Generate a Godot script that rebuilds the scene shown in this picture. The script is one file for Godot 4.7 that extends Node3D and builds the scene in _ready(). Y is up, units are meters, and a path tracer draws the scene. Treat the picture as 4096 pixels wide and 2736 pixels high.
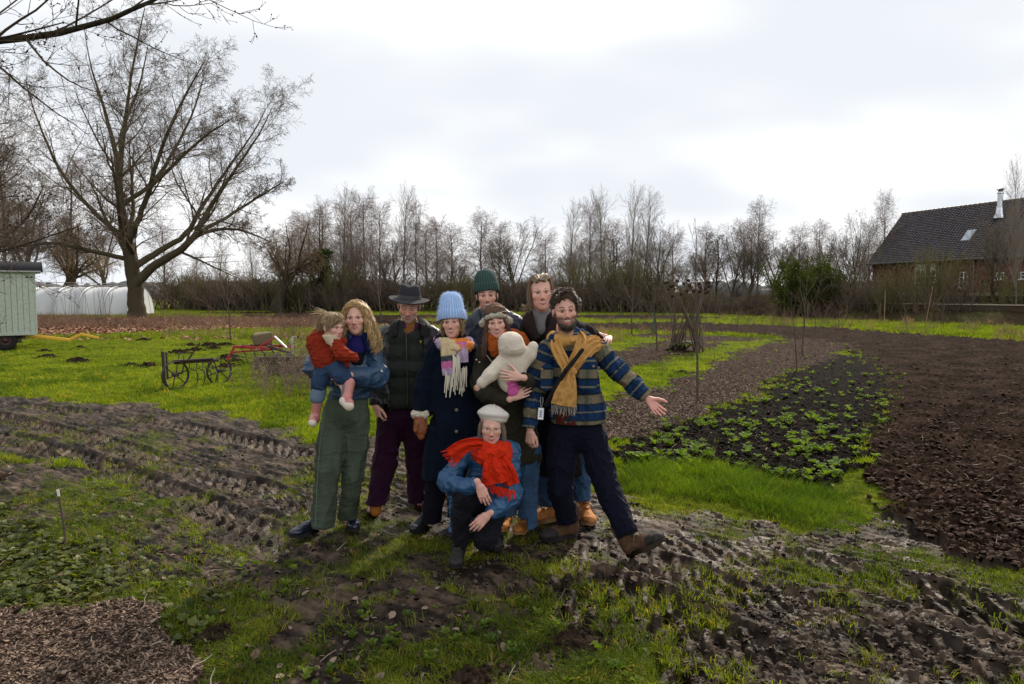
extends Node3D
# A group portrait on a muddy winter farm field. Units are metres, the camera looks along -z.

const H := 1.75
var mats := {}
var taken := {}
var nz := FastNoiseLite.new()      # soft, about 1 m
var nf := FastNoiseLite.new()      # fine
var nr := FastNoiseLite.new()      # ridged clods
var nc := FastNoiseLite.new()      # folds of cloth

# ---------------------------------------------------------------- helpers
class MB:
	var v := PackedVector3Array()
	var n := PackedVector3Array()
	var c := PackedColorArray()
	var ix := PackedInt32Array()
	func vert(p: Vector3, nn: Vector3, col: Color) -> int:
		v.append(p); n.append(nn); c.append(col)
		return v.size() - 1
	func tri(a: Vector3, b: Vector3, d: Vector3, col: Color) -> void:
		var nn := (d - a).cross(b - a).normalized()
		var s := v.size()
		v.append(a); v.append(b); v.append(d)
		for k in 3:
			n.append(nn); c.append(col); ix.append(s + k)
	func quad(a: Vector3, b: Vector3, d: Vector3, e: Vector3, col: Color) -> void:
		var nn := (d - a).cross(b - a).normalized()
		var s := v.size()
		v.append(a); v.append(b); v.append(d); v.append(e)
		for k in 4:
			n.append(nn); c.append(col)
		ix.append_array(PackedInt32Array([s, s + 1, s + 2, s, s + 2, s + 3]))
	# a tube through pts; rads per point; flat squashes it along its second axis
	func tube(pts: PackedVector3Array, rads: PackedFloat32Array, sides: int, col: Color, cap := false, flat := 1.0, up := Vector3.ZERO) -> void:
		var m := pts.size()
		if m < 2:
			return
		var d := (pts[1] - pts[0]).normalized()
		var a := up
		if a == Vector3.ZERO:
			a = Vector3.UP if absf(d.y) < 0.9 else Vector3.RIGHT
		var s0 := v.size()
		for k in m:
			if k > 0:
				d = (pts[mini(k + 1, m - 1)] - pts[k - 1]).normalized()
			var e := d.cross(a).normalized()
			a = e.cross(d).normalized()
			for q in sides:
				var t := TAU * q / sides
				var o := e * cos(t) + a * (sin(t) * flat)
				v.append(pts[k] + o * rads[k])
				n.append((e * cos(t) * flat + a * sin(t)).normalized())
				c.append(col)
		for k in m - 1:
			for q in sides:
				var i0 := s0 + k * sides + q
				var i1 := s0 + k * sides + (q + 1) % sides
				ix.append(i0); ix.append(i1); ix.append(i0 + sides)
				ix.append(i1); ix.append(i1 + sides); ix.append(i0 + sides)
		if cap:
			for w in 2:
				var kk := 0 if w == 0 else m - 1
				var cc := v.size()
				var dd := (pts[0] - pts[1]).normalized() if w == 0 else (pts[m - 1] - pts[m - 2]).normalized()
				for q in sides:
					v.append(v[s0 + kk * sides + q]); n.append(dd); c.append(col)
				for q in range(1, sides - 1):
					ix.append(cc); ix.append(cc + q + (1 - w)); ix.append(cc + q + w)
	func rod(a: Vector3, b: Vector3, ra: float, rb: float, sides: int, col: Color) -> void:
		tube(PackedVector3Array([a, b]), PackedFloat32Array([ra, rb]), sides, col, true)
	# a box with chamfered edges
	func box(at: Vector3, size: Vector3, col: Color, b := Basis.IDENTITY, ch := 0.0) -> void:
		var h := size * 0.5
		var cc := minf(ch, minf(h.x, minf(h.y, h.z)) * 0.6)
		for ax in 3:
			for sg in [-1.0, 1.0]:
				var u := (ax + 1) % 3
				var w := (ax + 2) % 3
				var ps := []
				for q in [[-1, -1], [1, -1], [1, 1], [-1, 1]]:
					var p := Vector3.ZERO
					p[ax] = h[ax] * sg
					p[u] = (h[u] - cc) * q[0]
					p[w] = (h[w] - cc) * q[1]
					ps.append(at + b * p)
				if sg > 0:
					quad(ps[3], ps[2], ps[1], ps[0], col)
				else:
					quad(ps[0], ps[1], ps[2], ps[3], col)
		if cc > 0.0:
			for ax in 3:
				var u := (ax + 1) % 3
				var w := (ax + 2) % 3
				for su in [-1.0, 1.0]:
					for sw in [-1.0, 1.0]:
						var ps := []
						for q in [[-1, 0], [1, 0], [1, 1], [-1, 1]]:
							var p := Vector3.ZERO
							p[ax] = (h[ax] - cc) * q[0]
							p[u] = (h[u] if q[1] == 0 else h[u] - cc) * su
							p[w] = (h[w] - cc if q[1] == 0 else h[w]) * sw
							ps.append(at + b * p)
						quad(ps[0], ps[1], ps[2], ps[3], col)
	# profile: [radius, height] pairs turned about y of xf, sx/sz squash
	func lathe(profile: Array, sides: int, xf: Transform3D, col: Color, sx := 1.0, sz := 1.0) -> void:
		var s0 := v.size()
		var m := profile.size()
		for k in m:
			var p0: Array = profile[maxi(k - 1, 0)]
			var p1: Array = profile[mini(k + 1, m - 1)]
			var dr: float = p1[0] - p0[0]
			var dh: float = p1[1] - p0[1]
			for q in sides:
				var t := TAU * q / sides
				v.append(xf * Vector3(cos(t) * profile[k][0] * sx, profile[k][1], sin(t) * profile[k][0] * sz))
				n.append((xf.basis * Vector3(cos(t) * dh / sx, -dr, sin(t) * dh / sz)).normalized())
				c.append(col)
		for k in m - 1:
			for q in sides:
				var i0 := s0 + k * sides + q
				var i1 := s0 + k * sides + (q + 1) % sides
				ix.append(i0); ix.append(i1); ix.append(i0 + sides)
				ix.append(i1); ix.append(i1 + sides); ix.append(i0 + sides)
	func ball(at: Vector3, r: Vector3, col: Color, segs := 10) -> void:
		var prof := []
		var hs := segs / 2
		for k in hs + 1:
			var t := PI * k / hs
			prof.append([maxf(sin(t), 0.001), -cos(t)])
		lathe(prof, segs, Transform3D(Basis.from_scale(r), at), col)
	func mesh() -> ArrayMesh:
		var am := ArrayMesh.new()
		if v.is_empty():
			return am
		var arr := []
		arr.resize(Mesh.ARRAY_MAX)
		arr[Mesh.ARRAY_VERTEX] = v
		arr[Mesh.ARRAY_NORMAL] = n
		arr[Mesh.ARRAY_COLOR] = c
		arr[Mesh.ARRAY_INDEX] = ix
		am.add_surface_from_arrays(Mesh.PRIMITIVE_TRIANGLES, arr)
		return am

func rng(s: int) -> RandomNumberGenerator:
	var r := RandomNumberGenerator.new()
	r.seed = s
	return r

func numbered(s: String) -> String:
	if not taken.has(s):
		taken[s] = 0
		return s
	taken[s] += 1
	return "%s_%03d" % [s, taken[s]]

# a material whose colour comes from the vertices (linear base colours)
func mat(rough := 0.8, metal := 0.0, extra := "") -> StandardMaterial3D:
	var key := "%.2f %.2f %s" % [rough, metal, extra]
	if mats.has(key):
		return mats[key]
	var m := StandardMaterial3D.new()
	m.vertex_color_use_as_albedo = true
	m.roughness = rough
	m.metallic = metal
	m.cull_mode = BaseMaterial3D.CULL_DISABLED
	if rough > 0.6 and metal < 0.1:
		m.metallic_specular = 0.22
	if extra.contains("soil"):
		m.metallic_specular = 0.06
	if extra.contains("mud"):
		m.metallic_specular = 0.26
	if extra.contains("leaf"):
		m.backlight_enabled = true
		m.backlight = Color(0.95, 1.0, 0.25)
		m.metallic_specular = 0.25
	# only thin dead leaves and straw let light through; soil, cloth, bark and stone do not
	if extra == "dead":
		m.backlight_enabled = true
		m.backlight = Color(0.45, 0.36, 0.3)
	if extra.contains("cloth"):
		m.rim_enabled = true
		m.rim = 0.04
		m.rim_tint = 0.6
	if extra.contains("weave"):
		grain(m, 60.0, 0.12, 0.25)
	if extra.contains("bark"):
		grain(m, 9.0, 1.2, 0.45)
	if extra.contains("soil"):
		grain(m, 2.2, 1.6, 0.5)
	if extra.contains("wool"):
		grain(m, 45.0, 0.3, 0.2)
	if extra.contains("skin"):
		m.subsurf_scatter_enabled = true
		m.subsurf_scatter_strength = 0.06
	if extra.contains("rust"):
		grain(m, 14.0, 0.25, 0.6)
	if extra.contains("paint"):
		grain(m, 3.0, 0.1, 0.16)
	if extra == "film":
		m.backlight_enabled = true
		m.backlight = Color(0.6, 0.62, 0.64)
	mats[key] = m
	return m

# a grain of colour and relief through world-space noise
func grain(m: StandardMaterial3D, scale: float, relief_cm: float, contrast: float) -> void:
	var kk := "g%.2f" % contrast
	if not mats.has(kk):
		var t := NoiseTexture2D.new()
		t.width = 512; t.height = 512; t.seamless = true
		var q := FastNoiseLite.new()
		q.seed = 11; q.frequency = 0.022; q.fractal_octaves = 5; q.fractal_gain = 0.62
		t.noise = q
		var gr := Gradient.new()
		gr.set_color(0, Color(1 - contrast, 1 - contrast, 1 - contrast))
		gr.set_color(1, Color(1, 1, 1))
		t.color_ramp = gr
		mats[kk] = t
	if not mats.has("relief"):
		var t2 := NoiseTexture2D.new()
		t2.width = 512; t2.height = 512; t2.seamless = true
		var q2 := FastNoiseLite.new()
		q2.seed = 5; q2.frequency = 0.03; q2.fractal_octaves = 5; q2.fractal_gain = 0.6
		t2.noise = q2
		mats["relief"] = t2
	m.albedo_texture = mats[kk]
	m.heightmap_enabled = true
	m.heightmap_texture = mats["relief"]
	m.heightmap_scale = relief_cm
	m.uv1_triplanar = true
	m.uv1_scale = Vector3.ONE * scale * 0.25

func put(parent: Node3D, called: String, mesh: Mesh, m: Material) -> MeshInstance3D:
	var o := MeshInstance3D.new()
	o.mesh = mesh
	o.material_override = m
	if parent == self:
		o.name = numbered(called)
		add_child(o)
	else:
		o.name = called
		parent.add_child(o, true)
	return o

func thing(called: String, label: String, category: String, at := Vector3.ZERO, group := "", turn := 0.0) -> Node3D:
	var o := Node3D.new()
	o.name = numbered(called)
	add_child(o)
	o.position = at
	o.rotation.y = turn
	tag(o, label, category, group)
	return o

func tag(o: Node, label: String, category: String, group := "", kind := "") -> void:
	o.set_meta("label", label)
	if category != "": o.set_meta("category", category)
	if group != "": o.set_meta("group", group)
	if kind != "": o.set_meta("kind", kind)

func copy(src: Node3D, called: String, at: Vector3, turn := 0.0, sc := Vector3.ONE) -> Node3D:
	var o: Node3D = src.duplicate()
	o.name = numbered(called)
	add_child(o)
	o.position = at
	o.rotation.y = turn
	o.scale = sc
	return o

func scatter(called: String, mesh: Mesh, m: Material, xfs: Array, cols: Array, label: String, category: String) -> void:
	if xfs.is_empty():
		return
	var mm := MultiMesh.new()
	mm.transform_format = MultiMesh.TRANSFORM_3D
	mm.use_colors = true
	mm.mesh = mesh
	mm.instance_count = xfs.size()
	for k in xfs.size():
		mm.set_instance_transform(k, xfs[k])
		mm.set_instance_color(k, cols[k % cols.size()])
	var o := MultiMeshInstance3D.new()
	o.multimesh = mm
	o.material_override = m
	o.name = numbered(called)
	add_child(o)
	tag(o, label, category, "", "stuff")

# run jobs on all cores: each job is a Callable that returns its result
func run_jobs(jobs: Array) -> Array:
	var res := []
	res.resize(jobs.size())
	var lock := Mutex.new()
	var work := func(i: int) -> void:
		var r = jobs[i].call()
		lock.lock()
		res[i] = r
		lock.unlock()
	var id := WorkerThreadPool.add_group_task(work, jobs.size(), -1, true)
	WorkerThreadPool.wait_for_group_task_completion(id)
	return res

# ---------------------------------------------------------------- ground
# zones: 0 lawn, 1 muddy track, 2 ploughed soil, 3 wood chips, 4 vegetable bed, 5 leaf litter, 6 long grass, 7 ivy, 8 thin turf
var zone_polys := [
	[5, [-41.34, 33.57, -20.04, 29.35, -17.46, 32.03, -15.01, 35.71, -9.58, 37.13, -4.63, 42.79, -10.93, 49.6, -19.45, 54.41, -28.6, 54.41, -87.14, 70.88]], # litter
	[8, [-7.65, 7.23, -5.43, 7.33, -4.27, 6.87, -3.19, 5.9, -2.53, 5.22, -2.14, 4.84, -1.68, 4.59, -1.17, 4.44, -0.46, 4.16, 0.1, 3.86, 0.21, 3.5, 0.53, 3.06, 0.85, 2.81, 1.18, 2.48, -2.71, 2.48]], # fore
	[1, [-13.55, 13.73, -9, 12.21, -7.52, 11.7, -5.69, 11, -4.19, 10.19, -3.03, 9.02, -2.24, 8.21, -1.48, 8.59, -0.35, 7.64, 0.3, 6.24, 0.88, 6.1, 1.18, 5.71, 1.63, 5.37, 2.29, 5.09, 2.74, 5.22, 3.16, 5.48, 3.14, 4.8, 3.2, 4.26, 3.91, 3.53, 2.82, 2.51, 1.19, 2.51, 0.87, 2.81, 0.55, 3.07, 0.22, 3.53, 0.12, 3.89, -0.47, 4.2, -1.18, 4.48, -1.69, 4.63, -2.16, 4.89, -2.52, 5.27, -3.19, 5.96, -4.28, 6.96, -5.51, 7.43, -8.27, 8.33]], # mud
	[2, [4.18, 42.79, 11.74, 44.14, 16.83, 37.13, 18.93, 25.82, 20.84, 18.23, 3.99, 3.39, 3.46, 3.78, 3.15, 4.2, 2.98, 4.55, 3.08, 5.12, 3.14, 5.71, 3.48, 6.78, 4.51, 8.59, 6.22, 11.22, 7.89, 14.44, 10.36, 20.66, 11.44, 27.07, 10.29, 31.32, 6.84, 33.57, 3.28, 33.57]], # plough
	[2, [-22, 61.56, -10.49, 61.56, 6, 61.56, 14.2, 58.98, 16.18, 53.38, 11.74, 48.74, 5.02, 51.42, -5.77, 53.38, -15.46, 52.38, -23.29, 55.48]], # plough2
	[2, [-33.27, 70.88, -22.02, 74.65, -4.93, 45.58, 0.71, 42.79, 0.66, 39.76, -6.88, 40.33, -20.46, 61.56]], # plough3
	[3, [1.03, 9.82, 1.81, 11.7, 3.33, 13.73, 7.29, 22.14, 11.55, 28.16, 12.13, 24.68, 8.29, 18.23, 6.05, 15.66, 4.02, 11.7, 2.68, 10, 1.8, 8.73, 1.16, 8.09, 0.8, 8.09]], # chip1
	[3, [0.75, 15.66, 2.31, 16.31, 3.68, 17.99, 7.15, 24.25, 8.29, 28.45, 6.32, 27.61, 2.93, 20.66, 0.87, 18.23]], # chip2
	[3, [-3.84, 3.58, -2.75, 3.65, -2.55, 3.78, -2.28, 3.89, -1.89, 3.67, -1.62, 3.39, -1.34, 3.07, -1.05, 2.64, -2.87, 2.64]], # chip3
	[3, [4.87, 31.67, 9.55, 29.04, 9.92, 27.07, 7.76, 26.06, 4.52, 29.35]], # chip4
	[4, [1.04, 7.43, 1.64, 8.46, 2.62, 9.75, 3.97, 11.36, 5.92, 15.07, 9.11, 19.78, 10.13, 20.21, 7.76, 14.29, 6.31, 11.45, 4.45, 8.59, 3.53, 7.05, 2.84, 6.27, 2.62, 6.62, 2.27, 7.08, 1.76, 7.19, 1.22, 6.96]], # bed
	[6, [0.88, 6.54, 1.13, 6.96, 1.56, 7.12, 2.11, 7.01, 2.56, 6.46, 2.81, 6.1, 2.85, 5.54, 2.66, 5.22, 2.34, 5.22, 1.89, 5.65, 1.25, 6.03, 0.96, 6.17]], # tall
	[7, [-6.47, 6.1, -4.17, 5.59, -3.56, 5.27, -3.06, 4.93, -2.63, 4.4, -2.41, 3.89, -2.6, 3.78, -2.77, 3.67, -3.89, 3.62]], # ivy
]
var ruts := [
	[0.42, [-10.39, 11.22, -7.38, 10, -5.19, 8.46, -3.45, 7.05, -2.22, 6.1, -1.28, 5.37, -0.53, 4.8, 0.02, 4.2]],
	[0.42, [-8.65, 9.32, -6.36, 8.59, -4.45, 7.23, -2.93, 5.96, -2.02, 5.17, -1.4, 4.63]],
	[0.38, [-11.3, 12.21, -8.28, 11.22, -5.92, 10.19, -4.11, 9.02, -2.6, 7.86, -1.37, 6.7]],
	[0.46, [0.02, 4.2, 0.31, 3.83, 0.56, 3.53, 0.79, 3.19, 0.96, 2.81]],
	[0.46, [0.49, 4.89, 1.14, 4.2, 1.64, 3.78, 2, 3.35, 2.25, 2.97]],
	[0.46, [1.03, 4.98, 1.79, 4.48, 2.28, 4.07, 2.73, 3.62, 3.03, 3.07]],
	[0.4, [0.22, 4.48, 0.7, 3.95, 1.15, 3.39, 1.47, 2.94]],
]

const ZW := 640
const ZH := 480
var zmap := PackedByteArray()

func build_zones() -> void:
	var polys := []
	for zp in zone_polys:
		var pg := PackedVector2Array()
		var f: Array = zp[1]
		for k in range(0, f.size(), 2):
			pg.append(Vector2(f[k] / f[k + 1], 1.0 / f[k + 1]))
		polys.append(pg)
	zmap.resize(ZW * ZH)
	for j in ZH:
		var q := lerpf(0.008, 0.42, (j + 0.5) / ZH)
		for i in ZW:
			var p := Vector2(lerpf(-1.1, 1.1, (i + 0.5) / ZW), q)
			var z := 0
			for k in polys.size():
				if Geometry2D.is_point_in_polygon(p, polys[k]):
					z = zone_polys[k][0]
			zmap[j * ZW + i] = z

func zone(x: float, d: float) -> int:
	if d > 110.0 or d < 1.0:
		return 0
	var wob := minf(d * 0.024, 0.5) + 0.1
	var xx := x + (nz.get_noise_2d(x * 2.2, d * 2.2) + 0.9 * nf.get_noise_2d(x, d)) * wob
	var dd := d + (nz.get_noise_2d(x * 2.2 + 90.0, d * 2.2) + 0.9 * nf.get_noise_2d(x + 50.0, d)) * wob
	var i := int((xx / dd + 1.1) / 2.2 * ZW)
	var j := int((1.0 / dd - 0.008) / 0.412 * ZH)
	return zmap[clampi(j, 0, ZH - 1) * ZW + clampi(i, 0, ZW - 1)]

# how much grass stands on a spot, 0..1
func turf(x: float, d: float, z: int) -> float:
	var a := 0.75 * nz.get_noise_2d(x * 2.0 + 30.0, d * 2.0) + 0.5 * nz.get_noise_2d(x * 7.0, d * 7.0 + 20.0) + 0.35 * nf.get_noise_2d(x * 2.0, d * 2.0)
	if z == 0:
		return clampf(0.95 + 0.5 * a, 0.0, 1.0) if d > 9.0 else clampf(0.8 + 0.8 * a, 0.0, 1.0)
	if z == 1:
		return clampf(0.05 + a * 1.45, 0.0, 0.85)
	if z == 8:
		return clampf(0.36 + a * 1.7, 0.0, 1.0)
	if z == 6:
		return 1.0
	if z == 5:
		return clampf(0.12 + 0.6 * a, 0.0, 0.6)
	if z == 3 or z == 4:
		return clampf((a - 0.36) * 2.0, 0.0, 0.7)
	if z == 2:
		return clampf((a - 0.52) * 1.6, 0.0, 0.4)
	return 0.3

var rut_lines := []
func rut(x: float, d: float) -> Vector2:
	# depth of the wheel ruts with the bars that the tyres pressed, and how far inside a rut the spot lies
	var h := 0.0
	var most := 0.0
	for r in rut_lines:
		var pts: PackedVector2Array = r[1]
		var along := 0.0
		var bd := 9.0
		var ba := 0.0
		var bs := 0.0
		for k in pts.size() - 1:
			var e := pts[k + 1] - pts[k]
			var l := e.length()
			var u := e / l
			var w := Vector2(x - pts[k].x, d - pts[k].y)
			var t := clampf(w.dot(u), 0.0, l)
			var dist := (w - u * t).length()
			if dist < bd:
				bd = dist
				ba = along + t
				bs = signf(u.cross(w))
			along += l
		var hw: float = r[0] * 0.5
		if bd < hw * 1.8:
			var worn := clampf(0.55 + 1.3 * nz.get_noise_2d(x * 1.3 + 7.0, d * 1.3), 0.0, 1.0)
			var inside := smoothstep(hw * 1.15, hw * 0.75, bd)
			var lip := exp(-pow((bd - hw * 1.15) / (hw * 0.2), 2.0))
			h += (-0.03 * inside + 0.028 * lip) * (0.35 + 0.65 * worn)
			var ph := fposmod((ba + bs * bd * 0.8 + 0.03 * nz.get_noise_2d(x * 4.0, d * 4.0)) / 0.17 + (0.5 if bs > 0.0 else 0.0), 1.0)
			var s := (smoothstep(0.0, 0.12, ph) - smoothstep(0.38, 0.5, ph)) * 2.0 - 0.8
			most = maxf(most, inside * worn)
			h += inside * clampf(worn * 1.4, 0.0, 1.0) * 0.032 * clampf(s + 0.12 * nf.get_noise_2d(x * 2.0, d * 2.0), -1.0, 1.2)
	return Vector2(h, most)

func ground_h(x: float, d: float, z: int) -> float:
	var fade := clampf(14.0 / d, 0.0, 1.0)
	var h := 0.03 * nz.get_noise_2d(x * 0.8, d * 0.8)
	if z == 1 or z == 8:
		var k := 1.0 if z == 1 else 0.7
		# near the group the ground is trodden flat
		var tread := clampf(Vector2((x + 0.2) / 1.9, (d - 4.95) / 0.75).length() - 0.35, 0.3, 1.0)
		if z == 1:
			var ru := rut(x, d)
			h += ru.x * tread
			k = 1.0 - 0.75 * ru.y
		var e := nf.get_noise_2d(x * 1.3, d * 1.3)
		# ridges drawn out along the way the wheels went
		var u := x * 0.77 - d * 0.64
		var v := x * 0.64 + d * 0.77
		var lum := nr.get_noise_2d(u * 0.3 + 0.08 * e, v * 2.2 + 0.08 * e)
		h += k * tread * (0.032 * lum + 0.006 * e + 0.014 * nf.get_noise_2d(u * 1.6, v * 5.0) + 0.015 * nf.get_noise_2d(x * 6.0, d * 8.0)) - 0.01
	elif z == 2:
		h += 0.03 + fade * (0.035 * nf.get_noise_2d(x * 1.8, d * 1.8) + 0.045 * nr.get_noise_2d(x * 2.2, d * 2.2) + 0.024 * nf.get_noise_2d(x * 6.0, d * 6.0)) + (1.0 - fade) * 0.14 * nr.get_noise_2d(x * 0.5, d * 0.5)
	elif z == 4:
		h += 0.03 + 0.03 * nf.get_noise_2d(x * 2.0, d * 2.0) + 0.04 * nr.get_noise_2d(x * 2.6, d * 2.6) + 0.015 * nf.get_noise_2d(x * 8.0, d * 8.0)
	elif z == 3:
		h += 0.04 + 0.02 * nf.get_noise_2d(x * 4.0, d * 4.0)
	elif z == 0:
		h += fade * (0.014 * nf.get_noise_2d(x * 2.5, d * 2.5) + 0.006 * nf.get_noise_2d(x * 8.0, d * 8.0))
	else:
		h += 0.012 * nf.get_noise_2d(x * 2.5, d * 2.5)
	return h

func gh(x: float, z: float) -> float:
	return ground_h(x, -z, zone(x, -z))

func ground_col(x: float, d: float, z: int, h: float) -> Color:
	var a := nz.get_noise_2d(x * 3.0, d * 3.0)
	var b := nf.get_noise_2d(x * 4.0, d * 4.0)
	var g := turf(x, d, z)
	var soil := Color(0.02, 0.0138, 0.01).lerp(Color(0.152, 0.104, 0.072), clampf(0.34 + 0.5 * a + 0.6 * b + 0.9 * nf.get_noise_2d((x * 0.77 - d * 0.64) * 0.8, (x * 0.64 + d * 0.77) * 3.0), 0.0, 1.0))
	var green := Color(0.11, 0.16, 0.012).lerp(Color(0.2, 0.23, 0.02), clampf(0.5 + 0.9 * a, 0.0, 1.0))
	match z:
		0:
			return soil.lerp(green, clampf(g * 1.4 - 0.15, 0.0, 1.0))
		1, 8:
			return soil.lerp(green * (0.7 if z == 1 else 0.85), clampf(g * 0.9 - 0.3, 0.0, 0.5 if z == 1 else 0.65))
		2:
			return Color(0.016, 0.0095, 0.007).lerp(Color(0.06, 0.037, 0.027), clampf(0.4 + a + 0.6 * b, 0.0, 1.0))
		4:
			return Color(0.008, 0.0065, 0.006).lerp(Color(0.022, 0.017, 0.014), clampf(0.35 + 0.8 * b, 0.0, 1.0))
		3:
			return Color(0.035, 0.024, 0.019).lerp(Color(0.10, 0.07, 0.056), clampf(0.5 + b, 0.0, 1.0))
		5:
			return Color(0.085, 0.045, 0.03).lerp(Color(0.12, 0.075, 0.05), clampf(0.5 + b, 0.0, 1.0)).lerp(green, g * 0.5)
		6:
			return Color(0.06, 0.10, 0.015)
	return Color(0.045, 0.05, 0.02)

func build_ground() -> void:
	build_zones()
	for r in ruts:
		var pts := PackedVector2Array()
		var f: Array = r[1]
		for k in range(0, f.size(), 2):
			pts.append(Vector2(f[k], f[k + 1]))
		rut_lines.append([r[0], pts])
	var ds := PackedFloat32Array()
	for k in 50:
		ds.append(lerpf(1.6, 3.1, k / 50.0))
	var NR := 560
	for k in NR:
		ds.append(1225.0 / lerpf(395.0, 13.0, k / float(NR)))
	for q in [100.0, 125.0, 160.0, 220.0, 320.0, 500.0, 900.0]:
		ds.append(q)
	var ss := PackedFloat32Array([-8.0, -4.0, -2.4, -1.7, -1.35, -1.15, -1.02, -0.95, -0.9])
	var NC := 660
	for k in NC + 1:
		ss.append(lerpf(-0.86, 0.86, k / float(NC)))
	ss.append_array(PackedFloat32Array([0.9, 0.95, 1.02, 1.15, 1.35, 1.7, 2.4, 4.0, 8.0]))
	var nc_ := ss.size()
	var nr_ := ds.size()
	var jobs := []
	for j in nr_:
		jobs.append(ground_row.bind(ds[j], ss))
	var rows := run_jobs(jobs)
	# each zone is a sheet of its own; sheets share their border vertices
	var names := {0: "lawn", 1: "muddy_track", 2: "ploughed_field", 3: "wood_chip_bed", 4: "vegetable_bed", 9: "wet_mud"}
	var rough := {0: 0.9, 1: 0.72, 2: 0.85, 3: 0.85, 4: 0.8, 9: 0.55}
	var of := {0: 0, 1: 1, 2: 2, 3: 3, 4: 4, 5: 0, 6: 0, 7: 0, 8: 1, 9: 9}
	var built := {}
	var maps := {}
	for k in names:
		built[k] = MB.new()
		var mp := PackedInt32Array()
		mp.resize(nc_ * nr_)
		mp.fill(-1)
		maps[k] = mp
	for k in names:
		var mb: MB = built[k]
		var mp: PackedInt32Array = maps[k]
		for j in nr_ - 1:
			var r0: Array = rows[j]
			var zz: PackedByteArray = r0[2]
			for i in nc_ - 1:
				if of[zz[i]] != k:
					continue
				var id := PackedInt32Array([0, 0, 0, 0])
				for q in 4:
					var jj := j + (q >> 1)
					var ii := i + (q & 1)
					var at := jj * nc_ + ii
					var w := mp[at]
					if w < 0:
						var rr: Array = rows[jj]
						var rv: PackedVector3Array = rr[0]
						# normal from the neighbours
						var l: Vector3 = rv[maxi(ii - 1, 0)]
						var r: Vector3 = rv[mini(ii + 1, nc_ - 1)]
						var ua: PackedVector3Array = rows[maxi(jj - 1, 0)][0]
						var ub: PackedVector3Array = rows[mini(jj + 1, nr_ - 1)][0]
						var nn := (r - l).cross(ub[ii] - ua[ii]).normalized()
						w = mb.vert(rv[ii], nn, rr[1][ii])
						mp[at] = w
					id[q] = w
				mb.ix.append_array(PackedInt32Array([id[0], id[2], id[1], id[1], id[2], id[3]]))
	for k in names:
		var o := put(self, names[k], built[k].mesh(), mat(rough[k], 0.0, ("soil mud" if k in [1, 9] else "soil") + str(k)))
		tag(o, {0: "green lawn and far field with patches of soil", 1: "wet brown track pressed with tyre bars and grass", 2: "dark brown ploughed soil in curving strip", 3: "beds of pale shredded wood chips", 4: "black soil bed with leafy seedlings", 9: "shiny patches of wet mud in the track"}[k], "", "", "structure")
	var under := MB.new()
	under.quad(Vector3(-1500, -0.3, -1500), Vector3(1500, -0.3, -1500), Vector3(1500, -0.3, 600), Vector3(-1500, -0.3, 600), Color(0.06, 0.07, 0.03))
	tag(put(self, "ground", under.mesh(), mat(0.9)), "flat farmland reaching to the horizon", "", "", "structure")

func ground_row(d: float, ss: PackedFloat32Array) -> Array:
	var v := PackedVector3Array()
	var c := PackedColorArray()
	var zs := PackedByteArray()
	for s in ss:
		var x := s * d
		var z := zone(x, d)
		var h := ground_h(x, d, z)
		v.append(Vector3(x, h, -d))
		c.append(ground_col(x, d, z, h))
		if z == 1 and turf(x, d, z) < 0.3 and nz.get_noise_2d(x * 5.0 + 60.0, d * 8.0) + 0.5 * nf.get_noise_2d(x * 3.0, d * 4.0) > 0.2:
			z = 9
		zs.append(z)
	return [v, c, zs]

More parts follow.
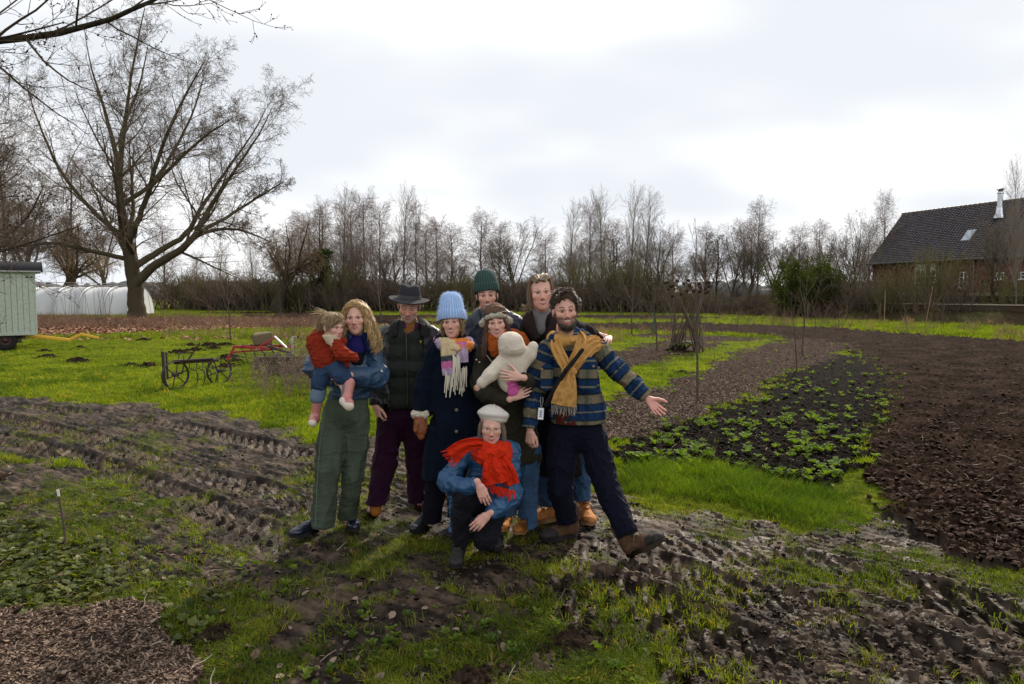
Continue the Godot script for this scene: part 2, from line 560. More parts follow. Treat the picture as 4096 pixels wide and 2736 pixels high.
# ---------------------------------------------------------------- smooth bodies
# A shape is a list of tapered capsules [ax,ay,az, bx,by,bz, ra,rb, flat, blend, tag] (flat squashes along z)
# or ellipsoids [cx,cy,cz, rx,ry,rz, blend, tag]; a tag below zero carves. The smooth union is meshed as surface nets.
func sdf(job: Dictionary) -> MB:
	var pr: Array = job.pr
	var cell: float = job.cell
	var lo := Vector3.INF
	var hi := -Vector3.INF
	for p in pr:
		var r: float
		if p.size() == 8:
			if p[7] < 0: continue
			var rr := Vector3(p[3], p[4], p[5])
			lo = lo.min(Vector3(p[0], p[1], p[2]) - rr)
			hi = hi.max(Vector3(p[0], p[1], p[2]) + rr)
		else:
			if p[10] < 0: continue
			r = maxf(p[6], p[7])
			for e in [Vector3(p[0], p[1], p[2]), Vector3(p[3], p[4], p[5])]:
				lo = lo.min(e - Vector3(r, r, r))
				hi = hi.max(e + Vector3(r, r, r))
	var mg := cell * 3.0 + 0.012
	lo -= Vector3(mg, mg, mg)
	hi += Vector3(mg, mg, mg)
	var nx := int((hi.x - lo.x) / cell) + 2
	var ny := int((hi.y - lo.y) / cell) + 2
	var nzz := int((hi.z - lo.z) / cell) + 2
	var v := PackedFloat32Array()
	v.resize(nx * ny * nzz)
	v.fill(1.0)
	var tg := PackedByteArray()
	tg.resize(v.size())
	var best := PackedFloat32Array()
	best.resize(v.size())
	best.fill(9.0)
	for p in pr:
		var ell: bool = p.size() == 8
		var ax: float = p[0]
		var ay: float = p[1]
		var az: float = p[2]
		var bx: float = p[3]
		var by: float = p[4]
		var bz: float = p[5]
		var ra: float = 0.0
		var rb: float = 0.0
		var fl: float = 1.0
		var k: float = p[6] if ell else p[9]
		var tagn: int = int(p[7] if ell else p[10])
		var carve := tagn < 0
		var pl: Vector3
		var ph: Vector3
		var m := k + cell * 2.5
		if ell:
			pl = Vector3(ax - bx - m, ay - by - m, az - bz - m)
			ph = Vector3(ax + bx + m, ay + by + m, az + bz + m)
		else:
			ra = p[6]; rb = p[7]; fl = p[8]
			var r := maxf(ra, rb) + m
			pl = Vector3(minf(ax, bx) - r, minf(ay, by) - r, minf(az, bz) - r)
			ph = Vector3(maxf(ax, bx) + r, maxf(ay, by) + r, maxf(az, bz) + r)
		var x0 := clampi(int((pl.x - lo.x) / cell), 0, nx - 1)
		var x1 := clampi(int((ph.x - lo.x) / cell) + 1, 0, nx - 1)
		var y0 := clampi(int((pl.y - lo.y) / cell), 0, ny - 1)
		var y1 := clampi(int((ph.y - lo.y) / cell) + 1, 0, ny - 1)
		var z0 := clampi(int((pl.z - lo.z) / cell), 0, nzz - 1)
		var z1 := clampi(int((ph.z - lo.z) / cell) + 1, 0, nzz - 1)
		var ifl := 1.0 / fl
		var ex := bx - ax
		var ey := by - ay
		var ez := (bz - az) * ifl
		var il := 1.0 / maxf(ex * ex + ey * ey + ez * ez, 1e-8)
		var ik := 1.0 / maxf(k, 1e-5)
		var dr := rb - ra
		for kz in range(z0, z1 + 1):
			var pz := lo.z + kz * cell - az
			if not ell: pz *= ifl
			for ky in range(y0, y1 + 1):
				var py := lo.y + ky * cell - ay
				var at := (kz * ny + ky) * nx
				for kx in range(x0, x1 + 1):
					var px := lo.x + kx * cell - ax
					var d: float
					if ell:
						var q0 := px / bx
						var q1 := py / by
						var q2 := pz / bz
						var k0 := sqrt(q0 * q0 + q1 * q1 + q2 * q2)
						q0 /= bx; q1 /= by; q2 /= bz
						d = k0 * (k0 - 1.0) / maxf(sqrt(q0 * q0 + q1 * q1 + q2 * q2), 1e-5)
					else:
						var t := (px * ex + py * ey + pz * ez) * il
						t = clampf(t, 0.0, 1.0)
						var ux := px - ex * t
						var uy := py - ey * t
						var uz := pz - ez * t
						d = sqrt(ux * ux + uy * uy + uz * uz) - ra - dr * t
					var i := at + kx
					var o := v[i]
					if carve:
						var hh := maxf(k - absf(o + d), 0.0) * ik
						v[i] = maxf(o, -d) + hh * hh * k * 0.25
					else:
						var hh := maxf(k - absf(o - d), 0.0) * ik
						v[i] = minf(o, d) - hh * hh * k * 0.25
						if d < best[i]:
							best[i] = d
							tg[i] = tagn
	# folds and bumps: [kind, amplitude, fx, fy, fz] (kind 0 soft noise, 1 creases, 2 baffles along y), optional first tag and last tag
	for f in job.get("disp", []):
		var t0: int = f[5] if f.size() > 5 else 0
		var t1: int = f[6] if f.size() > 6 else 255
		for kz in nzz:
			for ky in ny:
				var at := (kz * ny + ky) * nx
				for kx in nx:
					var i := at + kx
					if absf(v[i]) > 0.035 or tg[i] < t0 or tg[i] > t1:
						continue
					var x: float = (lo.x + kx * cell) * f[2]
					var y: float = (lo.y + ky * cell) * f[3]
					var z: float = (lo.z + kz * cell) * f[4]
					if f[0] == 0:
						v[i] -= f[1] * nc.get_noise_3d(x, y, z)
					elif f[0] == 1:
						var q := nc.get_noise_3d(x, y, z) * 6.0
						v[i] -= f[1] * (exp(-q * q) - 0.3)
					else:
						v[i] -= f[1] * (absf(sin(PI * y)) - 0.6)
	# straight cuts at hems and cuffs: [x, y, z, outward normal, reach]
	for f in job.get("cuts", []):
		var n := Vector3(f[3], f[4], f[5])
		var c := Vector3(f[0], f[1], f[2])
		var i0 := Vector3i(((c - lo) / cell - Vector3.ONE * (f[6] / cell)).floor())
		var i1 := Vector3i(((c - lo) / cell + Vector3.ONE * (f[6] / cell)).ceil())
		for kz in range(maxi(i0.z, 0), mini(i1.z, nzz - 1) + 1):
			for ky in range(maxi(i0.y, 0), mini(i1.y, ny - 1) + 1):
				for kx in range(maxi(i0.x, 0), mini(i1.x, nx - 1) + 1):
					var i := (kz * ny + ky) * nx + kx
					var d := (lo + Vector3(kx, ky, kz) * cell - c).dot(n)
					if d > v[i]:
						v[i] = d
	var mb := MB.new()
	var cols: Array = job.get("cols", [Color(0.5, 0.5, 0.5)])
	var pat: String = job.get("pat", "")
	var xf: Transform3D = job.get("xf", Transform3D.IDENTITY)
	var id := PackedInt32Array()
	id.resize(v.size())
	id.fill(-1)
	var sx := 1
	var sy := nx
	var sz := nx * ny
	var far := cell * 7.0
	for kz in nzz - 1:
		for ky in ny - 1:
			var at := (kz * ny + ky) * nx
			for kx in nx - 1:
				var i := at + kx
				var a := v[i]
				if a > far or a < -far:
					continue
				var c0 := a
				var c1 := v[i + 1]
				var c2 := v[i + sy]
				var c3 := v[i + sy + 1]
				var c4 := v[i + sz]
				var c5 := v[i + sz + 1]
				var c6 := v[i + sz + sy]
				var c7 := v[i + sz + sy + 1]
				var neg := int(c0 < 0) + int(c1 < 0) + int(c2 < 0) + int(c3 < 0) + int(c4 < 0) + int(c5 < 0) + int(c6 < 0) + int(c7 < 0)
				if neg == 0 or neg == 8:
					continue
				var s := Vector3.ZERO
				var m := 0
				if (c0 < 0) != (c1 < 0): s += Vector3(c0 / (c0 - c1), 0, 0); m += 1
				if (c2 < 0) != (c3 < 0): s += Vector3(c2 / (c2 - c3), 1, 0); m += 1
				if (c4 < 0) != (c5 < 0): s += Vector3(c4 / (c4 - c5), 0, 1); m += 1
				if (c6 < 0) != (c7 < 0): s += Vector3(c6 / (c6 - c7), 1, 1); m += 1
				if (c0 < 0) != (c2 < 0): s += Vector3(0, c0 / (c0 - c2), 0); m += 1
				if (c1 < 0) != (c3 < 0): s += Vector3(1, c1 / (c1 - c3), 0); m += 1
				if (c4 < 0) != (c6 < 0): s += Vector3(0, c4 / (c4 - c6), 1); m += 1
				if (c5 < 0) != (c7 < 0): s += Vector3(1, c5 / (c5 - c7), 1); m += 1
				if (c0 < 0) != (c4 < 0): s += Vector3(0, 0, c0 / (c0 - c4)); m += 1
				if (c1 < 0) != (c5 < 0): s += Vector3(1, 0, c1 / (c1 - c5)); m += 1
				if (c2 < 0) != (c6 < 0): s += Vector3(0, 1, c2 / (c2 - c6)); m += 1
				if (c3 < 0) != (c7 < 0): s += Vector3(1, 1, c3 / (c3 - c7)); m += 1
				s /= m
				var q := lo + Vector3(kx + s.x, ky + s.y, kz + s.z) * cell
				var g := Vector3(lerpf(lerpf(c1 - c0, c3 - c2, s.y), lerpf(c5 - c4, c7 - c6, s.y), s.z), lerpf(lerpf(c2 - c0, c3 - c1, s.x), lerpf(c6 - c4, c7 - c5, s.x), s.z), lerpf(lerpf(c4 - c0, c5 - c1, s.x), lerpf(c6 - c2, c7 - c3, s.x), s.y))
				var tt: int = tg[i + (1 if s.x > 0.5 else 0) + (sy if s.y > 0.5 else 0) + (sz if s.z > 0.5 else 0)]
				var col: Color = cols[mini(tt, cols.size() - 1)]
				if pat != "":
					col = face_col(q, tt, col, job) if pat == "face" else pattern(pat, q, tt, col, pr)
				id[i] = mb.vert(xf * q, (xf.basis * g).normalized(), col)
				# faces round the three edges that meet at this corner
				if kx > 0 and ky > 0 and kz > 0:
					if (c0 < 0) != (c1 < 0):
						face(mb, id[i], id[i - sy], id[i - sy - sz], id[i - sz], c0 < 0)
					if (c0 < 0) != (c2 < 0):
						face(mb, id[i], id[i - sz], id[i - sz - sx], id[i - sx], c0 < 0)
					if (c0 < 0) != (c4 < 0):
						face(mb, id[i], id[i - sx], id[i - sx - sy], id[i - sy], c0 < 0)
	return mb

func face(mb: MB, a: int, b: int, c: int, d: int, turn: bool) -> void:
	if a < 0 or b < 0 or c < 0 or d < 0:
		return
	if turn:
		mb.ix.append_array(PackedInt32Array([a, c, b, a, d, c]))
	else:
		mb.ix.append_array(PackedInt32Array([a, b, c, a, c, d]))

func along(p: Vector3, q: Array) -> float:
	var a := Vector3(q[0], q[1], q[2])
	var e := (Vector3(q[3], q[4], q[5]) - a).normalized()
	return (p - a).dot(e)

# woven, knitted and printed colours
func pattern(pat: String, p: Vector3, t: int, col: Color, pr: Array) -> Color:
	match pat:
		"plaid":
			# tag 0 is the body, tags 1.. are arm pieces (their first capsule gives the run of the sleeve)
			var u := p.y
			var w := p.x
			if t > 0:
				for q in pr:
					if q.size() > 8 and int(q[10]) == t:
						u = -along(p, q) - 0.31 * t
						w = p.z + p.x * 0.4
						break
			var f := fposmod(u / 0.182 + 0.12, 1.0)
			var blue := Color(0.017, 0.046, 0.125)
			var sand := Color(0.2, 0.182, 0.125)
			var dark := Color(0.014, 0.026, 0.034)
			var g := fposmod(w / 0.118 + 0.3, 1.0)
			var c := blue
			if f > 0.56 and f < 0.62 or f > 0.95: c = dark
			elif f >= 0.62 and f < 0.95:
				c = sand
				if g < 0.13 or (g > 0.24 and g < 0.33): c = Color(0.27, 0.2, 0.135)
				elif g > 0.55 and g < 0.8: c = Color(0.13, 0.125, 0.095)
			elif f > 0.26 and f < 0.32: c = Color(0.23, 0.21, 0.15)
			elif g > 0.55 and g < 0.8: c = Color(0.012, 0.034, 0.09)
			return c * (0.9 + 0.25 * nf.get_noise_3d(p.x * 30.0, p.y * 30.0, p.z * 30.0))
		"denim":
			return col * (1.0 + 0.5 * nz.get_noise_3d(p.x * 12.0, p.y * 5.0, p.z * 12.0))
		"fleece":
			return col * (1.0 + 0.16 * nc.get_noise_3d(p.x * 12.0, p.y * 12.0, p.z * 12.0))
		"bands":
			# the striped scarf: colours follow the run of the cloth
			var pal := [Color(0.5, 0.38, 0.52), Color(0.8, 0.27, 0.06), Color(0.72, 0.55, 0.33), Color(0.46, 0.36, 0.5), Color(0.72, 0.2, 0.42), Color(0.74, 0.58, 0.38)]
			var k: int
			if t >= 4:
				var tail := [Color(0.72, 0.56, 0.34), Color(0.72, 0.56, 0.34), Color(0.07, 0.08, 0.1), Color(0.72, 0.22, 0.46), Color(0.52, 0.4, 0.58), Color(0.52, 0.4, 0.58), Color(0.52, 0.4, 0.58)]
				k = clampi(int((pr[pr.size() - 1][1] + 0.1 - p.y) / 0.042), 0, 6)
				return tail[k] * (0.95 + 0.25 * nc.get_noise_3d(p.x * 9.0, p.y * 9.0, p.z * 9.0))
			var ang := atan2(p.z, p.x) + 0.06 * nc.get_noise_3d(p.x * 5.0, p.y * 5.0, p.z * 5.0)
			k = int(fposmod(ang / TAU * 14.0 + 0.3, 6.0))
			return pal[k] * (0.95 + 0.25 * nc.get_noise_3d(p.x * 9.0, p.y * 9.0, p.z * 9.0))
		"herring":
			var s := sin((p.y + absf(fposmod(p.x, 0.03) - 0.015) * 1.2) * 420.0)
			return col * (1.0 + 0.1 * s)
		"leather":
			return col * (1.0 + 0.4 * nc.get_noise_3d(p.x * 4.0, p.y * 4.0, p.z * 4.0))
	return col

# skin tones in head axes: warmer cheeks and nose, brows, lips, stubble
func face_col(p: Vector3, t: int, col: Color, job: Dictionary) -> Color:
	var c := col
	if t > 1:
		return c
	var ax := absf(p.x)
	# blotchy cold skin
	var bl := nf.get_noise_3d(p.x * 14.0, p.y * 14.0, p.z * 14.0)
	c = Color(c.r * (1.0 + 0.03 * bl), c.g * (1.0 - 0.05 * bl), c.b * (1.0 - 0.05 * bl))
	if p.z > 0.0:
		var cheek := exp(-(pow(ax - 0.042, 2) + pow(p.y + 0.035, 2)) / 0.0008)
		var nose := exp(-(ax * ax + pow(p.y + 0.042, 2)) / 0.0003)
		c = c.lerp(Color(col.r, col.g * 0.66, col.b * 0.62), clampf(0.32 * cheek + 0.3 * nose, 0.0, 0.45))
		var by: float = 0.0205 + 0.006 * sin(clampf((ax - 0.012) / 0.036, 0.0, 1.0) * 2.4)
		if p.z > 0.05 and ax > 0.012 and ax < 0.05 and absf(p.y - by) < float(job.get("brow_w", 0.004)):
			c = c.lerp(job.get("brow", Color(0.1, 0.06, 0.04)), 0.8)
	var beard: float = job.get("beard", 0.0)
	if beard > 0.0 and p.z > -0.02:
		var m := 0.0
		var line := (-0.045 if beard < 0.9 else -0.036) - 0.02 * clampf(1.0 - ax / 0.05, 0.0, 1.0) * (0.0 if ax > 0.03 else 1.0)
		m = smoothstep(line + 0.006, line - 0.012, p.y)
		if ax < 0.03 and p.y > -0.062 and p.y < -0.046 and p.z > 0.06:
			m = maxf(m, smoothstep(-0.049, -0.053, p.y))
		if ax > 0.052:
			m = maxf(m, smoothstep(0.0, -0.03, p.y) * smoothstep(0.075, 0.03, p.z))
		if p.y < -0.135: m *= 0.3
		var g := 0.7 + 0.6 * nf.get_noise_3d(p.x * 60.0, p.y * 60.0, p.z * 60.0)
		c = c.lerp(job.beard_col, clampf(m * beard * g, 0.0, 0.95))
	return c

# ---------------------------------------------------------------- people
var queue := []   # [node, part name, job, material, group key]

func person(label: String, at: Vector3, category := "person") -> Node3D:
	return thing("person", label, category, at, "people posing together on the farm track")

func wear(p: Node3D, called: String, pr: Array, cell: float, cols: Array, m: Material, disp := [], pat := "", xf := Transform3D.IDENTITY, cuts := []) -> void:
	queue.append([p, called, {"pr": pr, "cell": cell, "cols": cols, "disp": disp, "pat": pat, "xf": xf, "cuts": cuts}, m])

func turned(at: Vector3, yaw: float, pitch: float, roll: float, s := 1.0) -> Transform3D:
	var b := Basis(Vector3.UP, deg_to_rad(yaw)) * Basis(Vector3.RIGHT, deg_to_rad(pitch)) * Basis(Vector3.BACK, deg_to_rad(roll))
	return Transform3D(b * Basis.from_scale(Vector3(s, s, s)), at)

# the head in its own axes: eyes near y 0, face towards +z
func head(p: Node3D, xf: Transform3D, o: Dictionary) -> void:
	var w: float = 1.06 * o.get("wide", 1.0)
	var sm: float = o.get("smile", 0.5)
	var op: float = o.get("open", 1.0)
	var ns: float = o.get("nose", 1.0)
	var pr := []
	pr.append([0.0, 0.035, -0.015, 0.073 * w, 0.088, 0.094, 0.02, 0])
	pr.append([0.0, -0.036, 0.028, 0.0585 * w, 0.084, 0.06, 0.03, 0])
	pr.append([0.0, -0.078, 0.026, 0.047 * w * o.get("jaw", 1.0), 0.042, 0.053, 0.03, 0])
	pr.append([0.0, -0.108, 0.06, 0.022 * o.get("chin", 1.0), 0.018, 0.02, 0.025, 0])
	for s in [-1.0, 1.0]:
		pr.append([0.043 * w * s, -0.03 + 0.004 * sm, 0.056, 0.023, 0.02, 0.022, 0.02, 0])
		pr.append([0.012 * s, 0.013, 0.082, 0.046 * s * w, 0.015, 0.066, 0.009, 0.008, 1.0, 0.018, 0])
		pr.append([0.0775 * w * s, -0.008, -0.012, 0.009, 0.03, 0.018, 0.008, 0])
	pr.append([0.0, 0.006, 0.084, 0.0, -0.038, 0.086 + 0.014 * ns, 0.008, 0.0105, 1.0, 0.014, 0])
	for s in [-1.0, 1.0]:
		pr.append([0.012 * s, -0.043, 0.09, 0.0085, 0.0075, 0.01, 0.008, 0])
		pr.append([0.0315 * s, -0.002, 0.093, 0.0185, 0.0125, 0.0175, 0.01, -1])
	# lips round an open or closed mouth
	var lw := 0.023 + 0.011 * sm
	var up := 0.011 * sm
	var gap := 0.0085 * op
	for s in [-1.0, 1.0]:
		pr.append([0.0, -0.0655 + gap * 0.75, 0.0865, lw * s, -0.069 + up, 0.073, 0.0034, 0.002, 1.0, 0.006, 2])
		pr.append([0.0, -0.0735 - gap * 0.85, 0.0845, lw * s, -0.07 + up, 0.073, 0.0054, 0.0025, 1.0, 0.007, 2])
	if op > 0.0:
		pr.append([0.0, -0.0695, 0.094, lw * 0.62, gap * 0.85, 0.0155, 0.003, -1])
		for s in [-1.0, 1.0]:
			pr.append([lw * 0.5 * s, -0.0685 + up * 0.3, 0.088, lw * 0.44, gap * 0.75, 0.0145, 0.003, -1])
	else:
		for s in [-1.0, 1.0]:
			pr.append([0.0, -0.0695, 0.0905, lw * s, -0.0695 + up, 0.077, 0.0014, 0.0012, 1.0, 0.002, -1])
	if sm > 0.3:
		for s in [-1.0, 1.0]:
			pr.append([0.02 * s, -0.044, 0.092, 0.037 * s, -0.07 + up, 0.078, 0.003, 0.0025, 1.0, 0.008, -1])
	pr.append([0.0, -0.07, -0.02, 0.0, -0.2, -0.035, 0.05 * w, 0.056, 1.0, 0.03, 1])
	var skin: Color = o.skin
	var job := {"pr": pr, "cell": 0.0036, "cols": [skin, skin * 0.97, o.get("lips", Color(0.42, 0.15, 0.13)), skin], "pat": "face", "xf": xf, "brow": o.get("brow", Color(0.1, 0.06, 0.04)), "brow_w": o.get("brow_w", 0.0042), "beard": o.get("beard", 0.0), "beard_col": o.get("beard_col", Color(0.05, 0.035, 0.03))}
	if o.has("beard_fur"):
		job["disp"] = []
	queue.append([p, "body", job, mat(0.55, 0.0, "skin")])
	# eyes
	if not o.get("shut", false):
		for s in [-1.0, 1.0]:
			var mb := MB.new()
			var ex := xf * Transform3D(Basis.IDENTITY, Vector3(0.0315 * s, -0.003, 0.0685))
			var prof := []
			for k in 13:
				var t := PI * k / 12
				prof.append([maxf(sin(t), 0.001) * 0.0122, -cos(t) * 0.0122])
			mb.lathe(prof, 14, ex * Transform3D(Basis(Vector3.RIGHT, PI / 2), Vector3.ZERO), Color(0.6, 0.56, 0.53))
			for k in mb.v.size():
				var q: Vector3 = ex.affine_inverse() * mb.v[k]
				if q.z > 0.0105: mb.c[k] = o.get("iris", Color(0.05, 0.035, 0.025))
				elif q.z > 0.0085: mb.c[k] = o.get("iris", Color(0.05, 0.035, 0.025)) * 1.4
			put(p, "eye", mb.mesh(), mat(0.15))
			# upper lid and lashes, lower lid
			var lid := MB.new()
			var pts := PackedVector3Array()
			var low := PackedVector3Array()
			for k in 7:
				var u := k / 6.0
				var x: float = lerpf(0.018, 0.045, u) * s
				pts.append(xf * Vector3(x, -0.0005 + 0.0042 * sin(PI * u) - 0.003 * sm * u, 0.0815 - 0.009 * pow(u - 0.35, 2) * 6.0))
				low.append(xf * Vector3(x, -0.0065 - 0.0025 * sin(PI * u) + 0.003 * sm, 0.0805 - 0.009 * pow(u - 0.35, 2) * 6.0))
			lid.tube(pts, PackedFloat32Array([0.001, 0.0022, 0.0024, 0.0024, 0.0024, 0.0022, 0.001]), 5, o.get("lash", Color(0.06, 0.035, 0.03)))
			lid.tube(low, PackedFloat32Array([0.001, 0.002, 0.0024, 0.0026, 0.0024, 0.002, 0.001]), 5, skin * 0.92)
			put(p, "eyelid", lid.mesh(), mat(0.6))
	else:
		for s in [-1.0, 1.0]:
			var lid := MB.new()
			lid.ball(Vector3.ZERO, Vector3(0.0135, 0.0105, 0.0115), skin * 0.95, 12)
			var pts := PackedVector3Array()
			for k in 6:
				var u := k / 5.0
				pts.append(Vector3(lerpf(-0.0125, 0.0125, u), -0.0045 - 0.003 * sin(PI * u), 0.0118 - 0.006 * pow(u * 2.0 - 1.0, 2)))
			lid.tube(pts, PackedFloat32Array([0.001, 0.0016, 0.0018, 0.0018, 0.0016, 0.001]), 5, Color(0.08, 0.05, 0.04))
			var e := put(p, "eyelid", lid.mesh(), mat(0.6))
			e.transform = xf * Transform3D(Basis.IDENTITY, Vector3(0.0315 * s, -0.003, 0.0685))
	if op > 0.0:
		var tm := MB.new()
		var pts := PackedVector3Array()
		var rr := PackedFloat32Array()
		for k in 9:
			var u := k / 4.0 - 1.0
			pts.append(xf * Vector3(lw * 0.92 * u, -0.0685 + up * u * u * 0.8, 0.0785 - 0.0095 * u * u))
			rr.append(0.0068 * op * (1.0 - 0.55 * u * u) * xf.basis.x.length())
		tm.tube(pts, rr, 8, Color(0.6, 0.55, 0.48), true, 1.0)
		put(p, "teeth", tm.mesh(), mat(0.3))

# a hand in its own axes: wrist at the origin, fingers towards -y, back of the hand +z, thumb on the +x side (side = 1) or -x
func hand(p: Node3D, xf: Transform3D, side: float, curl: Array, skin: Color, spread := 0.12, thumb := 0.5, sleeve := 0.025) -> void:
	var pr := []
	pr.append([0.0, sleeve, 0.0, 0.0, -0.015, 0.0, 0.027, 0.024, 0.8, 0.01, 0])
	pr.append([0.018 * side, -0.02, 0.0, 0.026 * side, -0.085, 0.002, 0.018, 0.0135, 0.85, 0.012, 0])
	pr.append([-0.014 * side, -0.02, 0.0, -0.026 * side, -0.078, 0.0, 0.018, 0.0125, 0.85, 0.012, 0])
	pr.append([0.0, -0.02, 0.0, 0.0, -0.088, 0.003, 0.02, 0.014, 0.8, 0.012, 0])
	var bx := [0.030, 0.010, -0.011, -0.030]
	var by := [-0.088, -0.094, -0.090, -0.080]
	var ln := [0.072, 0.080, 0.074, 0.058]
	var rd := [0.0094, 0.0097, 0.0092, 0.0082]
	for f in 4:
		var a := Vector3(bx[f] * side, by[f], 0.002)
		var ang: float = 0.0
		var sp: float = (1.2 - f * 0.8) * spread * side
		for j in 3:
			ang += curl[f] * [0.75, 1.0, 0.65][j]
			var l: float = ln[f] * [0.46, 0.31, 0.23][j]
			var dir := Vector3(sin(sp) * cos(ang), -cos(ang) * cos(sp), -sin(ang))
			var b := a + dir * l
			pr.append([a.x, a.y, a.z, b.x, b.y, b.z, rd[f] * (1.0 - 0.1 * j), rd[f] * (0.9 - 0.1 * j), 1.0, 0.004, 0])
			a = b
	var t0 := Vector3(0.02 * side, -0.022, -0.004)
	var t1 := t0 + Vector3(side * (0.012 + 0.026 * thumb), -0.034, -0.012)
	var t2 := t1 + Vector3(side * 0.026 * thumb - side * 0.004, -0.03, -0.006)
	var t3 := t2 + Vector3(side * 0.014 * thumb - side * 0.004, -0.024, -0.002)
	pr.append([t0.x, t0.y, t0.z, t1.x, t1.y, t1.z, 0.016, 0.0125, 1.0, 0.012, 0])
	pr.append([t1.x, t1.y, t1.z, t2.x, t2.y, t2.z, 0.0122, 0.0105, 1.0, 0.005, 0])
	pr.append([t2.x, t2.y, t2.z, t3.x, t3.y, t3.z, 0.0106, 0.0085, 1.0, 0.004, 0])
	queue.append([p, "body", {"pr": pr, "cell": 0.0038, "cols": [skin], "xf": xf * Transform3D(Basis.from_scale(Vector3(0.9, 0.9, 0.9)), Vector3.ZERO)}, mat(0.55, 0.0, "skin")])

# a laced shoe or boot: heel at the origin, toe towards +z
func shoe(p: Node3D, called: String, xf: Transform3D, col: Color, sole: Color, rough: float, high: float, laces := Color(-1, 0, 0), chunky := 1.0, toe := Color(-1, 0, 0)) -> void:
	var n := Node3D.new()
	n.name = called
	p.add_child(n, true)
	n.transform = xf
	var pr := []
	pr.append([0.0, 0.055, 0.025, 0.037, 0.04, 0.04, 0.02, 0])
	pr.append([0.0, 0.058, 0.03, 0.0, 0.045, 0.14, 0.036, 0.036, 1.0, 0.03, 0])
	pr.append([0.002, 0.046, 0.2, 0.046 * chunky, 0.03 * chunky, 0.065, 0.03, 1])
	pr.append([0.0, 0.075, 0.07, 0.0, 0.055, 0.16, 0.032, 0.03, 1.0, 0.03, 0])
	pr.append([0.0, 0.06, 0.03, 0.0, 0.06 + high, 0.02, 0.042, 0.05, 1.0, 0.02, 0])
	queue.append([n, "upper", {"pr": pr, "cell": 0.006, "cols": [col, toe if toe.r >= 0.0 else col], "disp": [[1, 0.0022, 1.3, 1.3, 1.3]], "pat": "leather"}, mat(rough)])
	var mb := MB.new()
	var ring := []
	for k in 28:
		var t := TAU * k / 28
		var z := 0.125 - 0.142 * cos(t)
		var w := 0.041 + 0.009 * smoothstep(0.1, 0.2, z) - 0.007 * exp(-pow((z - 0.09) / 0.04, 2))
		ring.append(Vector3(sin(t) * w * chunky * (1.0 if absf(cos(t)) < 0.7 else 1.0), 0, z))
	for lay in [[0.0, 0.97], [0.004, 1.0], [0.026, 1.0], [0.03, 0.96]]:
		for q in ring:
			mb.vert(Vector3(q.x * lay[1], lay[0] + (0.012 if q.z > 0.23 else 0.0), (q.z - 0.12) * lay[1] + 0.12), Vector3(q.x, 0.0, q.z - 0.12).normalized(), sole)
	for l in 3:
		for k in 28:
			var a := l * 28 + k
			var b := l * 28 + (k + 1) % 28
			mb.ix.append_array(PackedInt32Array([a, b, a + 28, b, b + 28, a + 28]))
	for k in range(1, 27):
		mb.ix.append_array(PackedInt32Array([0, k, k + 1]))
	put(n, "sole", mb.mesh(), mat(0.8))
	if laces.r >= 0.0:
		var lm := MB.new()
		for k in 4:
			var y := 0.098 + k * 0.02 + (0.004 if high < 0.06 else 0.01 * k)
			var z := 0.128 - k * 0.026
			lm.tube(PackedVector3Array([Vector3(-0.022, y - 0.006, z - 0.002), Vector3(0, y + 0.002, z + 0.01), Vector3(0.022, y + 0.004, z - 0.006)]), PackedFloat32Array([0.0028, 0.003, 0.0028]), 5, laces)
			lm.tube(PackedVector3Array([Vector3(0.022, y - 0.006, z - 0.002), Vector3(0, y + 0.004, z + 0.012), Vector3(-0.022, y + 0.004, z - 0.006)]), PackedFloat32Array([0.0028, 0.003, 0.0028]), 5, laces)
		for s in [-1.0, 1.0]:
			lm.tube(PackedVector3Array([Vector3(0, 0.125, 0.11), Vector3(0.03 * s, 0.12, 0.12), Vector3(0.05 * s, 0.09, 0.1), Vector3(0.052 * s, 0.06, 0.09)]), PackedFloat32Array([0.0025, 0.0025, 0.0025, 0.002]), 5, laces)
		put(n, "laces", lm.mesh(), mat(0.8))

# strands that run along guide curves in head axes
func strands(p: Node3D, called: String, xf: Transform3D, guides: Array, count: int, sd: int, jit: float, curl: float, turns: float, rad: float, a: Color, b: Color, segs := 12) -> void:
	var r := rng(sd)
	var mb := MB.new()
	var s := xf.basis.x.length()
	for k in count:
		var gi := r.randf() * (guides.size() - 1)
		var g0: Array = guides[int(gi)]
		var g1: Array = guides[mini(int(gi) + 1, guides.size() - 1)]
		var t := gi - int(gi)
		var off := Vector3(r.randfn(), r.randfn(), r.randfn()) * jit
		var pts := PackedVector3Array()
		var rr := PackedFloat32Array()
		var ph := r.randf() * TAU
		var stop := r.randf_range(0.75, 1.0)
		var m := g0.size()
		for q in segs + 1:
			var u := stop * q / float(segs) * (m - 1)
			var i := mini(int(u), m - 2)
			var f := u - i
			var pa: Vector3 = cr(g0, i, f).lerp(cr(g1, i, f), t)
			var grow := 0.25 + 0.75 * u / (m - 1)
			pa += off * grow
			var cu := curl * grow
			var an := ph + turns * TAU * u / (m - 1)
			pa += Vector3(cos(an), 0.25 * sin(an * 1.3), sin(an)) * cu
			pts.append(xf * pa)
			rr.append(rad * s * (1.0 - 0.75 * pow(q / float(segs), 3.0)))
		mb.tube(pts, rr, 4, a.lerp(b, r.randf()), false, 0.6)
	put(p, called, mb.mesh(), mat(0.45, 0.0, "hair"))

func cr(g: Array, i: int, t: float) -> Vector3:
	var p0: Vector3 = g[maxi(i - 1, 0)]
	var p1: Vector3 = g[i]
	var p2: Vector3 = g[mini(i + 1, g.size() - 1)]
	var p3: Vector3 = g[mini(i + 2, g.size() - 1)]
	return p1.cubic_interpolate(p2, p0, p3, t)

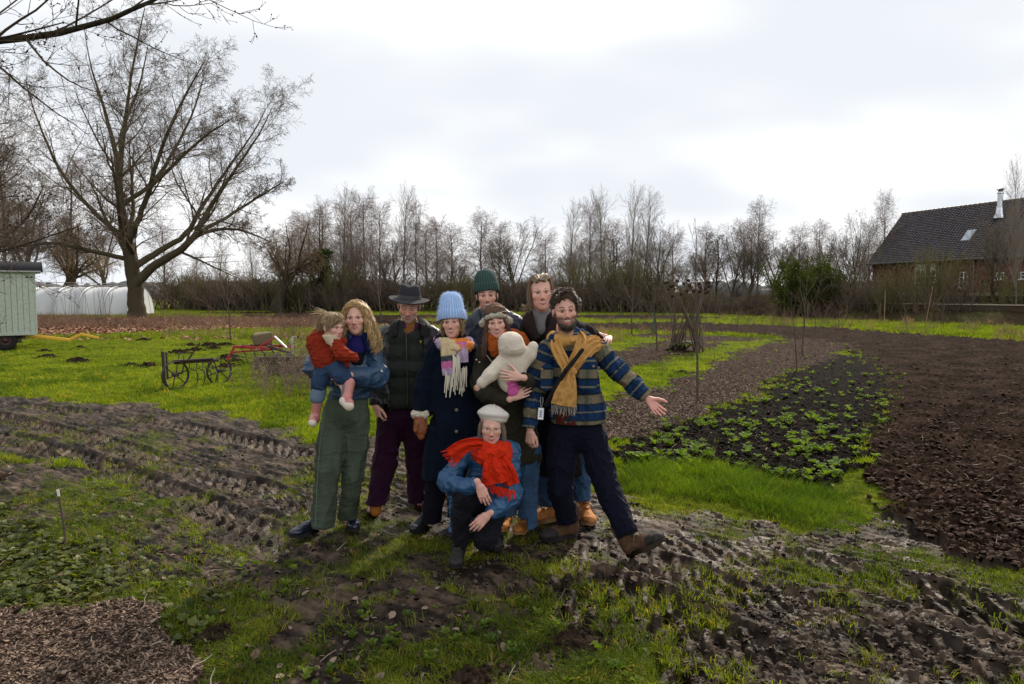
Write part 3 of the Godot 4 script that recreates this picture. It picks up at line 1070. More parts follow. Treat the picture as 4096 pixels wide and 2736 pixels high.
# a knitted beanie in head axes: profile of [radius, height]; ribs run up it
func beanie(p: Node3D, xf: Transform3D, prof: Array, cuff: Array, ribs: int, a: Color, b: Color, fuzz: int, sd: int) -> void:
	var n := Node3D.new()
	n.name = "knitted_hat"
	p.add_child(n, true)
	for part in 2:
		var pf: Array = prof if part == 0 else cuff
		var mb := MB.new()
		var sides := 120
		mb.lathe(pf, sides, xf, a, 1.0, 1.12)
		var inv := xf.affine_inverse()
		for k in mb.v.size():
			var q := inv * mb.v[k]
			var t := atan2(q.z, q.x)
			var rib := cos(t * ribs)
			var fade := clampf(Vector2(q.x, q.z).length() / 0.05, 0.0, 1.0)
			var o := Vector3(q.x, 0, q.z).normalized() * (0.0022 * rib * fade + 0.003 * nc.get_noise_3d(q.x * 3.0, q.y * 3.0, q.z * 3.0))
			mb.v[k] = xf * (q + o)
			mb.c[k] = a.lerp(b, 0.5 + 0.5 * rib * fade)
		put(n, "crown" if part == 0 else "folded_brim", mb.mesh(), mat(0.95, 0.0, "cloth"))
	if fuzz > 0:
		var r := rng(sd)
		var fz := MB.new()
		for k in fuzz:
			var u := r.randf() * (prof.size() - 1.001)
			var i := int(u)
			var rad: float = lerpf(prof[i][0], prof[i + 1][0], u - i)
			var y: float = lerpf(prof[i][1], prof[i + 1][1], u - i)
			if r.randf() < 0.35:
				rad = cuff[1][0]; y = r.randf_range(cuff[0][1], cuff[cuff.size() - 1][1])
			var t := r.randf() * TAU
			var o := Vector3(cos(t), r.randf_range(-0.3, 0.8), sin(t) * 1.12)
			var q := Vector3(cos(t) * rad, y, sin(t) * rad * 1.12)
			var e := q + o * r.randf_range(0.006, 0.02) + Vector3(r.randfn(), r.randfn(), r.randfn()) * 0.004
			fz.tube(PackedVector3Array([xf * q, xf * e]), PackedFloat32Array([0.0007, 0.0003]), 3, a.lerp(Color(0.8, 0.85, 0.92), 0.5))
		put(n, "mohair_fuzz", fz.mesh(), mat(0.9))

# hanging cords at the end of a scarf
func fringe(p: Node3D, from: Array, len: float, rad: float, col: Color, sd: int, lean := Vector3.ZERO) -> void:
	var r := rng(sd)
	var mb := MB.new()
	for f in from:
		var l := len * r.randf_range(0.75, 1.1)
		var pts := PackedVector3Array()
		var rr := PackedFloat32Array()
		var sw := Vector3(r.randfn() * 0.012, 0, r.randfn() * 0.006) + lean
		for k in 6:
			var u := k / 5.0
			pts.append(f + Vector3(0, -l * u, 0) + sw * u * u + Vector3(sin(u * 5.0 + r.randf()) * 0.0025, 0, 0))
			rr.append(rad * (1.0 - 0.3 * u))
		mb.tube(pts, rr, 5, col * r.randf_range(0.85, 1.05), true)
	put(p, "fringe", mb.mesh(), mat(0.9))

func finish_people() -> void:
	var jobs := []
	for q in queue:
		jobs.append(sdf.bind(q[2]))
	var res := run_jobs(jobs)
	var bodies := {}
	for k in queue.size():
		var q: Array = queue[k]
		if q[1] == "body":
			var key: int = q[0].get_instance_id()
			if not bodies.has(key):
				bodies[key] = [q[0], MB.new(), q[3]]
			var mb: MB = bodies[key][1]
			var s := mb.v.size()
			mb.v.append_array(res[k].v)
			mb.n.append_array(res[k].n)
			mb.c.append_array(res[k].c)
			for i in res[k].ix:
				mb.ix.append(i + s)
		else:
			put(q[0], q[1], res[k].mesh(), q[3])
	for key in bodies:
		put(bodies[key][0], "body", bodies[key][1].mesh(), bodies[key][2])
	queue.clear()

# a felt hat in its own axes (origin at the brim's middle)
func felt_hat(p: Node3D, xf: Transform3D) -> void:
	var n := Node3D.new()
	n.name = "felt_hat"
	p.add_child(n, true)
	n.transform = xf
	var felt := Color(0.033, 0.035, 0.041)
	var mb := MB.new()
	var S := 64
	# brim, bent down in front and at the sides
	var rad := [0.082, 0.1, 0.12, 0.138, 0.147, 0.149, 0.146, 0.12, 0.085]
	var yy := [0.004, 0.0, -0.003, -0.004, -0.002, -0.005, -0.009, -0.01, -0.004]
	for k in rad.size():
		for q in S:
			var t := TAU * q / S
			var bend: float = (rad[k] - 0.08) * (-0.16 * sin(t) + 0.10 * cos(2.0 * t))
			mb.vert(Vector3(cos(t) * rad[k], yy[k] + bend, sin(t) * rad[k] * 1.1), Vector3(0, 1, 0) if k < 5 else Vector3(0, -1, 0), felt)
	for k in rad.size() - 1:
		for q in S:
			var a := k * S + q
			var b := k * S + (q + 1) % S
			mb.ix.append_array(PackedInt32Array([a, a + S, b, b, a + S, b + S]))
	put(n, "brim", mb.mesh(), mat(0.95, 0.0, "cloth"))
	var cr_ := [[0.086, -0.004], [0.085, 0.03], [0.081, 0.065], [0.077, 0.088], [0.07, 0.1], [0.055, 0.1], [0.03, 0.09], [0.004, 0.084]]
	var cm := MB.new()
	cm.lathe(cr_, S, Transform3D.IDENTITY, felt, 0.98, 1.12)
	for k in cm.v.size():
		var q := cm.v[k]
		# the pinch in front and the crease along the top
		var up := clampf((q.y - 0.03) / 0.07, 0.0, 1.0)
		var pinch := up * exp(-pow((absf(q.x) - 0.045) / 0.02, 2)) * clampf(q.z / 0.06, 0.0, 1.0)
		q.z -= pinch * 0.02
		q.x *= 1.0 - 0.08 * up
		if q.y > 0.075:
			q.y -= 0.012 * exp(-pow(q.x / 0.025, 2)) - 0.004
		cm.v[k] = q
	put(n, "crown", cm.mesh(), mat(0.95, 0.0, "cloth"))
	var bd := MB.new()
	bd.lathe([[0.0875, 0.0], [0.0885, 0.002], [0.0865, 0.026], [0.085, 0.027]], S, Transform3D.IDENTITY, Color(0.025, 0.025, 0.028), 0.98, 1.12)
	put(n, "hat_band", bd.mesh(), mat(0.6))

# a brown sheepskin hat with fleece front band and ear flaps, in head axes
func aviator_hat(p: Node3D, h: Transform3D) -> void:
	var n := Node3D.new()
	n.name = "aviator_hat"
	p.add_child(n, true)
	var br := Color(0.11, 0.062, 0.042)
	wear(n, "cap", [[0.0, 0.068, -0.02, 0.092, 0.088, 0.105, 0.02, 0], [0.0, 0.03, -0.03, 0.09, 0.06, 0.1, 0.02, 0]], 0.006, [br], mat(0.7), [[1, 0.008, 0.9, 0.3, 0.9]], "leather", h)
	var fl := Color(0.5, 0.45, 0.36)
	wear(n, "fleece_band", [[-0.07, 0.048, 0.055, -0.03, 0.062, 0.083, 0.017, 0.021, 0.7, 0.015, 0], [-0.03, 0.062, 0.083, 0.03, 0.062, 0.083, 0.021, 0.021, 0.7, 0.015, 0], [0.03, 0.062, 0.083, 0.07, 0.048, 0.055, 0.021, 0.017, 0.7, 0.015, 0]], 0.005, [fl], mat(0.95, 0.0, "wool"), [[0, 0.009, 4, 4, 4]], "fleece", h)
	for s in [-1.0, 1.0]:
		wear(n, "ear_flap", [[0.088 * s, 0.03, 0.0, 0.112 * s, -0.005, 0.0, 0.022, 0.026, 1.0, 0.015, 0], [0.1 * s, -0.005, 0.0, 0.118 * s, 0.01, 0.015, 0.02, 0.018, 1.0, 0.01, 0]], 0.005, [fl], mat(0.95, 0.0, "wool"), [[0, 0.007, 4, 4, 4]], "fleece", h)
	var mb := MB.new()
	var pts := PackedVector3Array()
	var rr := PackedFloat32Array()
	for k in 15:
		var t := PI * k / 14.0
		pts.append(h * Vector3(cos(t) * 0.095, 0.075 + 0.01 * sin(t), -0.02 + sin(t) * 0.108))
		rr.append(0.004)
	mb.tube(pts, rr, 6, Color(0.03, 0.02, 0.016))
	put(n, "trim", mb.mesh(), mat(0.6))

func glasses(p: Node3D, h: Transform3D) -> void:
	var n := Node3D.new()
	n.name = "glasses"
	p.add_child(n, true)
	var mb := MB.new()
	var wire := Color(0.62, 0.5, 0.32)
	for s in [-1.0, 1.0]:
		var pts := PackedVector3Array()
		var rr := PackedFloat32Array()
		for k in 25:
			var t := TAU * k / 24
			pts.append(h * Vector3(0.033 * s + cos(t) * 0.026, -0.006 + sin(t) * 0.021, 0.101 - 0.006 * absf(0.033 + cos(t) * 0.026 * s) / 0.06))
			rr.append(0.0013)
		mb.tube(pts, rr, 5, wire)
		mb.tube(PackedVector3Array([h * Vector3(0.059 * s, 0.0, 0.094), h * Vector3(0.074 * s, 0.002, 0.06), h * Vector3(0.082 * s, 0.004, 0.0)]), PackedFloat32Array([0.0013, 0.0013, 0.0013]), 5, wire)
	mb.tube(PackedVector3Array([h * Vector3(-0.008, 0.0, 0.1), h * Vector3(0, 0.003, 0.104), h * Vector3(0.008, 0.0, 0.1)]), PackedFloat32Array([0.0013, 0.0013, 0.0013]), 5, wire)
	put(n, "wire_frame", mb.mesh(), mat(0.3, 1.0))
	var gm := StandardMaterial3D.new()
	gm.transparency = BaseMaterial3D.TRANSPARENCY_ALPHA
	gm.albedo_color = Color(0.95, 0.97, 1.0, 0.06)
	gm.roughness = 0.05
	for s in [-1.0, 1.0]:
		var lm := MB.new()
		var pts := []
		for k in 24:
			var t := TAU * k / 24
			pts.append(h * Vector3(0.033 * s + cos(t) * 0.0255, -0.006 + sin(t) * 0.0205, 0.1005 - 0.006 * absf(0.033 + cos(t) * 0.026 * s) / 0.06))
		for k in range(1, 23):
			lm.tri(pts[0], pts[k], pts[k + 1], Color(1, 1, 1))
		put(n, "lens", lm.mesh(), gm)

# a white plastic card on a grey loop, printed with blue italic letters that run upwards
func key_tag(p: Node3D, at: Vector3) -> void:
	var n := Node3D.new()
	n.name = "luggage_tag"
	p.add_child(n, true)
	n.position = at
	n.rotation_degrees.z = -4
	var mb := MB.new()
	mb.box(Vector3(0, 0, 0), Vector3(0.043, 0.084, 0.004), Color(0.16, 0.16, 0.17), Basis.IDENTITY, 0.0015)
	put(n, "holder", mb.mesh(), mat(0.3))
	mb = MB.new()
	mb.box(Vector3(0, 0, 0.0025), Vector3(0.037, 0.078, 0.002), Color(0.8, 0.8, 0.82), Basis.IDENTITY, 0.0004)
	put(n, "card", mb.mesh(), mat(0.4))
	mb = MB.new()
	for s in [-1.0, 1.0]:
		mb.tube(PackedVector3Array([Vector3(0, 0.04, 0), Vector3(0.006 * s, 0.065, 0.004), Vector3(0.009 * s, 0.09, 0.0), Vector3(0.006 * s, 0.112, -0.02)]), PackedFloat32Array([0.003, 0.003, 0.003, 0.003]), 6, Color(0.2, 0.2, 0.21))
	put(n, "strap", mb.mesh(), mat(0.7))
	var tm := TextMesh.new()
	tm.text = "ARRI"
	var f := SystemFont.new()
	f.font_names = PackedStringArray(["Droid Sans"])
	f.font_weight = 800
	f.font_italic = true
	tm.font = f
	tm.font_size = 32
	tm.pixel_size = 0.0007
	tm.depth = 0.0008
	var ink := StandardMaterial3D.new()
	ink.albedo_color = Color(0.05, 0.12, 0.5)
	ink.roughness = 0.5
	var o := put(n, "lettering", tm, ink)
	o.position = Vector3(0, 0, 0.0041)
	o.rotation_degrees.z = 90

# a length of woven cloth along pts with lengthwise folds; bands are [end of band 0..1, colour]
func cloth(p: Node3D, called: String, pts: Array, wide: Array, towards: Vector3, folds: float, amp: float, bands: Array, m: Material, sd := 1) -> void:
	var mb := MB.new()
	var NU := 30
	var NV := 22
	var loop := NV * 2
	var ph := sd * 1.7
	var grid := []
	for i in NU + 1:
		var u := i / float(NU)
		var a := u * (pts.size() - 1)
		var k := mini(int(a), pts.size() - 2)
		var c0 := cr(pts, k, a - k)
		var d := (cr(pts, k, minf(a - k + 0.05, 1.0)) - cr(pts, k, maxf(a - k - 0.05, 0.0))).normalized()
		var w: float = lerpf(wide[k], wide[k + 1], a - k)
		var s := d.cross(towards).normalized()
		var n := s.cross(d).normalized()
		if n.dot(towards) < 0.0: n = -n
		var row := PackedVector3Array()
		for j in loop:
			var v := (j / float(NV - 1)) * 2.0 - 1.0 if j < NV else ((loop - 1 - j) / float(NV - 1)) * 2.0 - 1.0
			var f := amp * sin(v * folds * PI + ph + 0.9 * sin(u * 3.0 + ph)) + amp * 1.2 * nc.get_noise_3d(c0.x * 3.0 + v * 0.3, c0.y * 2.0, ph)
			var q := c0 + s * v * w + n * (f + 0.25 * w * (1.0 - v * v))
			if j >= NV: q -= n * 0.008
			row.append(q)
		grid.append(row)
	for i in NU + 1:
		var u := i / float(NU)
		for j in loop:
			var e: Vector3 = grid[mini(i + 1, NU)][j] - grid[maxi(i - 1, 0)][j]
			var g: Vector3 = grid[i][(j + 1) % loop] - grid[i][(j + loop - 1) % loop]
			var col: Color = bands[bands.size() - 1][1]
			for b in bands:
				if u <= b[0]:
					col = b[1]
					break
			mb.vert(grid[i][j], e.cross(g).normalized() if j < NV else e.cross(g).normalized(), col * (0.94 + 0.2 * nf.get_noise_2d(u * 14.0, j * 0.9)))
	# turn the normals outwards
	var mid: Vector3 = (grid[NU / 2][NV / 2] + grid[NU / 2][loop - 1 - NV / 2]) * 0.5
	var flip: bool = mb.n[(NU / 2) * loop + NV / 2].dot(grid[NU / 2][NV / 2] - mid) < 0.0
	if flip:
		for k in mb.n.size():
			mb.n[k] = -mb.n[k]
	for i in NU:
		for j in loop:
			var a := i * loop + j
			var b := i * loop + (j + 1) % loop
			if flip:
				mb.ix.append_array(PackedInt32Array([a, a + loop, b, b, a + loop, b + loop]))
			else:
				mb.ix.append_array(PackedInt32Array([a, b, a + loop, b, b + loop, a + loop]))
	put(p, called, mb.mesh(), m)
func build_people() -> void:
	var p: Node3D
	var h: Transform3D
	var mb: MB
	p = person("person with long curly blonde hair and blue bomber jacket holding the toddler", Vector3(-1.322, 0, -5.05))
	wear(p, "jacket", [[0.186, 1.381, 0, 0.165, 1.171, 0, 0.119, 0.155, 0.68, 0.04, 0], [0.17, 1.174, 0.02, 0.154, 1.065, 0.02, 0.159, 0.151, 0.66, 0.04, 0], [0.15, 1.065, 0.02, 0.149, 1.014, 0.02, 0.151, 0.141, 0.64, 0.02, 0], [0.111, 1.399, 0, 0.263, 1.399, 0, 0.061, 0.061, 0.8, 0.04, 0], [0.298, 1.357, 0, 0.374, 1.197, 0.07, 0.061, 0.065, 1, 0.03, 1], [0.374, 1.197, 0.07, 0.366, 1.164, 0.12, 0.065, 0.065, 1, 0.03, 1], [0.366, 1.164, 0.12, 0.25, 1.183, 0.22, 0.063, 0.054, 1, 0.03, 2], [0.25, 1.183, 0.22, 0.189, 1.199, 0.27, 0.054, 0.04, 1, 0.03, 2], [0.059, 1.362, 0, -0.085, 1.259, 0.06, 0.061, 0.065, 1, 0.03, 3], [-0.085, 1.259, 0.06, -0.095, 1.233, 0.1, 0.065, 0.065, 1, 0.03, 3], [-0.095, 1.233, 0.1, 0.019, 1.18, 0.2, 0.061, 0.052, 1, 0.03, 4], [0.019, 1.18, 0.2, 0.11, 1.158, 0.25, 0.052, 0.04, 1, 0.03, 4]], 0.009, [Color(0.017, 0.048, 0.105), Color(0.017, 0.048, 0.105), Color(0.017, 0.048, 0.105), Color(0.017, 0.048, 0.105), Color(0.017, 0.048, 0.105)], mat(0.5, 0.0, "cloth"), [[1, 0.014, 0.35, 0.6, 0.35], [1, 0.006, 0.8, 1.3, 0.8], [0, 0.012, 0.4, 0.4, 0.4]], "", Transform3D.IDENTITY, [[0.189, 1.199, 0.27, -0.758, 0.199, 0.621, 0.075], [0.11, 1.158, 0.25, 0.857, -0.207, 0.471, 0.075], [0.149, 1.006, 0.02, 0, -1, 0, 0.22]])
	wear(p, "collar", [[0.129, 1.375, 0.1, 0.127, 1.443, 0.05, 0.027, 0.031, 0.7, 0.02, 0], [0.127, 1.443, 0.05, 0.139, 1.46, -0.04, 0.031, 0.027, 0.7, 0.02, 0], [0.311, 1.365, 0.1, 0.281, 1.443, 0.05, 0.027, 0.032, 0.7, 0.02, 0], [0.281, 1.443, 0.05, 0.23, 1.46, -0.04, 0.032, 0.027, 0.7, 0.02, 0], [0.119, 1.449, -0.06, 0.247, 1.449, -0.06, 0.031, 0.031, 0.8, 0.02, 0]], 0.007, [Color(0.012, 0.022, 0.07)], mat(0.95, 0.0, "wool"), [[0, 0.006, 4, 4, 4]], "fleece")
	wear(p, "jumper", [[0.199, 1.454, 0.02, 0.207, 1.358, 0.06, 0.054, 0.072, 0.7, 0.02, 0], [0.209, 1.359, 0.07, 0.212, 1.289, 0.09, 0.061, 0.054, 0.5, 0.02, 1]], 0.008, [Color(0.018, 0.014, 0.095), Color(0.01, 0.01, 0.015)], mat(0.9), [])
	wear(p, "trousers", [[0.139, 1.025, 0, 0.121, 0.915, 0, 0.141, 0.155, 0.66, 0.04, 0], [0.033, 0.864, 0, 0.004, 0.664, 0.03, 0.09, 0.096, 0.85, 0.03, 0], [0.004, 0.664, 0.03, -0.013, 0.487, 0.06, 0.096, 0.087, 0.85, 0.03, 0], [-0.013, 0.487, 0.06, -0.045, 0.08, 0.1, 0.087, 0.083, 0.85, 0.03, 0], [0.197, 0.864, 0, 0.19, 0.658, 0, 0.087, 0.085, 0.85, 0.03, 1], [0.19, 0.658, 0, 0.153, 0.43, -0.02, 0.085, 0.07, 0.85, 0.03, 1], [0.153, 0.43, -0.02, 0.084, 0.078, -0.1, 0.07, 0.076, 0.85, 0.03, 1]], 0.01, [Color(0.083, 0.105, 0.075), Color(0.083, 0.105, 0.075)], mat(0.9, 0.0, "weave"), [[1, 0.010, 0.6, 0.2, 0.6], [1, 0.005, 0.5, 1.3, 0.5]], "denim", Transform3D.IDENTITY, [[-0.045, 0.08, 0.1, 0, -1, 0, 0.158], [0.084, 0.078, -0.1, 0, -1, 0, 0.144]])
	mb = MB.new()
	mb.tube(PackedVector3Array([Vector3(-0.019, 0.932, 0.1), Vector3(-0.048, 0.65, 0.13), Vector3(-0.063, 0.387, 0.16), Vector3(-0.067, 0.128, 0.2)]), PackedFloat32Array([0.003, 0.003, 0.003, 0.003]), 4, Color(0.12, 0.145, 0.1), true)
	put(p, "seam", mb.mesh(), mat(0.9))
	shoe(p, "boot", turned(Vector3(-0.108, -0.004, -0.08), -38, 0, 0, 1.0), Color(0.012, 0.016, 0.03), Color(0.02, 0.02, 0.022), 0.22, 0.13, Color(-1, 0, 0), 1.0)
	shoe(p, "boot", turned(Vector3(0.072, -0.004, -0.24), 22, 0, 0, 1.0), Color(0.012, 0.016, 0.03), Color(0.02, 0.02, 0.022), 0.22, 0.13, Color(-1, 0, 0), 1.0)
	queue.append([p, "body", {"pr": [[0.195, 1.48, 0, 0.153, 0.989, 0, 0.063, 0.09, 0.8, 0.03, 0], [0.043, 0.897, 0, -0.045, 0.077, 0.1, 0.054, 0.036, 0.8, 0.03, 0], [0.197, 0.897, 0, 0.088, 0.076, -0.1, 0.054, 0.036, 0.8, 0.03, 0], [0.313, 1.353, 0, 0.366, 1.174, 0.1, 0.036, 0.032, 0.8, 0.03, 0], [0.366, 1.174, 0.1, 0.189, 1.199, 0.27, 0.032, 0.025, 0.8, 0.03, 0], [0.059, 1.353, 0, -0.092, 1.243, 0.08, 0.036, 0.032, 0.8, 0.03, 0], [-0.092, 1.243, 0.08, 0.11, 1.158, 0.25, 0.032, 0.025, 0.8, 0.03, 0]], "cell": 0.016, "cols": [Color(0.6, 0.34, 0.265)]}, mat(0.55, 0.0, "skin")])
	h = turned(Vector3(0.203, 1.589, 0.03), 3, 0, 2, 0.95)
	head(p, h, {"skin": Color(0.6, 0.34, 0.265), "smile": 0.75, "open": 0, "wide": 0.98, "brow": Color(0.28, 0.17, 0.09), "brow_w": 0.003, "iris": Color(0.06, 0.08, 0.1), "lips": Color(0.46, 0.17, 0.15)})
	hand(p, Transform3D(Vector3(-0.011, -0.939, 0.141), Vector3(0.943, -0.028, -0.113), Vector3(0.116, 0.139, 0.933), Vector3(0.194, 1.203, 0.29)), -1, [0.35, 0.3, 0.35, 0.4], Color(0.6, 0.34, 0.265), 0.1, 0.75, 0.025)
	hand(p, Transform3D(Vector3(0.173, 0.846, 0.254), Vector3(-0.864, 0.216, -0.13), Vector3(-0.183, -0.219, 0.854), Vector3(0.095, 1.157, 0.24)), 1, [0.5, 0.5, 0.5, 0.5], Color(0.6, 0.34, 0.265), 0.1, 0.1, 0.025)
	strands(p, "hair", h, [[Vector3(0.0, 0.092, 0.078), Vector3(-0.045, 0.078, 0.07), Vector3(-0.074, 0.02, 0.055), Vector3(-0.085, -0.06, 0.05), Vector3(-0.095, -0.13, 0.05), Vector3(-0.1, -0.2, 0.06)], [Vector3(0.01, 0.12, 0.03), Vector3(-0.06, 0.09, 0.04), Vector3(-0.09, 0.0, 0.035), Vector3(-0.1, -0.07, 0.03), Vector3(-0.105, -0.14, 0.04), Vector3(-0.1, -0.21, 0.05)], [Vector3(0.0, 0.125, 0.0), Vector3(-0.08, 0.07, 0.0), Vector3(-0.105, -0.02, -0.01), Vector3(-0.12, -0.1, 0.0), Vector3(-0.115, -0.15, 0.01), Vector3(-0.11, -0.19, 0.02)], [Vector3(0.0, 0.125, -0.05), Vector3(-0.06, 0.08, -0.08), Vector3(-0.08, -0.02, -0.1), Vector3(-0.08, -0.08, -0.1), Vector3(-0.08, -0.14, -0.1), Vector3(-0.08, -0.2, -0.09)]], 340, 4, 0.014, 0.012, 4.5, 0.0036, Color(0.5, 0.33, 0.14), Color(0.2, 0.115, 0.05), 20)
	strands(p, "hair", h, [[Vector3(0.005, 0.092, 0.078), Vector3(0.045, 0.08, 0.07), Vector3(0.072, 0.02, 0.055), Vector3(0.09, -0.07, 0.05), Vector3(0.12, -0.16, 0.06), Vector3(0.13, -0.24, 0.08)], [Vector3(-0.01, 0.12, 0.04), Vector3(0.055, 0.09, 0.05), Vector3(0.088, 0.0, 0.04), Vector3(0.11, -0.1, 0.05), Vector3(0.14, -0.2, 0.07), Vector3(0.14, -0.27, 0.09)], [Vector3(-0.01, 0.125, 0.0), Vector3(0.075, 0.085, 0.0), Vector3(0.115, 0.0, 0.0), Vector3(0.15, -0.1, 0.02), Vector3(0.17, -0.19, 0.04), Vector3(0.17, -0.25, 0.06)], [Vector3(0.0, 0.125, -0.05), Vector3(0.06, 0.08, -0.08), Vector3(0.09, -0.02, -0.1), Vector3(0.12, -0.12, -0.08), Vector3(0.13, -0.2, -0.05), Vector3(0.13, -0.26, -0.03)]], 380, 5, 0.016, 0.013, 5.5, 0.0037, Color(0.58, 0.39, 0.17), Color(0.24, 0.14, 0.06), 22)
	wear(p, "hair_cap", [[0.0, 0.05, -0.03, 0.084, 0.086, 0.095, 0.02, 0], [0.0, 0.0, -0.06, 0.08, 0.09, 0.06, 0.02, 0]], 0.006, [Color(0.2, 0.12, 0.055)], mat(0.6), [[1, 0.008, 1.5, 0.5, 1.5]], "", h)
	p = person("toddler in quilted rust red jacket and pink rubber boots on an arm", Vector3(-1.315, 0, -4.82))
	wear(p, "jacket", [[0.002, 1.413, -0.02, 0.04, 1.319, 0, 0.1, 0.114, 0.8, 0.03, 0], [0.062, 1.304, 0.02, 0.104, 1.266, 0.02, 0.096, 0.09, 0.8, 0.03, 0], [-0.052, 1.417, -0.04, -0.02, 1.455, -0.05, 0.062, 0.062, 0.9, 0.03, 1], [0.059, 1.454, 0, 0.154, 1.428, 0.02, 0.045, 0.031, 0.8, 0.02, 0], [0.122, 1.403, 0.08, 0.176, 1.347, 0.12, 0.048, 0.046, 1, 0.02, 2], [0.176, 1.347, 0.12, 0.256, 1.328, 0.13, 0.046, 0.031, 1, 0.02, 2]], 0.007, [Color(0.2, 0.022, 0.011), Color(0.2, 0.022, 0.011), Color(0.2, 0.022, 0.011)], mat(0.85, 0.0, "cloth"), [[1, 0.009, 1.4, 1.4, 1.4], [2, 0.003, 1, 40, 1]])
	wear(p, "hood_lining", [[0.071, 1.461, 0.11, 0.119, 1.401, 0.115, 0.026, 0.015, 0.5, 0.01, 0], [0.042, 1.47, 0.09, 0.119, 1.464, 0.1, 0.014, 0.017, 0.6, 0.01, 0]], 0.006, [Color(0.62, 0.5, 0.36)], mat(0.95, 0.0, "wool"), [[0, 0.005, 5, 5, 5]], "fleece")
	wear(p, "jeans", [[0.044, 1.252, 0.02, -0.002, 1.153, 0.06, 0.069, 0.052, 1, 0.02, 0], [-0.002, 1.153, 0.06, -0.014, 1.063, 0.06, 0.052, 0.043, 1, 0.02, 0], [0.101, 1.254, 0.04, 0.172, 1.205, 0.14, 0.065, 0.052, 1, 0.02, 0], [0.172, 1.205, 0.14, 0.217, 1.169, 0.16, 0.052, 0.041, 1, 0.02, 0]], 0.008, [Color(0.035, 0.065, 0.13)], mat(0.9, 0.0, "weave"), [[1, 0.008, 1, 1, 1]], "denim")
	wear(p, "turn_up", [[-0.008, 1.091, 0.06, -0.018, 1.05, 0.06, 0.05, 0.05, 1, 0.005, 0]], 0.007, [Color(0.12, 0.17, 0.24)], mat(0.9), [])
	wear(p, "rubber_boot", [[-0.014, 1.05, 0.06, -0.036, 0.927, 0.05, 0.038, 0.029, 1, 0.01, 0], [-0.036, 0.927, 0.05, -0.042, 0.899, 0.05, 0.029, 0.031, 1, 0.01, 0], [-0.042, 0.899, 0.05, -0.034, 0.898, 0.12, 0.031, 0.028, 0.9, 0.02, 0]], 0.006, [Color(0.44, 0.17, 0.155), Color(0.44, 0.17, 0.155)], mat(0.32), [])
	wear(p, "rubber_boot", [[0.229, 1.164, 0.17, 0.218, 1.079, 0.2, 0.036, 0.033, 1, 0.01, 0], [0.218, 1.079, 0.2, 0.213, 1.055, 0.21, 0.033, 0.033, 1, 0.01, 0], [0.213, 1.055, 0.21, 0.255, 1.047, 0.29, 0.033, 0.029, 0.9, 0.02, 0]], 0.006, [Color(0.44, 0.17, 0.155), Color(0.44, 0.17, 0.155)], mat(0.32), [])
	wear(p, "boot_sole", [[-0.059, 0.871, 0.03, -0.035, 0.886, 0.13, 0.028, 0.028, 0.9, 0.01, 0]], 0.006, [Color(0.6, 0.5, 0.42)], mat(0.6), [])
	wear(p, "boot_sole", [[0.201, 1.051, 0.23, 0.254, 1.029, 0.3, 0.029, 0.033, 0.7, 0.01, 0]], 0.006, [Color(0.6, 0.5, 0.42)], mat(0.6), [])
	wear(p, "boot_stripe", [[0.199, 1.146, 0.2, 0.197, 1.074, 0.225, 0.014, 0.014, 0.6, 0.01, 0]], 0.005, [Color(0.1, 0.085, 0.1)], mat(0.5), [])
	queue.append([p, "body", {"pr": [[0.042, 1.458, 0, 0.073, 1.267, 0, 0.041, 0.059, 0.8, 0.03, 0], [0.044, 1.252, 0.02, -0.036, 0.927, 0.05, 0.034, 0.017, 0.8, 0.03, 0], [0.101, 1.254, 0.04, 0.218, 1.079, 0.2, 0.034, 0.021, 0.8, 0.03, 0], [0.122, 1.403, 0.08, 0.176, 1.347, 0.12, 0.024, 0.021, 0.8, 0.03, 0], [0.176, 1.347, 0.12, 0.246, 1.328, 0.13, 0.021, 0.015, 0.8, 0.03, 0]], "cell": 0.016, "cols": [Color(0.62, 0.35, 0.28)]}, mat(0.55, 0.0, "skin")])
	h = turned(Vector3(0.086, 1.532, 0.03), 62, 4, 0, 0.74)
	head(p, h, {"skin": Color(0.62, 0.35, 0.28), "smile": 0.2, "open": 0, "wide": 1.08, "nose": 0.4, "brow": Color(0.4, 0.26, 0.16), "brow_w": 0.002, "jaw": 1.05})
	strands(p, "hair", h, [[Vector3(0.0, 0.13, 0.02), Vector3(0.02, 0.12, 0.07), Vector3(0.03, 0.08, 0.095), Vector3(0.035, 0.05, 0.1)], [Vector3(0.0, 0.13, 0.02), Vector3(-0.03, 0.115, 0.07), Vector3(-0.05, 0.07, 0.085), Vector3(-0.06, 0.03, 0.075)], [Vector3(0.0, 0.13, 0.02), Vector3(-0.06, 0.11, 0.04), Vector3(-0.09, 0.04, 0.03), Vector3(-0.095, -0.04, 0.02)], [Vector3(0.0, 0.13, -0.04), Vector3(-0.05, 0.1, -0.09), Vector3(-0.07, 0.02, -0.12), Vector3(-0.08, -0.07, -0.13)], [Vector3(0.0, 0.13, -0.04), Vector3(0.03, 0.1, -0.1), Vector3(0.04, 0.02, -0.13), Vector3(0.04, -0.07, -0.14)], [Vector3(0.0, 0.13, 0.02), Vector3(0.06, 0.11, 0.03), Vector3(0.09, 0.04, 0.02), Vector3(0.095, -0.04, 0.0)]], 300, 9, 0.012, 0.009, 2.5, 0.0045, Color(0.34, 0.23, 0.12), Color(0.2, 0.13, 0.07), 12)
	strands(p, "wisps", h, [[Vector3(0.0, 0.12, -0.04), Vector3(-0.05, 0.15, -0.1), Vector3(-0.09, 0.17, -0.14)], [Vector3(0.0, 0.1, -0.08), Vector3(-0.06, 0.1, -0.15), Vector3(-0.1, 0.08, -0.2)]], 26, 10, 0.015, 0.008, 1.5, 0.002, Color(0.5, 0.38, 0.22), Color(0.38, 0.27, 0.15), 10)
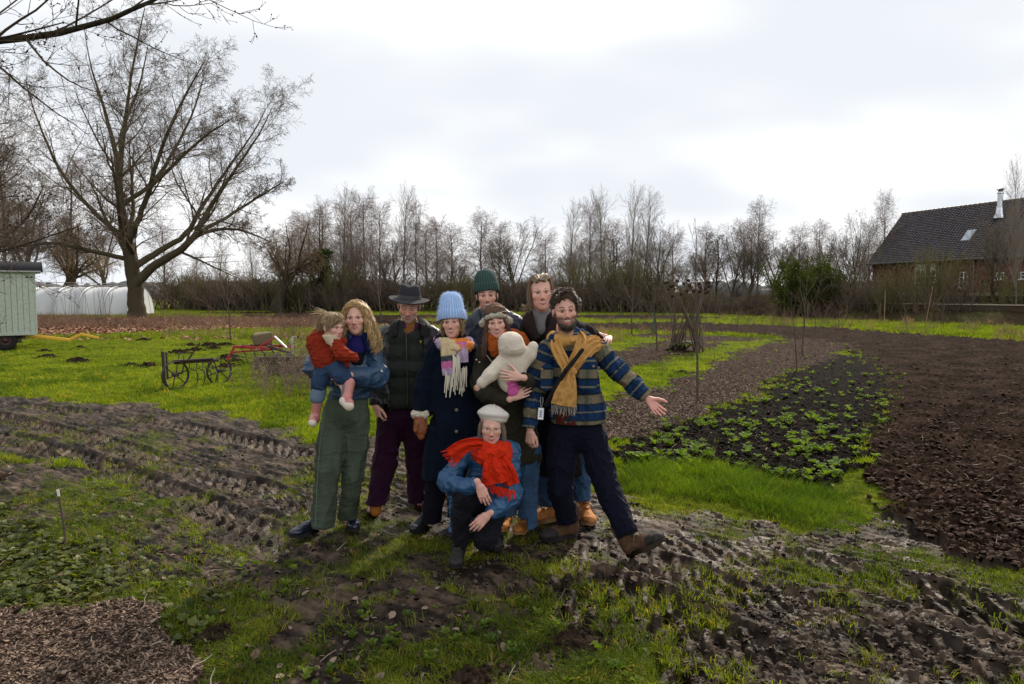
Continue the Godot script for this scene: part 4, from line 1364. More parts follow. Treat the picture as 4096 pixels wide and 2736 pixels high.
	wear(p, "hair_cap", [[0.0, 0.045, -0.03, 0.086, 0.09, 0.095, 0.02, 0]], 0.006, [Color(0.24, 0.155, 0.085)], mat(0.6), [[1, 0.008, 1.5, 1.5, 1.5]], "", h)
	p = person("person with wide grey felt hat, black leather jacket and purple trousers", Vector3(-0.901, 0, -5.4))
	wear(p, "leather_jacket", [[-0.049, 1.452, 0, -0.057, 1.175, 0.04, 0.069, 0.085, 0.9, 0.03, 0], [-0.057, 1.175, 0.04, -0.07, 0.903, 0.04, 0.085, 0.089, 0.9, 0.03, 0], [0.252, 1.452, 0, 0.273, 1.174, 0.03, 0.069, 0.085, 0.9, 0.03, 0], [0.273, 1.174, 0.03, 0.269, 0.9, 0.02, 0.085, 0.089, 0.9, 0.03, 0], [0, 1.456, -0.1, 0.197, 1.456, -0.1, 0.058, 0.058, 0.7, 0.04, 0], [-0.063, 1.415, -0.12, 0.253, 1.415, -0.12, 0.077, 0.077, 0.5, 0.05, 0], [-0.09, 1.44, -0.03, -0.141, 1.227, -0.02, 0.066, 0.064, 1, 0.03, 1], [-0.141, 1.227, -0.02, -0.145, 1.057, 0.03, 0.064, 0.058, 1, 0.03, 1], [-0.145, 1.057, 0.03, -0.145, 0.906, 0.08, 0.056, 0.046, 1, 0.03, 2], [0.298, 1.436, -0.04, 0.335, 1.221, -0.08, 0.062, 0.062, 1, 0.03, 3], [0.335, 1.221, -0.08, 0.311, 0.927, -0.06, 0.062, 0.054, 1, 0.03, 3]], 0.01, [Color(0.012, 0.012, 0.014), Color(0.012, 0.012, 0.014), Color(0.012, 0.012, 0.014), Color(0.012, 0.012, 0.014)], mat(0.45), [[1, 0.009, 0.9, 0.5, 0.9], [1, 0.004, 2, 1.2, 2]], "leather", Transform3D.IDENTITY, [[-0.145, 0.906, 0.08, 0, -0.949, 0.314, 0.088]])
	cloth(p, "jacket_collar", [Vector3(0.051, 1.564, -0.06), Vector3(0.01, 1.55, 0), Vector3(-0.006, 1.511, 0.07), Vector3(0.019, 1.438, 0.13)], [0.027, 0.039, 0.046, 0.019], Vector3(-0.5, 0.5, 0.7), 0.6, 0.003, [[1, Color(0.016, 0.015, 0.015)]], mat(0.65), 1)
	cloth(p, "jacket_collar", [Vector3(0.152, 1.564, -0.06), Vector3(0.21, 1.55, 0), Vector3(0.246, 1.511, 0.07), Vector3(0.234, 1.438, 0.13)], [0.027, 0.039, 0.046, 0.019], Vector3(0.5, 0.5, 0.7), 0.6, 0.003, [[1, Color(0.016, 0.015, 0.015)]], mat(0.65), 2)
	wear(p, "quilted_vest", [[0.038, 1.425, 0.04, 0.036, 1.178, 0.07, 0.085, 0.093, 0.85, 0.03, 0], [0.142, 1.425, 0.04, 0.159, 1.178, 0.07, 0.085, 0.093, 0.85, 0.03, 0], [0.036, 1.178, 0.07, 0.041, 0.927, 0.07, 0.093, 0.089, 0.85, 0.03, 0], [0.159, 1.178, 0.07, 0.153, 0.927, 0.07, 0.093, 0.089, 0.85, 0.03, 0], [0.041, 1.501, 0.03, 0.156, 1.501, 0.03, 0.05, 0.05, 0.8, 0.03, 1]], 0.008, [Color(0.022, 0.026, 0.021), Color(0.022, 0.026, 0.021)], mat(0.7), [[2, 0.011, 1, 8.0, 1], [1, 0.005, 1.2, 0.7, 1.2]], "", Transform3D.IDENTITY, [[0.092, 0.885, 0.05, 0, -1, 0, 0.25]])
	mb = MB.new()
	mb.tube(PackedVector3Array([Vector3(0.103, 1.469, 0.135), Vector3(0.11, 1.339, 0.165), Vector3(0.112, 1.151, 0.17), Vector3(0.114, 0.924, 0.17)]), PackedFloat32Array([0.004, 0.004, 0.004, 0.004]), 5, Color(0.03, 0.03, 0.03), true)
	put(p, "zip", mb.mesh(), mat(0.4))
	wear(p, "shirt", [[0.117, 1.54, 0.02, 0.122, 1.446, 0.06, 0.058, 0.066, 0.7, 0.02, 0], [0.077, 1.522, 0.06, 0.116, 1.455, 0.1, 0.017, 0.012, 0.6, 0.01, 1], [0.176, 1.522, 0.06, 0.15, 1.455, 0.1, 0.017, 0.012, 0.6, 0.01, 1]], 0.006, [Color(0.17, 0.075, 0.02), Color(0.05, 0.015, 0.05)], mat(0.9), [])
	wear(p, "trousers", [[0.049, 0.907, 0, 0.039, 0.818, 0, 0.143, 0.162, 0.66, 0.04, 0], [-0.049, 0.779, 0, -0.085, 0.453, 0.04, 0.104, 0.089, 0.85, 0.03, 0], [-0.085, 0.453, 0.04, -0.14, 0.145, 0.12, 0.089, 0.077, 0.85, 0.03, 0], [0.136, 0.779, 0, 0.158, 0.436, -0.03, 0.1, 0.085, 0.85, 0.03, 0], [0.158, 0.436, -0.03, 0.139, 0.107, -0.06, 0.085, 0.066, 0.85, 0.03, 0]], 0.01, [Color(0.022, 0.007, 0.018)], mat(0.8, 0.0, "cloth"), [[1, 0.010, 0.8, 0.35, 0.8], [1, 0.004, 1.4, 1.4, 1.4]], "", Transform3D.IDENTITY, [[-0.14, 0.145, 0.12, 0, -1, 0, 0.147], [0.139, 0.107, -0.06, 0, -1, 0, 0.125]])
	shoe(p, "shoe", turned(Vector3(-0.229, -0.004, -0.26), 6, 0, 0, 1.02), Color(0.085, 0.014, 0.014), Color(0.03, 0.015, 0.012), 0.16, 0.06, Color(0.04, 0.01, 0.01), 1.0)
	shoe(p, "shoe", turned(Vector3(0.071, -0.004, -0.41), 28, 0, 0, 1.02), Color(0.085, 0.014, 0.014), Color(0.03, 0.015, 0.012), 0.16, 0.06, Color(0.04, 0.01, 0.01), 1.0)
	wear(p, "sock", [[-0.147, 0.151, 0.12, -0.144, 0.096, 0.13, 0.048, 0.042, 1, 0.01, 0]], 0.008, [Color(0.3, 0.11, 0.02)], mat(0.9), [])
	queue.append([p, "body", {"pr": [[0.106, 1.539, 0, 0.049, 0.858, 0, 0.069, 0.096, 0.8, 0.03, 0], [-0.049, 0.779, 0, -0.131, 0.214, 0.1, 0.058, 0.035, 0.8, 0.03, 0], [0.136, 0.779, 0, 0.14, 0.187, -0.06, 0.058, 0.035, 0.8, 0.03, 0], [-0.08, 1.442, 0, -0.145, 1.057, 0.03, 0.039, 0.035, 0.8, 0.03, 0], [-0.145, 1.057, 0.03, -0.145, 0.89, 0.08, 0.035, 0.027, 0.8, 0.03, 0], [0.302, 1.442, 0, 0.335, 1.221, -0.08, 0.039, 0.035, 0.8, 0.03, 0], [0.335, 1.221, -0.08, 0.311, 0.927, -0.06, 0.035, 0.027, 0.8, 0.03, 0]], "cell": 0.016, "cols": [Color(0.58, 0.3, 0.225)]}, mat(0.55, 0.0, "skin")])
	h = turned(Vector3(0.113, 1.67, 0.04), 3, 20, -3, 0.98)
	head(p, h, {"skin": Color(0.58, 0.3, 0.225), "smile": 0.5, "open": 0.6, "wide": 1.0, "nose": 1.1, "shut": true, "brow": Color(0.2, 0.17, 0.15), "beard": 0.75, "beard_col": Color(0.33, 0.3, 0.27), "lips": Color(0.36, 0.14, 0.12)})
	strands(p, "hair", h, [[Vector3(-0.07, 0.05, 0.0), Vector3(-0.076, 0.01, 0.005), Vector3(-0.077, -0.03, 0.01)], [Vector3(-0.06, 0.05, -0.06), Vector3(-0.07, 0.0, -0.07), Vector3(-0.065, -0.05, -0.07)], [Vector3(0.06, 0.05, -0.06), Vector3(0.07, 0.0, -0.07), Vector3(0.065, -0.05, -0.07)], [Vector3(0.07, 0.05, 0.0), Vector3(0.076, 0.01, 0.005), Vector3(0.077, -0.03, 0.01)]], 110, 12, 0.004, 0.002, 1.0, 0.003, Color(0.4, 0.37, 0.34), Color(0.22, 0.2, 0.18), 5)
	hand(p, Transform3D(Vector3(0.687, 0.21, 0.765), Vector3(-0.254, 1.017, -0.051), Vector3(-0.752, -0.152, 0.717), Vector3(-0.141, 0.907, 0.09)), 1, [0.55, 0.6, 0.65, 0.7], Color(0.58, 0.3, 0.225), 0.1, 0.7, 0.025)
	wear(p, "dark_glove", [[-0.111, 0.861, 0.08, -0.098, 0.818, 0.09, 0.031, 0.033, 0.8, 0.01, 0], [-0.09, 1.025, 0.08, -0.096, 0.871, 0.08, 0.01, 0.012, 1, 0.01, 0]], 0.006, [Color(0.008, 0.008, 0.009)], mat(0.4), [])
	felt_hat(p, turned(Vector3(0.114, 1.72, 0.03), 0, 4, -6, 1.05))
	mb = MB.new()
	mb.tube(PackedVector3Array([Vector3(0.208, 1.41, 0.155), Vector3(0.216, 1.396, 0.156), Vector3(0.225, 1.406, 0.155)]), PackedFloat32Array([0.003, 0.005, 0.002]), 4, Color(0.4, 0.32, 0.02), true)
	put(p, "vest_emblem", mb.mesh(), mat(0.8))
	mb = MB.new()
	mb.tube(PackedVector3Array([Vector3(0.212, 1.387, 0.156), Vector3(0.218, 1.398, 0.157)]), PackedFloat32Array([0.002, 0.004]), 4, Color(0.4, 0.32, 0.02), true)
	put(p, "vest_emblem", mb.mesh(), mat(0.8))
	p = person("person in long navy coat with tall pale blue mohair beanie and striped scarf", Vector3(-0.556, 0, -5.12))
	wear(p, "coat", [[0.116, 1.348, 0, 0.123, 1.11, 0.02, 0.154, 0.157, 0.62, 0.05, 0], [0.123, 1.11, 0.02, 0.111, 0.796, 0.02, 0.154, 0.179, 0.62, 0.05, 0], [0.111, 0.796, 0.02, 0.079, 0.422, 0.02, 0.179, 0.19, 0.6, 0.05, 0], [0.019, 1.375, 0, 0.22, 1.375, 0, 0.062, 0.062, 0.8, 0.05, 0], [-0.006, 1.347, -0.01, -0.069, 1.145, 0, 0.069, 0.066, 1, 0.03, 1], [-0.069, 1.145, 0, -0.096, 1.056, 0.03, 0.066, 0.06, 1, 0.03, 1], [-0.096, 1.056, 0.03, -0.111, 0.905, 0.06, 0.06, 0.055, 1, 0.03, 2], [0.233, 1.347, -0.01, 0.275, 1.145, 0, 0.069, 0.066, 1, 0.03, 3], [0.275, 1.145, 0, 0.283, 0.904, 0, 0.066, 0.059, 1, 0.03, 3]], 0.01, [Color(0.006, 0.0085, 0.02), Color(0.006, 0.0085, 0.02), Color(0.006, 0.0085, 0.02), Color(0.006, 0.0085, 0.02)], mat(0.9, 0.0, "cloth wool"), [[1, 0.010, 0.7, 0.35, 0.7], [1, 0.004, 1.4, 1.0, 1.4]], "", Transform3D.IDENTITY, [[-0.111, 0.905, 0.06, -0.097, -0.976, 0.194, 0.104], [0.079, 0.394, 0.02, 0, -1, 0, 0.32]])
	wear(p, "coat_button", [[0.163, 0.936, 0.205, 0.163, 0.937, 0.21, 0.013, 0.013, 0.5, 0.003, 0]], 0.004, [Color(0.12, 0.1, 0.08)], mat(0.3), [])
	wear(p, "coat_button", [[0.162, 0.782, 0.205, 0.162, 0.783, 0.21, 0.013, 0.013, 0.5, 0.003, 0]], 0.004, [Color(0.12, 0.1, 0.08)], mat(0.3), [])
	wear(p, "mitten", [[-0.114, 0.864, 0.07, -0.11, 0.779, 0.08, 0.048, 0.046, 0.7, 0.02, 0], [-0.11, 0.779, 0.08, -0.105, 0.726, 0.09, 0.046, 0.027, 0.7, 0.02, 0], [-0.132, 0.829, 0.1, -0.139, 0.772, 0.11, 0.02, 0.016, 1, 0.01, 0]], 0.006, [Color(0.2, 0.055, 0.016)], mat(0.6), [[1, 0.004, 2, 1.5, 2]], "leather")
	wear(p, "mitten_cuff", [[-0.147, 0.886, 0.07, -0.081, 0.884, 0.07, 0.035, 0.035, 1, 0.01, 0]], 0.006, [Color(0.72, 0.64, 0.52)], mat(0.95, 0.0, "wool"), [[0, 0.008, 3, 3, 3]], "fleece")
	wear(p, "trousers", [[0.042, 0.792, 0, 0.003, 0.417, 0, 0.095, 0.08, 0.85, 0.03, 0], [0.003, 0.417, 0, -0.044, 0.07, 0.04, 0.08, 0.073, 0.85, 0.03, 0], [0.153, 0.792, 0, 0.157, 0.404, -0.05, 0.095, 0.077, 0.85, 0.03, 0], [0.157, 0.404, -0.05, 0.128, 0.069, -0.08, 0.077, 0.062, 0.85, 0.03, 0]], 0.011, [Color(0.006, 0.0065, 0.009)], mat(0.85, 0.0, "cloth"), [[1, 0.009, 0.8, 0.4, 0.8]], "", Transform3D.IDENTITY, [[-0.044, 0.07, 0.04, 0, -1, 0, 0.139], [0.128, 0.069, -0.08, 0, -1, 0, 0.118]])
	shoe(p, "shoe", turned(Vector3(-0.074, -0.004, -0.13), -25, 0, 0, 0.98), Color(0.012, 0.014, 0.02), Color(0.012, 0.012, 0.013), 0.45, 0.1, Color(-1, 0, 0), 1.05)
	shoe(p, "shoe", turned(Vector3(0.116, -0.004, -0.2), 12, 0, 0, 0.98), Color(0.012, 0.014, 0.02), Color(0.012, 0.012, 0.013), 0.45, 0.1, Color(-1, 0, 0), 1.05)
	queue.append([p, "body", {"pr": [[0.116, 1.458, 0, 0.109, 0.885, 0, 0.062, 0.091, 0.8, 0.03, 0], [0.043, 0.829, 0, -0.044, 0.07, 0.04, 0.055, 0.033, 0.8, 0.03, 0], [0.153, 0.829, 0, 0.128, 0.069, -0.08, 0.055, 0.033, 0.8, 0.03, 0], [-0.005, 1.348, 0, -0.09, 1.056, 0.03, 0.037, 0.033, 0.8, 0.03, 0], [-0.09, 1.056, 0.03, -0.111, 0.823, 0.07, 0.033, 0.022, 0.8, 0.03, 0], [0.233, 1.348, 0, 0.283, 0.904, 0, 0.037, 0.026, 0.8, 0.03, 0]], "cell": 0.016, "cols": [Color(0.6, 0.34, 0.265)]}, mat(0.55, 0.0, "skin")])
	h = turned(Vector3(0.12, 1.555, 0.04), -4, 0, 4, 0.9)
	head(p, h, {"skin": Color(0.6, 0.34, 0.265), "smile": 1.0, "open": 1.0, "wide": 0.98, "brow": Color(0.16, 0.1, 0.06), "brow_w": 0.003, "iris": Color(0.05, 0.04, 0.03)})
	strands(p, "hair", h, [[Vector3(-0.055, 0.06, 0.05), Vector3(-0.072, 0.0, 0.05), Vector3(-0.075, -0.06, 0.04), Vector3(-0.07, -0.12, 0.035)], [Vector3(-0.07, 0.06, 0.0), Vector3(-0.085, 0.0, 0.0), Vector3(-0.085, -0.07, 0.0), Vector3(-0.075, -0.13, 0.01)], [Vector3(-0.05, 0.05, -0.07), Vector3(-0.06, -0.02, -0.08), Vector3(-0.06, -0.12, -0.08)]], 110, 14, 0.005, 0.003, 1.2, 0.004, Color(0.3, 0.19, 0.1), Color(0.17, 0.105, 0.06), 10)
	strands(p, "hair", h, [[Vector3(0.055, 0.06, 0.05), Vector3(0.074, 0.0, 0.05), Vector3(0.08, -0.06, 0.04), Vector3(0.075, -0.12, 0.035)], [Vector3(0.07, 0.06, 0.0), Vector3(0.088, 0.0, 0.0), Vector3(0.09, -0.07, 0.0), Vector3(0.08, -0.13, 0.01)], [Vector3(0.05, 0.05, -0.07), Vector3(0.06, -0.02, -0.08), Vector3(0.06, -0.12, -0.08)]], 110, 15, 0.005, 0.003, 1.2, 0.004, Color(0.3, 0.19, 0.1), Color(0.17, 0.105, 0.06), 10)
	beanie(p, h * turned(Vector3(0, 0.0, -0.012), 0, -10, 0), [[0.098, 0.03], [0.101, 0.07], [0.099, 0.11], [0.093, 0.15], [0.085, 0.185], [0.075, 0.21], [0.058, 0.228], [0.032, 0.238], [0.005, 0.24]], [[0.1, 0.012], [0.109, 0.018], [0.112, 0.045], [0.111, 0.075], [0.106, 0.092], [0.097, 0.093]], 34, Color(0.19, 0.34, 0.66), Color(0.46, 0.61, 0.82), 2600, 77)
	wear(p, "scarf", [[0.234, 1.411, 0.01, 0.223, 1.407, 0.06, 0.033, 0.036, 1, 0.02, 0], [0.223, 1.407, 0.06, 0.186, 1.404, 0.097, 0.036, 0.029, 1, 0.02, 0], [0.186, 1.404, 0.097, 0.133, 1.403, 0.11, 0.029, 0.033, 1, 0.02, 0], [0.133, 1.403, 0.11, 0.078, 1.404, 0.097, 0.033, 0.036, 1, 0.02, 0], [0.078, 1.404, 0.097, 0.034, 1.407, 0.06, 0.036, 0.029, 1, 0.02, 0], [0.034, 1.407, 0.06, 0.015, 1.411, 0.01, 0.029, 0.033, 1, 0.02, 0], [0.015, 1.411, 0.01, 0.024, 1.415, -0.04, 0.033, 0.036, 1, 0.02, 0], [0.024, 1.415, -0.04, 0.061, 1.418, -0.077, 0.036, 0.029, 1, 0.02, 0], [0.061, 1.418, -0.077, 0.116, 1.419, -0.09, 0.029, 0.033, 1, 0.02, 0], [0.116, 1.419, -0.09, 0.173, 1.418, -0.077, 0.033, 0.036, 1, 0.02, 0], [0.173, 1.418, -0.077, 0.216, 1.415, -0.04, 0.036, 0.029, 1, 0.02, 0], [0.216, 1.415, -0.04, 0.234, 1.411, 0.01, 0.029, 0.033, 1, 0.02, 0], [0.252, 1.385, 0.06, 0.241, 1.378, 0.11, 0.029, 0.033, 1, 0.02, 1], [0.241, 1.378, 0.11, 0.205, 1.373, 0.147, 0.033, 0.025, 1, 0.02, 1], [0.205, 1.373, 0.147, 0.155, 1.371, 0.16, 0.025, 0.029, 1, 0.02, 1], [0.155, 1.371, 0.16, 0.102, 1.373, 0.147, 0.029, 0.033, 1, 0.02, 1], [0.102, 1.373, 0.147, 0.06, 1.378, 0.11, 0.033, 0.025, 1, 0.02, 1], [0.06, 1.378, 0.11, 0.041, 1.385, 0.06, 0.025, 0.029, 1, 0.02, 1], [0.041, 1.385, 0.06, 0.051, 1.393, 0.01, 0.029, 0.033, 1, 0.02, 1], [0.051, 1.393, 0.01, 0.086, 1.398, -0.027, 0.033, 0.025, 1, 0.02, 1], [0.086, 1.398, -0.027, 0.139, 1.4, -0.04, 0.025, 0.029, 1, 0.02, 1], [0.139, 1.4, -0.04, 0.193, 1.398, -0.027, 0.029, 0.033, 1, 0.02, 1], [0.193, 1.398, -0.027, 0.234, 1.393, 0.01, 0.033, 0.025, 1, 0.02, 1], [0.234, 1.393, 0.01, 0.252, 1.385, 0.06, 0.025, 0.03, 1, 0.02, 1]], 0.006, [Color(0.5, 0.38, 0.52), Color(0.5, 0.38, 0.52), Color(0.5, 0.38, 0.52), Color(0.5, 0.38, 0.52), Color(0.5, 0.38, 0.52)], mat(0.95, 0.0, "cloth wool"), [[1, 0.007, 1.2, 1.2, 1.2]], "bands")
	cloth(p, "scarf_end", [Vector3(0.098, 1.41, 0.16), Vector3(0.107, 1.327, 0.185), Vector3(0.117, 1.253, 0.19), Vector3(0.128, 1.192, 0.19)], [0.048, 0.055, 0.06, 0.064], Vector3(0, 0, 1), 2.2, 0.006, [[0.36, Color(0.72, 0.56, 0.34)], [0.52, Color(0.07, 0.08, 0.1)], [0.74, Color(0.72, 0.2, 0.44)], [1, Color(0.52, 0.4, 0.58)]], mat(0.95, 0.0, "wool"), 1)
	cloth(p, "scarf_end", [Vector3(0.2, 1.417, 0.15), Vector3(0.205, 1.344, 0.175), Vector3(0.209, 1.273, 0.18)], [0.035, 0.04, 0.038], Vector3(0, 0, 1), 1.6, 0.006, [[0.3, Color(0.72, 0.22, 0.44)], [1, Color(0.55, 0.42, 0.6)]], mat(0.95, 0.0, "wool"), 2)
	fringe(p, [Vector3(0.086, 1.214, 0.195), Vector3(0.095, 1.207, 0.195), Vector3(0.105, 1.2, 0.195), Vector3(0.115, 1.211, 0.195), Vector3(0.125, 1.204, 0.195), Vector3(0.134, 1.214, 0.195), Vector3(0.144, 1.207, 0.195), Vector3(0.154, 1.2, 0.195), Vector3(0.164, 1.211, 0.195), Vector3(0.173, 1.204, 0.195), Vector3(0.183, 1.214, 0.195), Vector3(0.193, 1.207, 0.195), Vector3(0.203, 1.232, 0.195), Vector3(0.212, 1.243, 0.195), Vector3(0.222, 1.236, 0.195), Vector3(0.232, 1.246, 0.195)], 0.168, 0.005, Color(0.66, 0.6, 0.5), 3, Vector3.ZERO)
	fringe(p, [Vector3(0.141, 1.333, 0.21), Vector3(0.148, 1.326, 0.21), Vector3(0.155, 1.318, 0.21), Vector3(0.162, 1.311, 0.21), Vector3(0.169, 1.333, 0.21), Vector3(0.176, 1.326, 0.21), Vector3(0.183, 1.318, 0.21)], 0.219, 0.005, Color(0.66, 0.6, 0.5), 4, Vector3.ZERO)
	p = person("person crouching in blue jacket with orange red scarf, white beret and glasses", Vector3(-0.254, 0, -4.7))
	wear(p, "jacket", [[0.101, 0.664, 0, 0.107, 0.434, -0.02, 0.144, 0.161, 0.7, 0.05, 0], [0.107, 0.434, -0.02, 0.085, 0.306, -0.04, 0.161, 0.148, 0.7, 0.05, 0], [-0.032, 0.699, 0, 0.24, 0.699, 0, 0.067, 0.067, 0.8, 0.05, 0], [-0.071, 0.669, 0.02, -0.173, 0.51, 0.1, 0.067, 0.06, 1, 0.03, 1], [-0.173, 0.51, 0.1, -0.166, 0.493, 0.13, 0.06, 0.057, 1, 0.03, 1], [-0.166, 0.493, 0.13, -0.032, 0.526, 0.28, 0.057, 0.047, 1, 0.03, 2], [-0.032, 0.526, 0.28, 0.038, 0.545, 0.32, 0.047, 0.039, 1, 0.03, 2], [0.24, 0.647, 0, 0.251, 0.436, 0.05, 0.064, 0.064, 1, 0.03, 3], [0.251, 0.436, 0.05, 0.241, 0.391, 0.1, 0.064, 0.06, 1, 0.03, 3], [0.241, 0.391, 0.1, 0.16, 0.378, 0.25, 0.059, 0.049, 1, 0.03, 4], [0.16, 0.378, 0.25, 0.103, 0.347, 0.3, 0.049, 0.04, 1, 0.03, 4], [-0.157, 0.356, -0.05, -0.155, 0.127, -0.05, 0.027, 0.024, 1, 0.04, 0], [0.223, 0.305, -0.1, 0.188, 0.223, -0.08, 0.05, 0.04, 0.8, 0.03, 0]], 0.009, [Color(0.014, 0.066, 0.15), Color(0.014, 0.066, 0.15), Color(0.014, 0.066, 0.15), Color(0.014, 0.066, 0.15), Color(0.014, 0.066, 0.15)], mat(0.5, 0.0, "cloth"), [[1, 0.013, 0.4, 0.7, 0.4], [1, 0.006, 0.9, 1.4, 0.9], [0, 0.008, 0.5, 0.5, 0.5]], "", Transform3D.IDENTITY, [[0.038, 0.545, 0.32, 0.845, 0.229, 0.483, 0.073], [0.103, 0.347, 0.3, -0.696, -0.378, 0.61, 0.077]])
	wear(p, "trousers", [[0.031, 0.27, -0.1, -0.049, 0.443, 0.22, 0.087, 0.079, 1, 0.03, 0], [-0.049, 0.443, 0.22, -0.079, 0.312, 0.2, 0.077, 0.062, 1, 0.03, 0], [-0.079, 0.312, 0.2, -0.091, 0.071, 0.16, 0.062, 0.047, 1, 0.03, 0], [0.144, 0.27, -0.1, 0.072, 0.148, 0.16, 0.087, 0.077, 1, 0.03, 0], [0.072, 0.148, 0.16, 0.1, 0.02, -0.1, 0.071, 0.057, 1, 0.03, 0], [0.1, 0.02, -0.1, 0.149, 0.003, -0.25, 0.057, 0.047, 1, 0.03, 0]], 0.009, [Color(0.008, 0.009, 0.013)], mat(0.75, 0.0, "cloth"), [[1, 0.010, 0.9, 0.9, 0.9], [1, 0.004, 2, 2, 2]], "", Transform3D.IDENTITY, [[-0.091, 0.071, 0.16, 0, -1, 0, 0.089]])
	shoe(p, "hiking_shoe", turned(Vector3(-0.096, -0.004, 0.09), -4, 0, 0, 1.0), Color(0.03, 0.028, 0.027), Color(0.02, 0.019, 0.018), 0.7, 0.09, Color(0.06, 0.055, 0.05), 1.08)
	shoe(p, "hiking_shoe", turned(Vector3(0.114, -0.004, -0.21), 8, 0, 0, 0.98), Color(0.03, 0.028, 0.027), Color(0.02, 0.019, 0.018), 0.7, 0.09, Color(0.06, 0.055, 0.05), 1.08)
	queue.append([p, "body", {"pr": [[0.115, 0.75, 0, 0.093, 0.285, -0.05, 0.06, 0.087, 0.8, 0.03, 0], [0.031, 0.27, -0.1, -0.049, 0.443, 0.22, 0.054, 0.044, 0.8, 0.03, 0], [-0.049, 0.443, 0.22, -0.091, 0.063, 0.16, 0.044, 0.03, 0.8, 0.03, 0], [0.144, 0.27, -0.1, 0.072, 0.148, 0.16, 0.054, 0.044, 0.8, 0.03, 0], [0.072, 0.148, 0.16, 0.149, 0.003, -0.25, 0.044, 0.03, 0.8, 0.03, 0], [-0.071, 0.669, 0.02, -0.166, 0.498, 0.12, 0.037, 0.034, 0.8, 0.03, 0], [-0.166, 0.498, 0.12, 0.038, 0.545, 0.32, 0.034, 0.024, 0.8, 0.03, 0], [0.24, 0.647, 0, 0.244, 0.4, 0.1, 0.037, 0.034, 0.8, 0.03, 0], [0.244, 0.4, 0.1, 0.103, 0.347, 0.3, 0.034, 0.024, 0.8, 0.03, 0]], "cell": 0.016, "cols": [Color(0.6, 0.34, 0.265)]}, mat(0.55, 0.0, "skin")])
	h = turned(Vector3(0.117, 0.872, 0.06), 3, 2, -3, 0.93)
	head(p, h, {"skin": Color(0.6, 0.33, 0.26), "smile": 0.9, "open": 0.9, "wide": 1.0, "brow": Color(0.25, 0.18, 0.13), "brow_w": 0.0028, "iris": Color(0.06, 0.06, 0.06), "lips": Color(0.42, 0.11, 0.1)})
	glasses(p, h)
	strands(p, "hair", h, [[Vector3(-0.06, 0.05, 0.04), Vector3(-0.074, 0.0, 0.04), Vector3(-0.078, -0.06, 0.03), Vector3(-0.07, -0.1, 0.03)], [Vector3(-0.07, 0.05, -0.02), Vector3(-0.086, 0.0, -0.01), Vector3(-0.088, -0.06, 0.0), Vector3(-0.08, -0.11, 0.0)]], 70, 24, 0.004, 0.003, 1.0, 0.004, Color(0.2, 0.15, 0.11), Color(0.1, 0.075, 0.055), 10)
	strands(p, "hair", h, [[Vector3(0.06, 0.05, 0.04), Vector3(0.076, 0.0, 0.04), Vector3(0.086, -0.06, 0.04), Vector3(0.09, -0.12, 0.045)], [Vector3(0.07, 0.05, -0.02), Vector3(0.09, 0.0, -0.01), Vector3(0.1, -0.06, 0.0), Vector3(0.1, -0.13, 0.02)]], 110, 25, 0.006, 0.003, 1.0, 0.004, Color(0.2, 0.15, 0.11), Color(0.1, 0.075, 0.055), 10)
	wear(p, "beret", [[0.0, 0.088, -0.02, 0.118, 0.046, 0.12, 0.03, 0], [0.005, 0.055, -0.02, 0.1, 0.035, 0.105, 0.02, 0], [-0.01, 0.115, -0.02, 0.07, 0.04, 0.08, 0.03, 0], [0.0, 0.15, -0.02, 0.0, 0.163, -0.02, 0.004, 0.003, 1.0, 0.008, 0]], 0.006, [Color(0.72, 0.67, 0.61)], mat(0.95, 0.0, "cloth wool"), [[0, 0.006, 0.6, 0.6, 0.6]], "fleece", h * turned(Vector3(0.003, 0.0, 0.0), 0, -8, -4, 1.0))
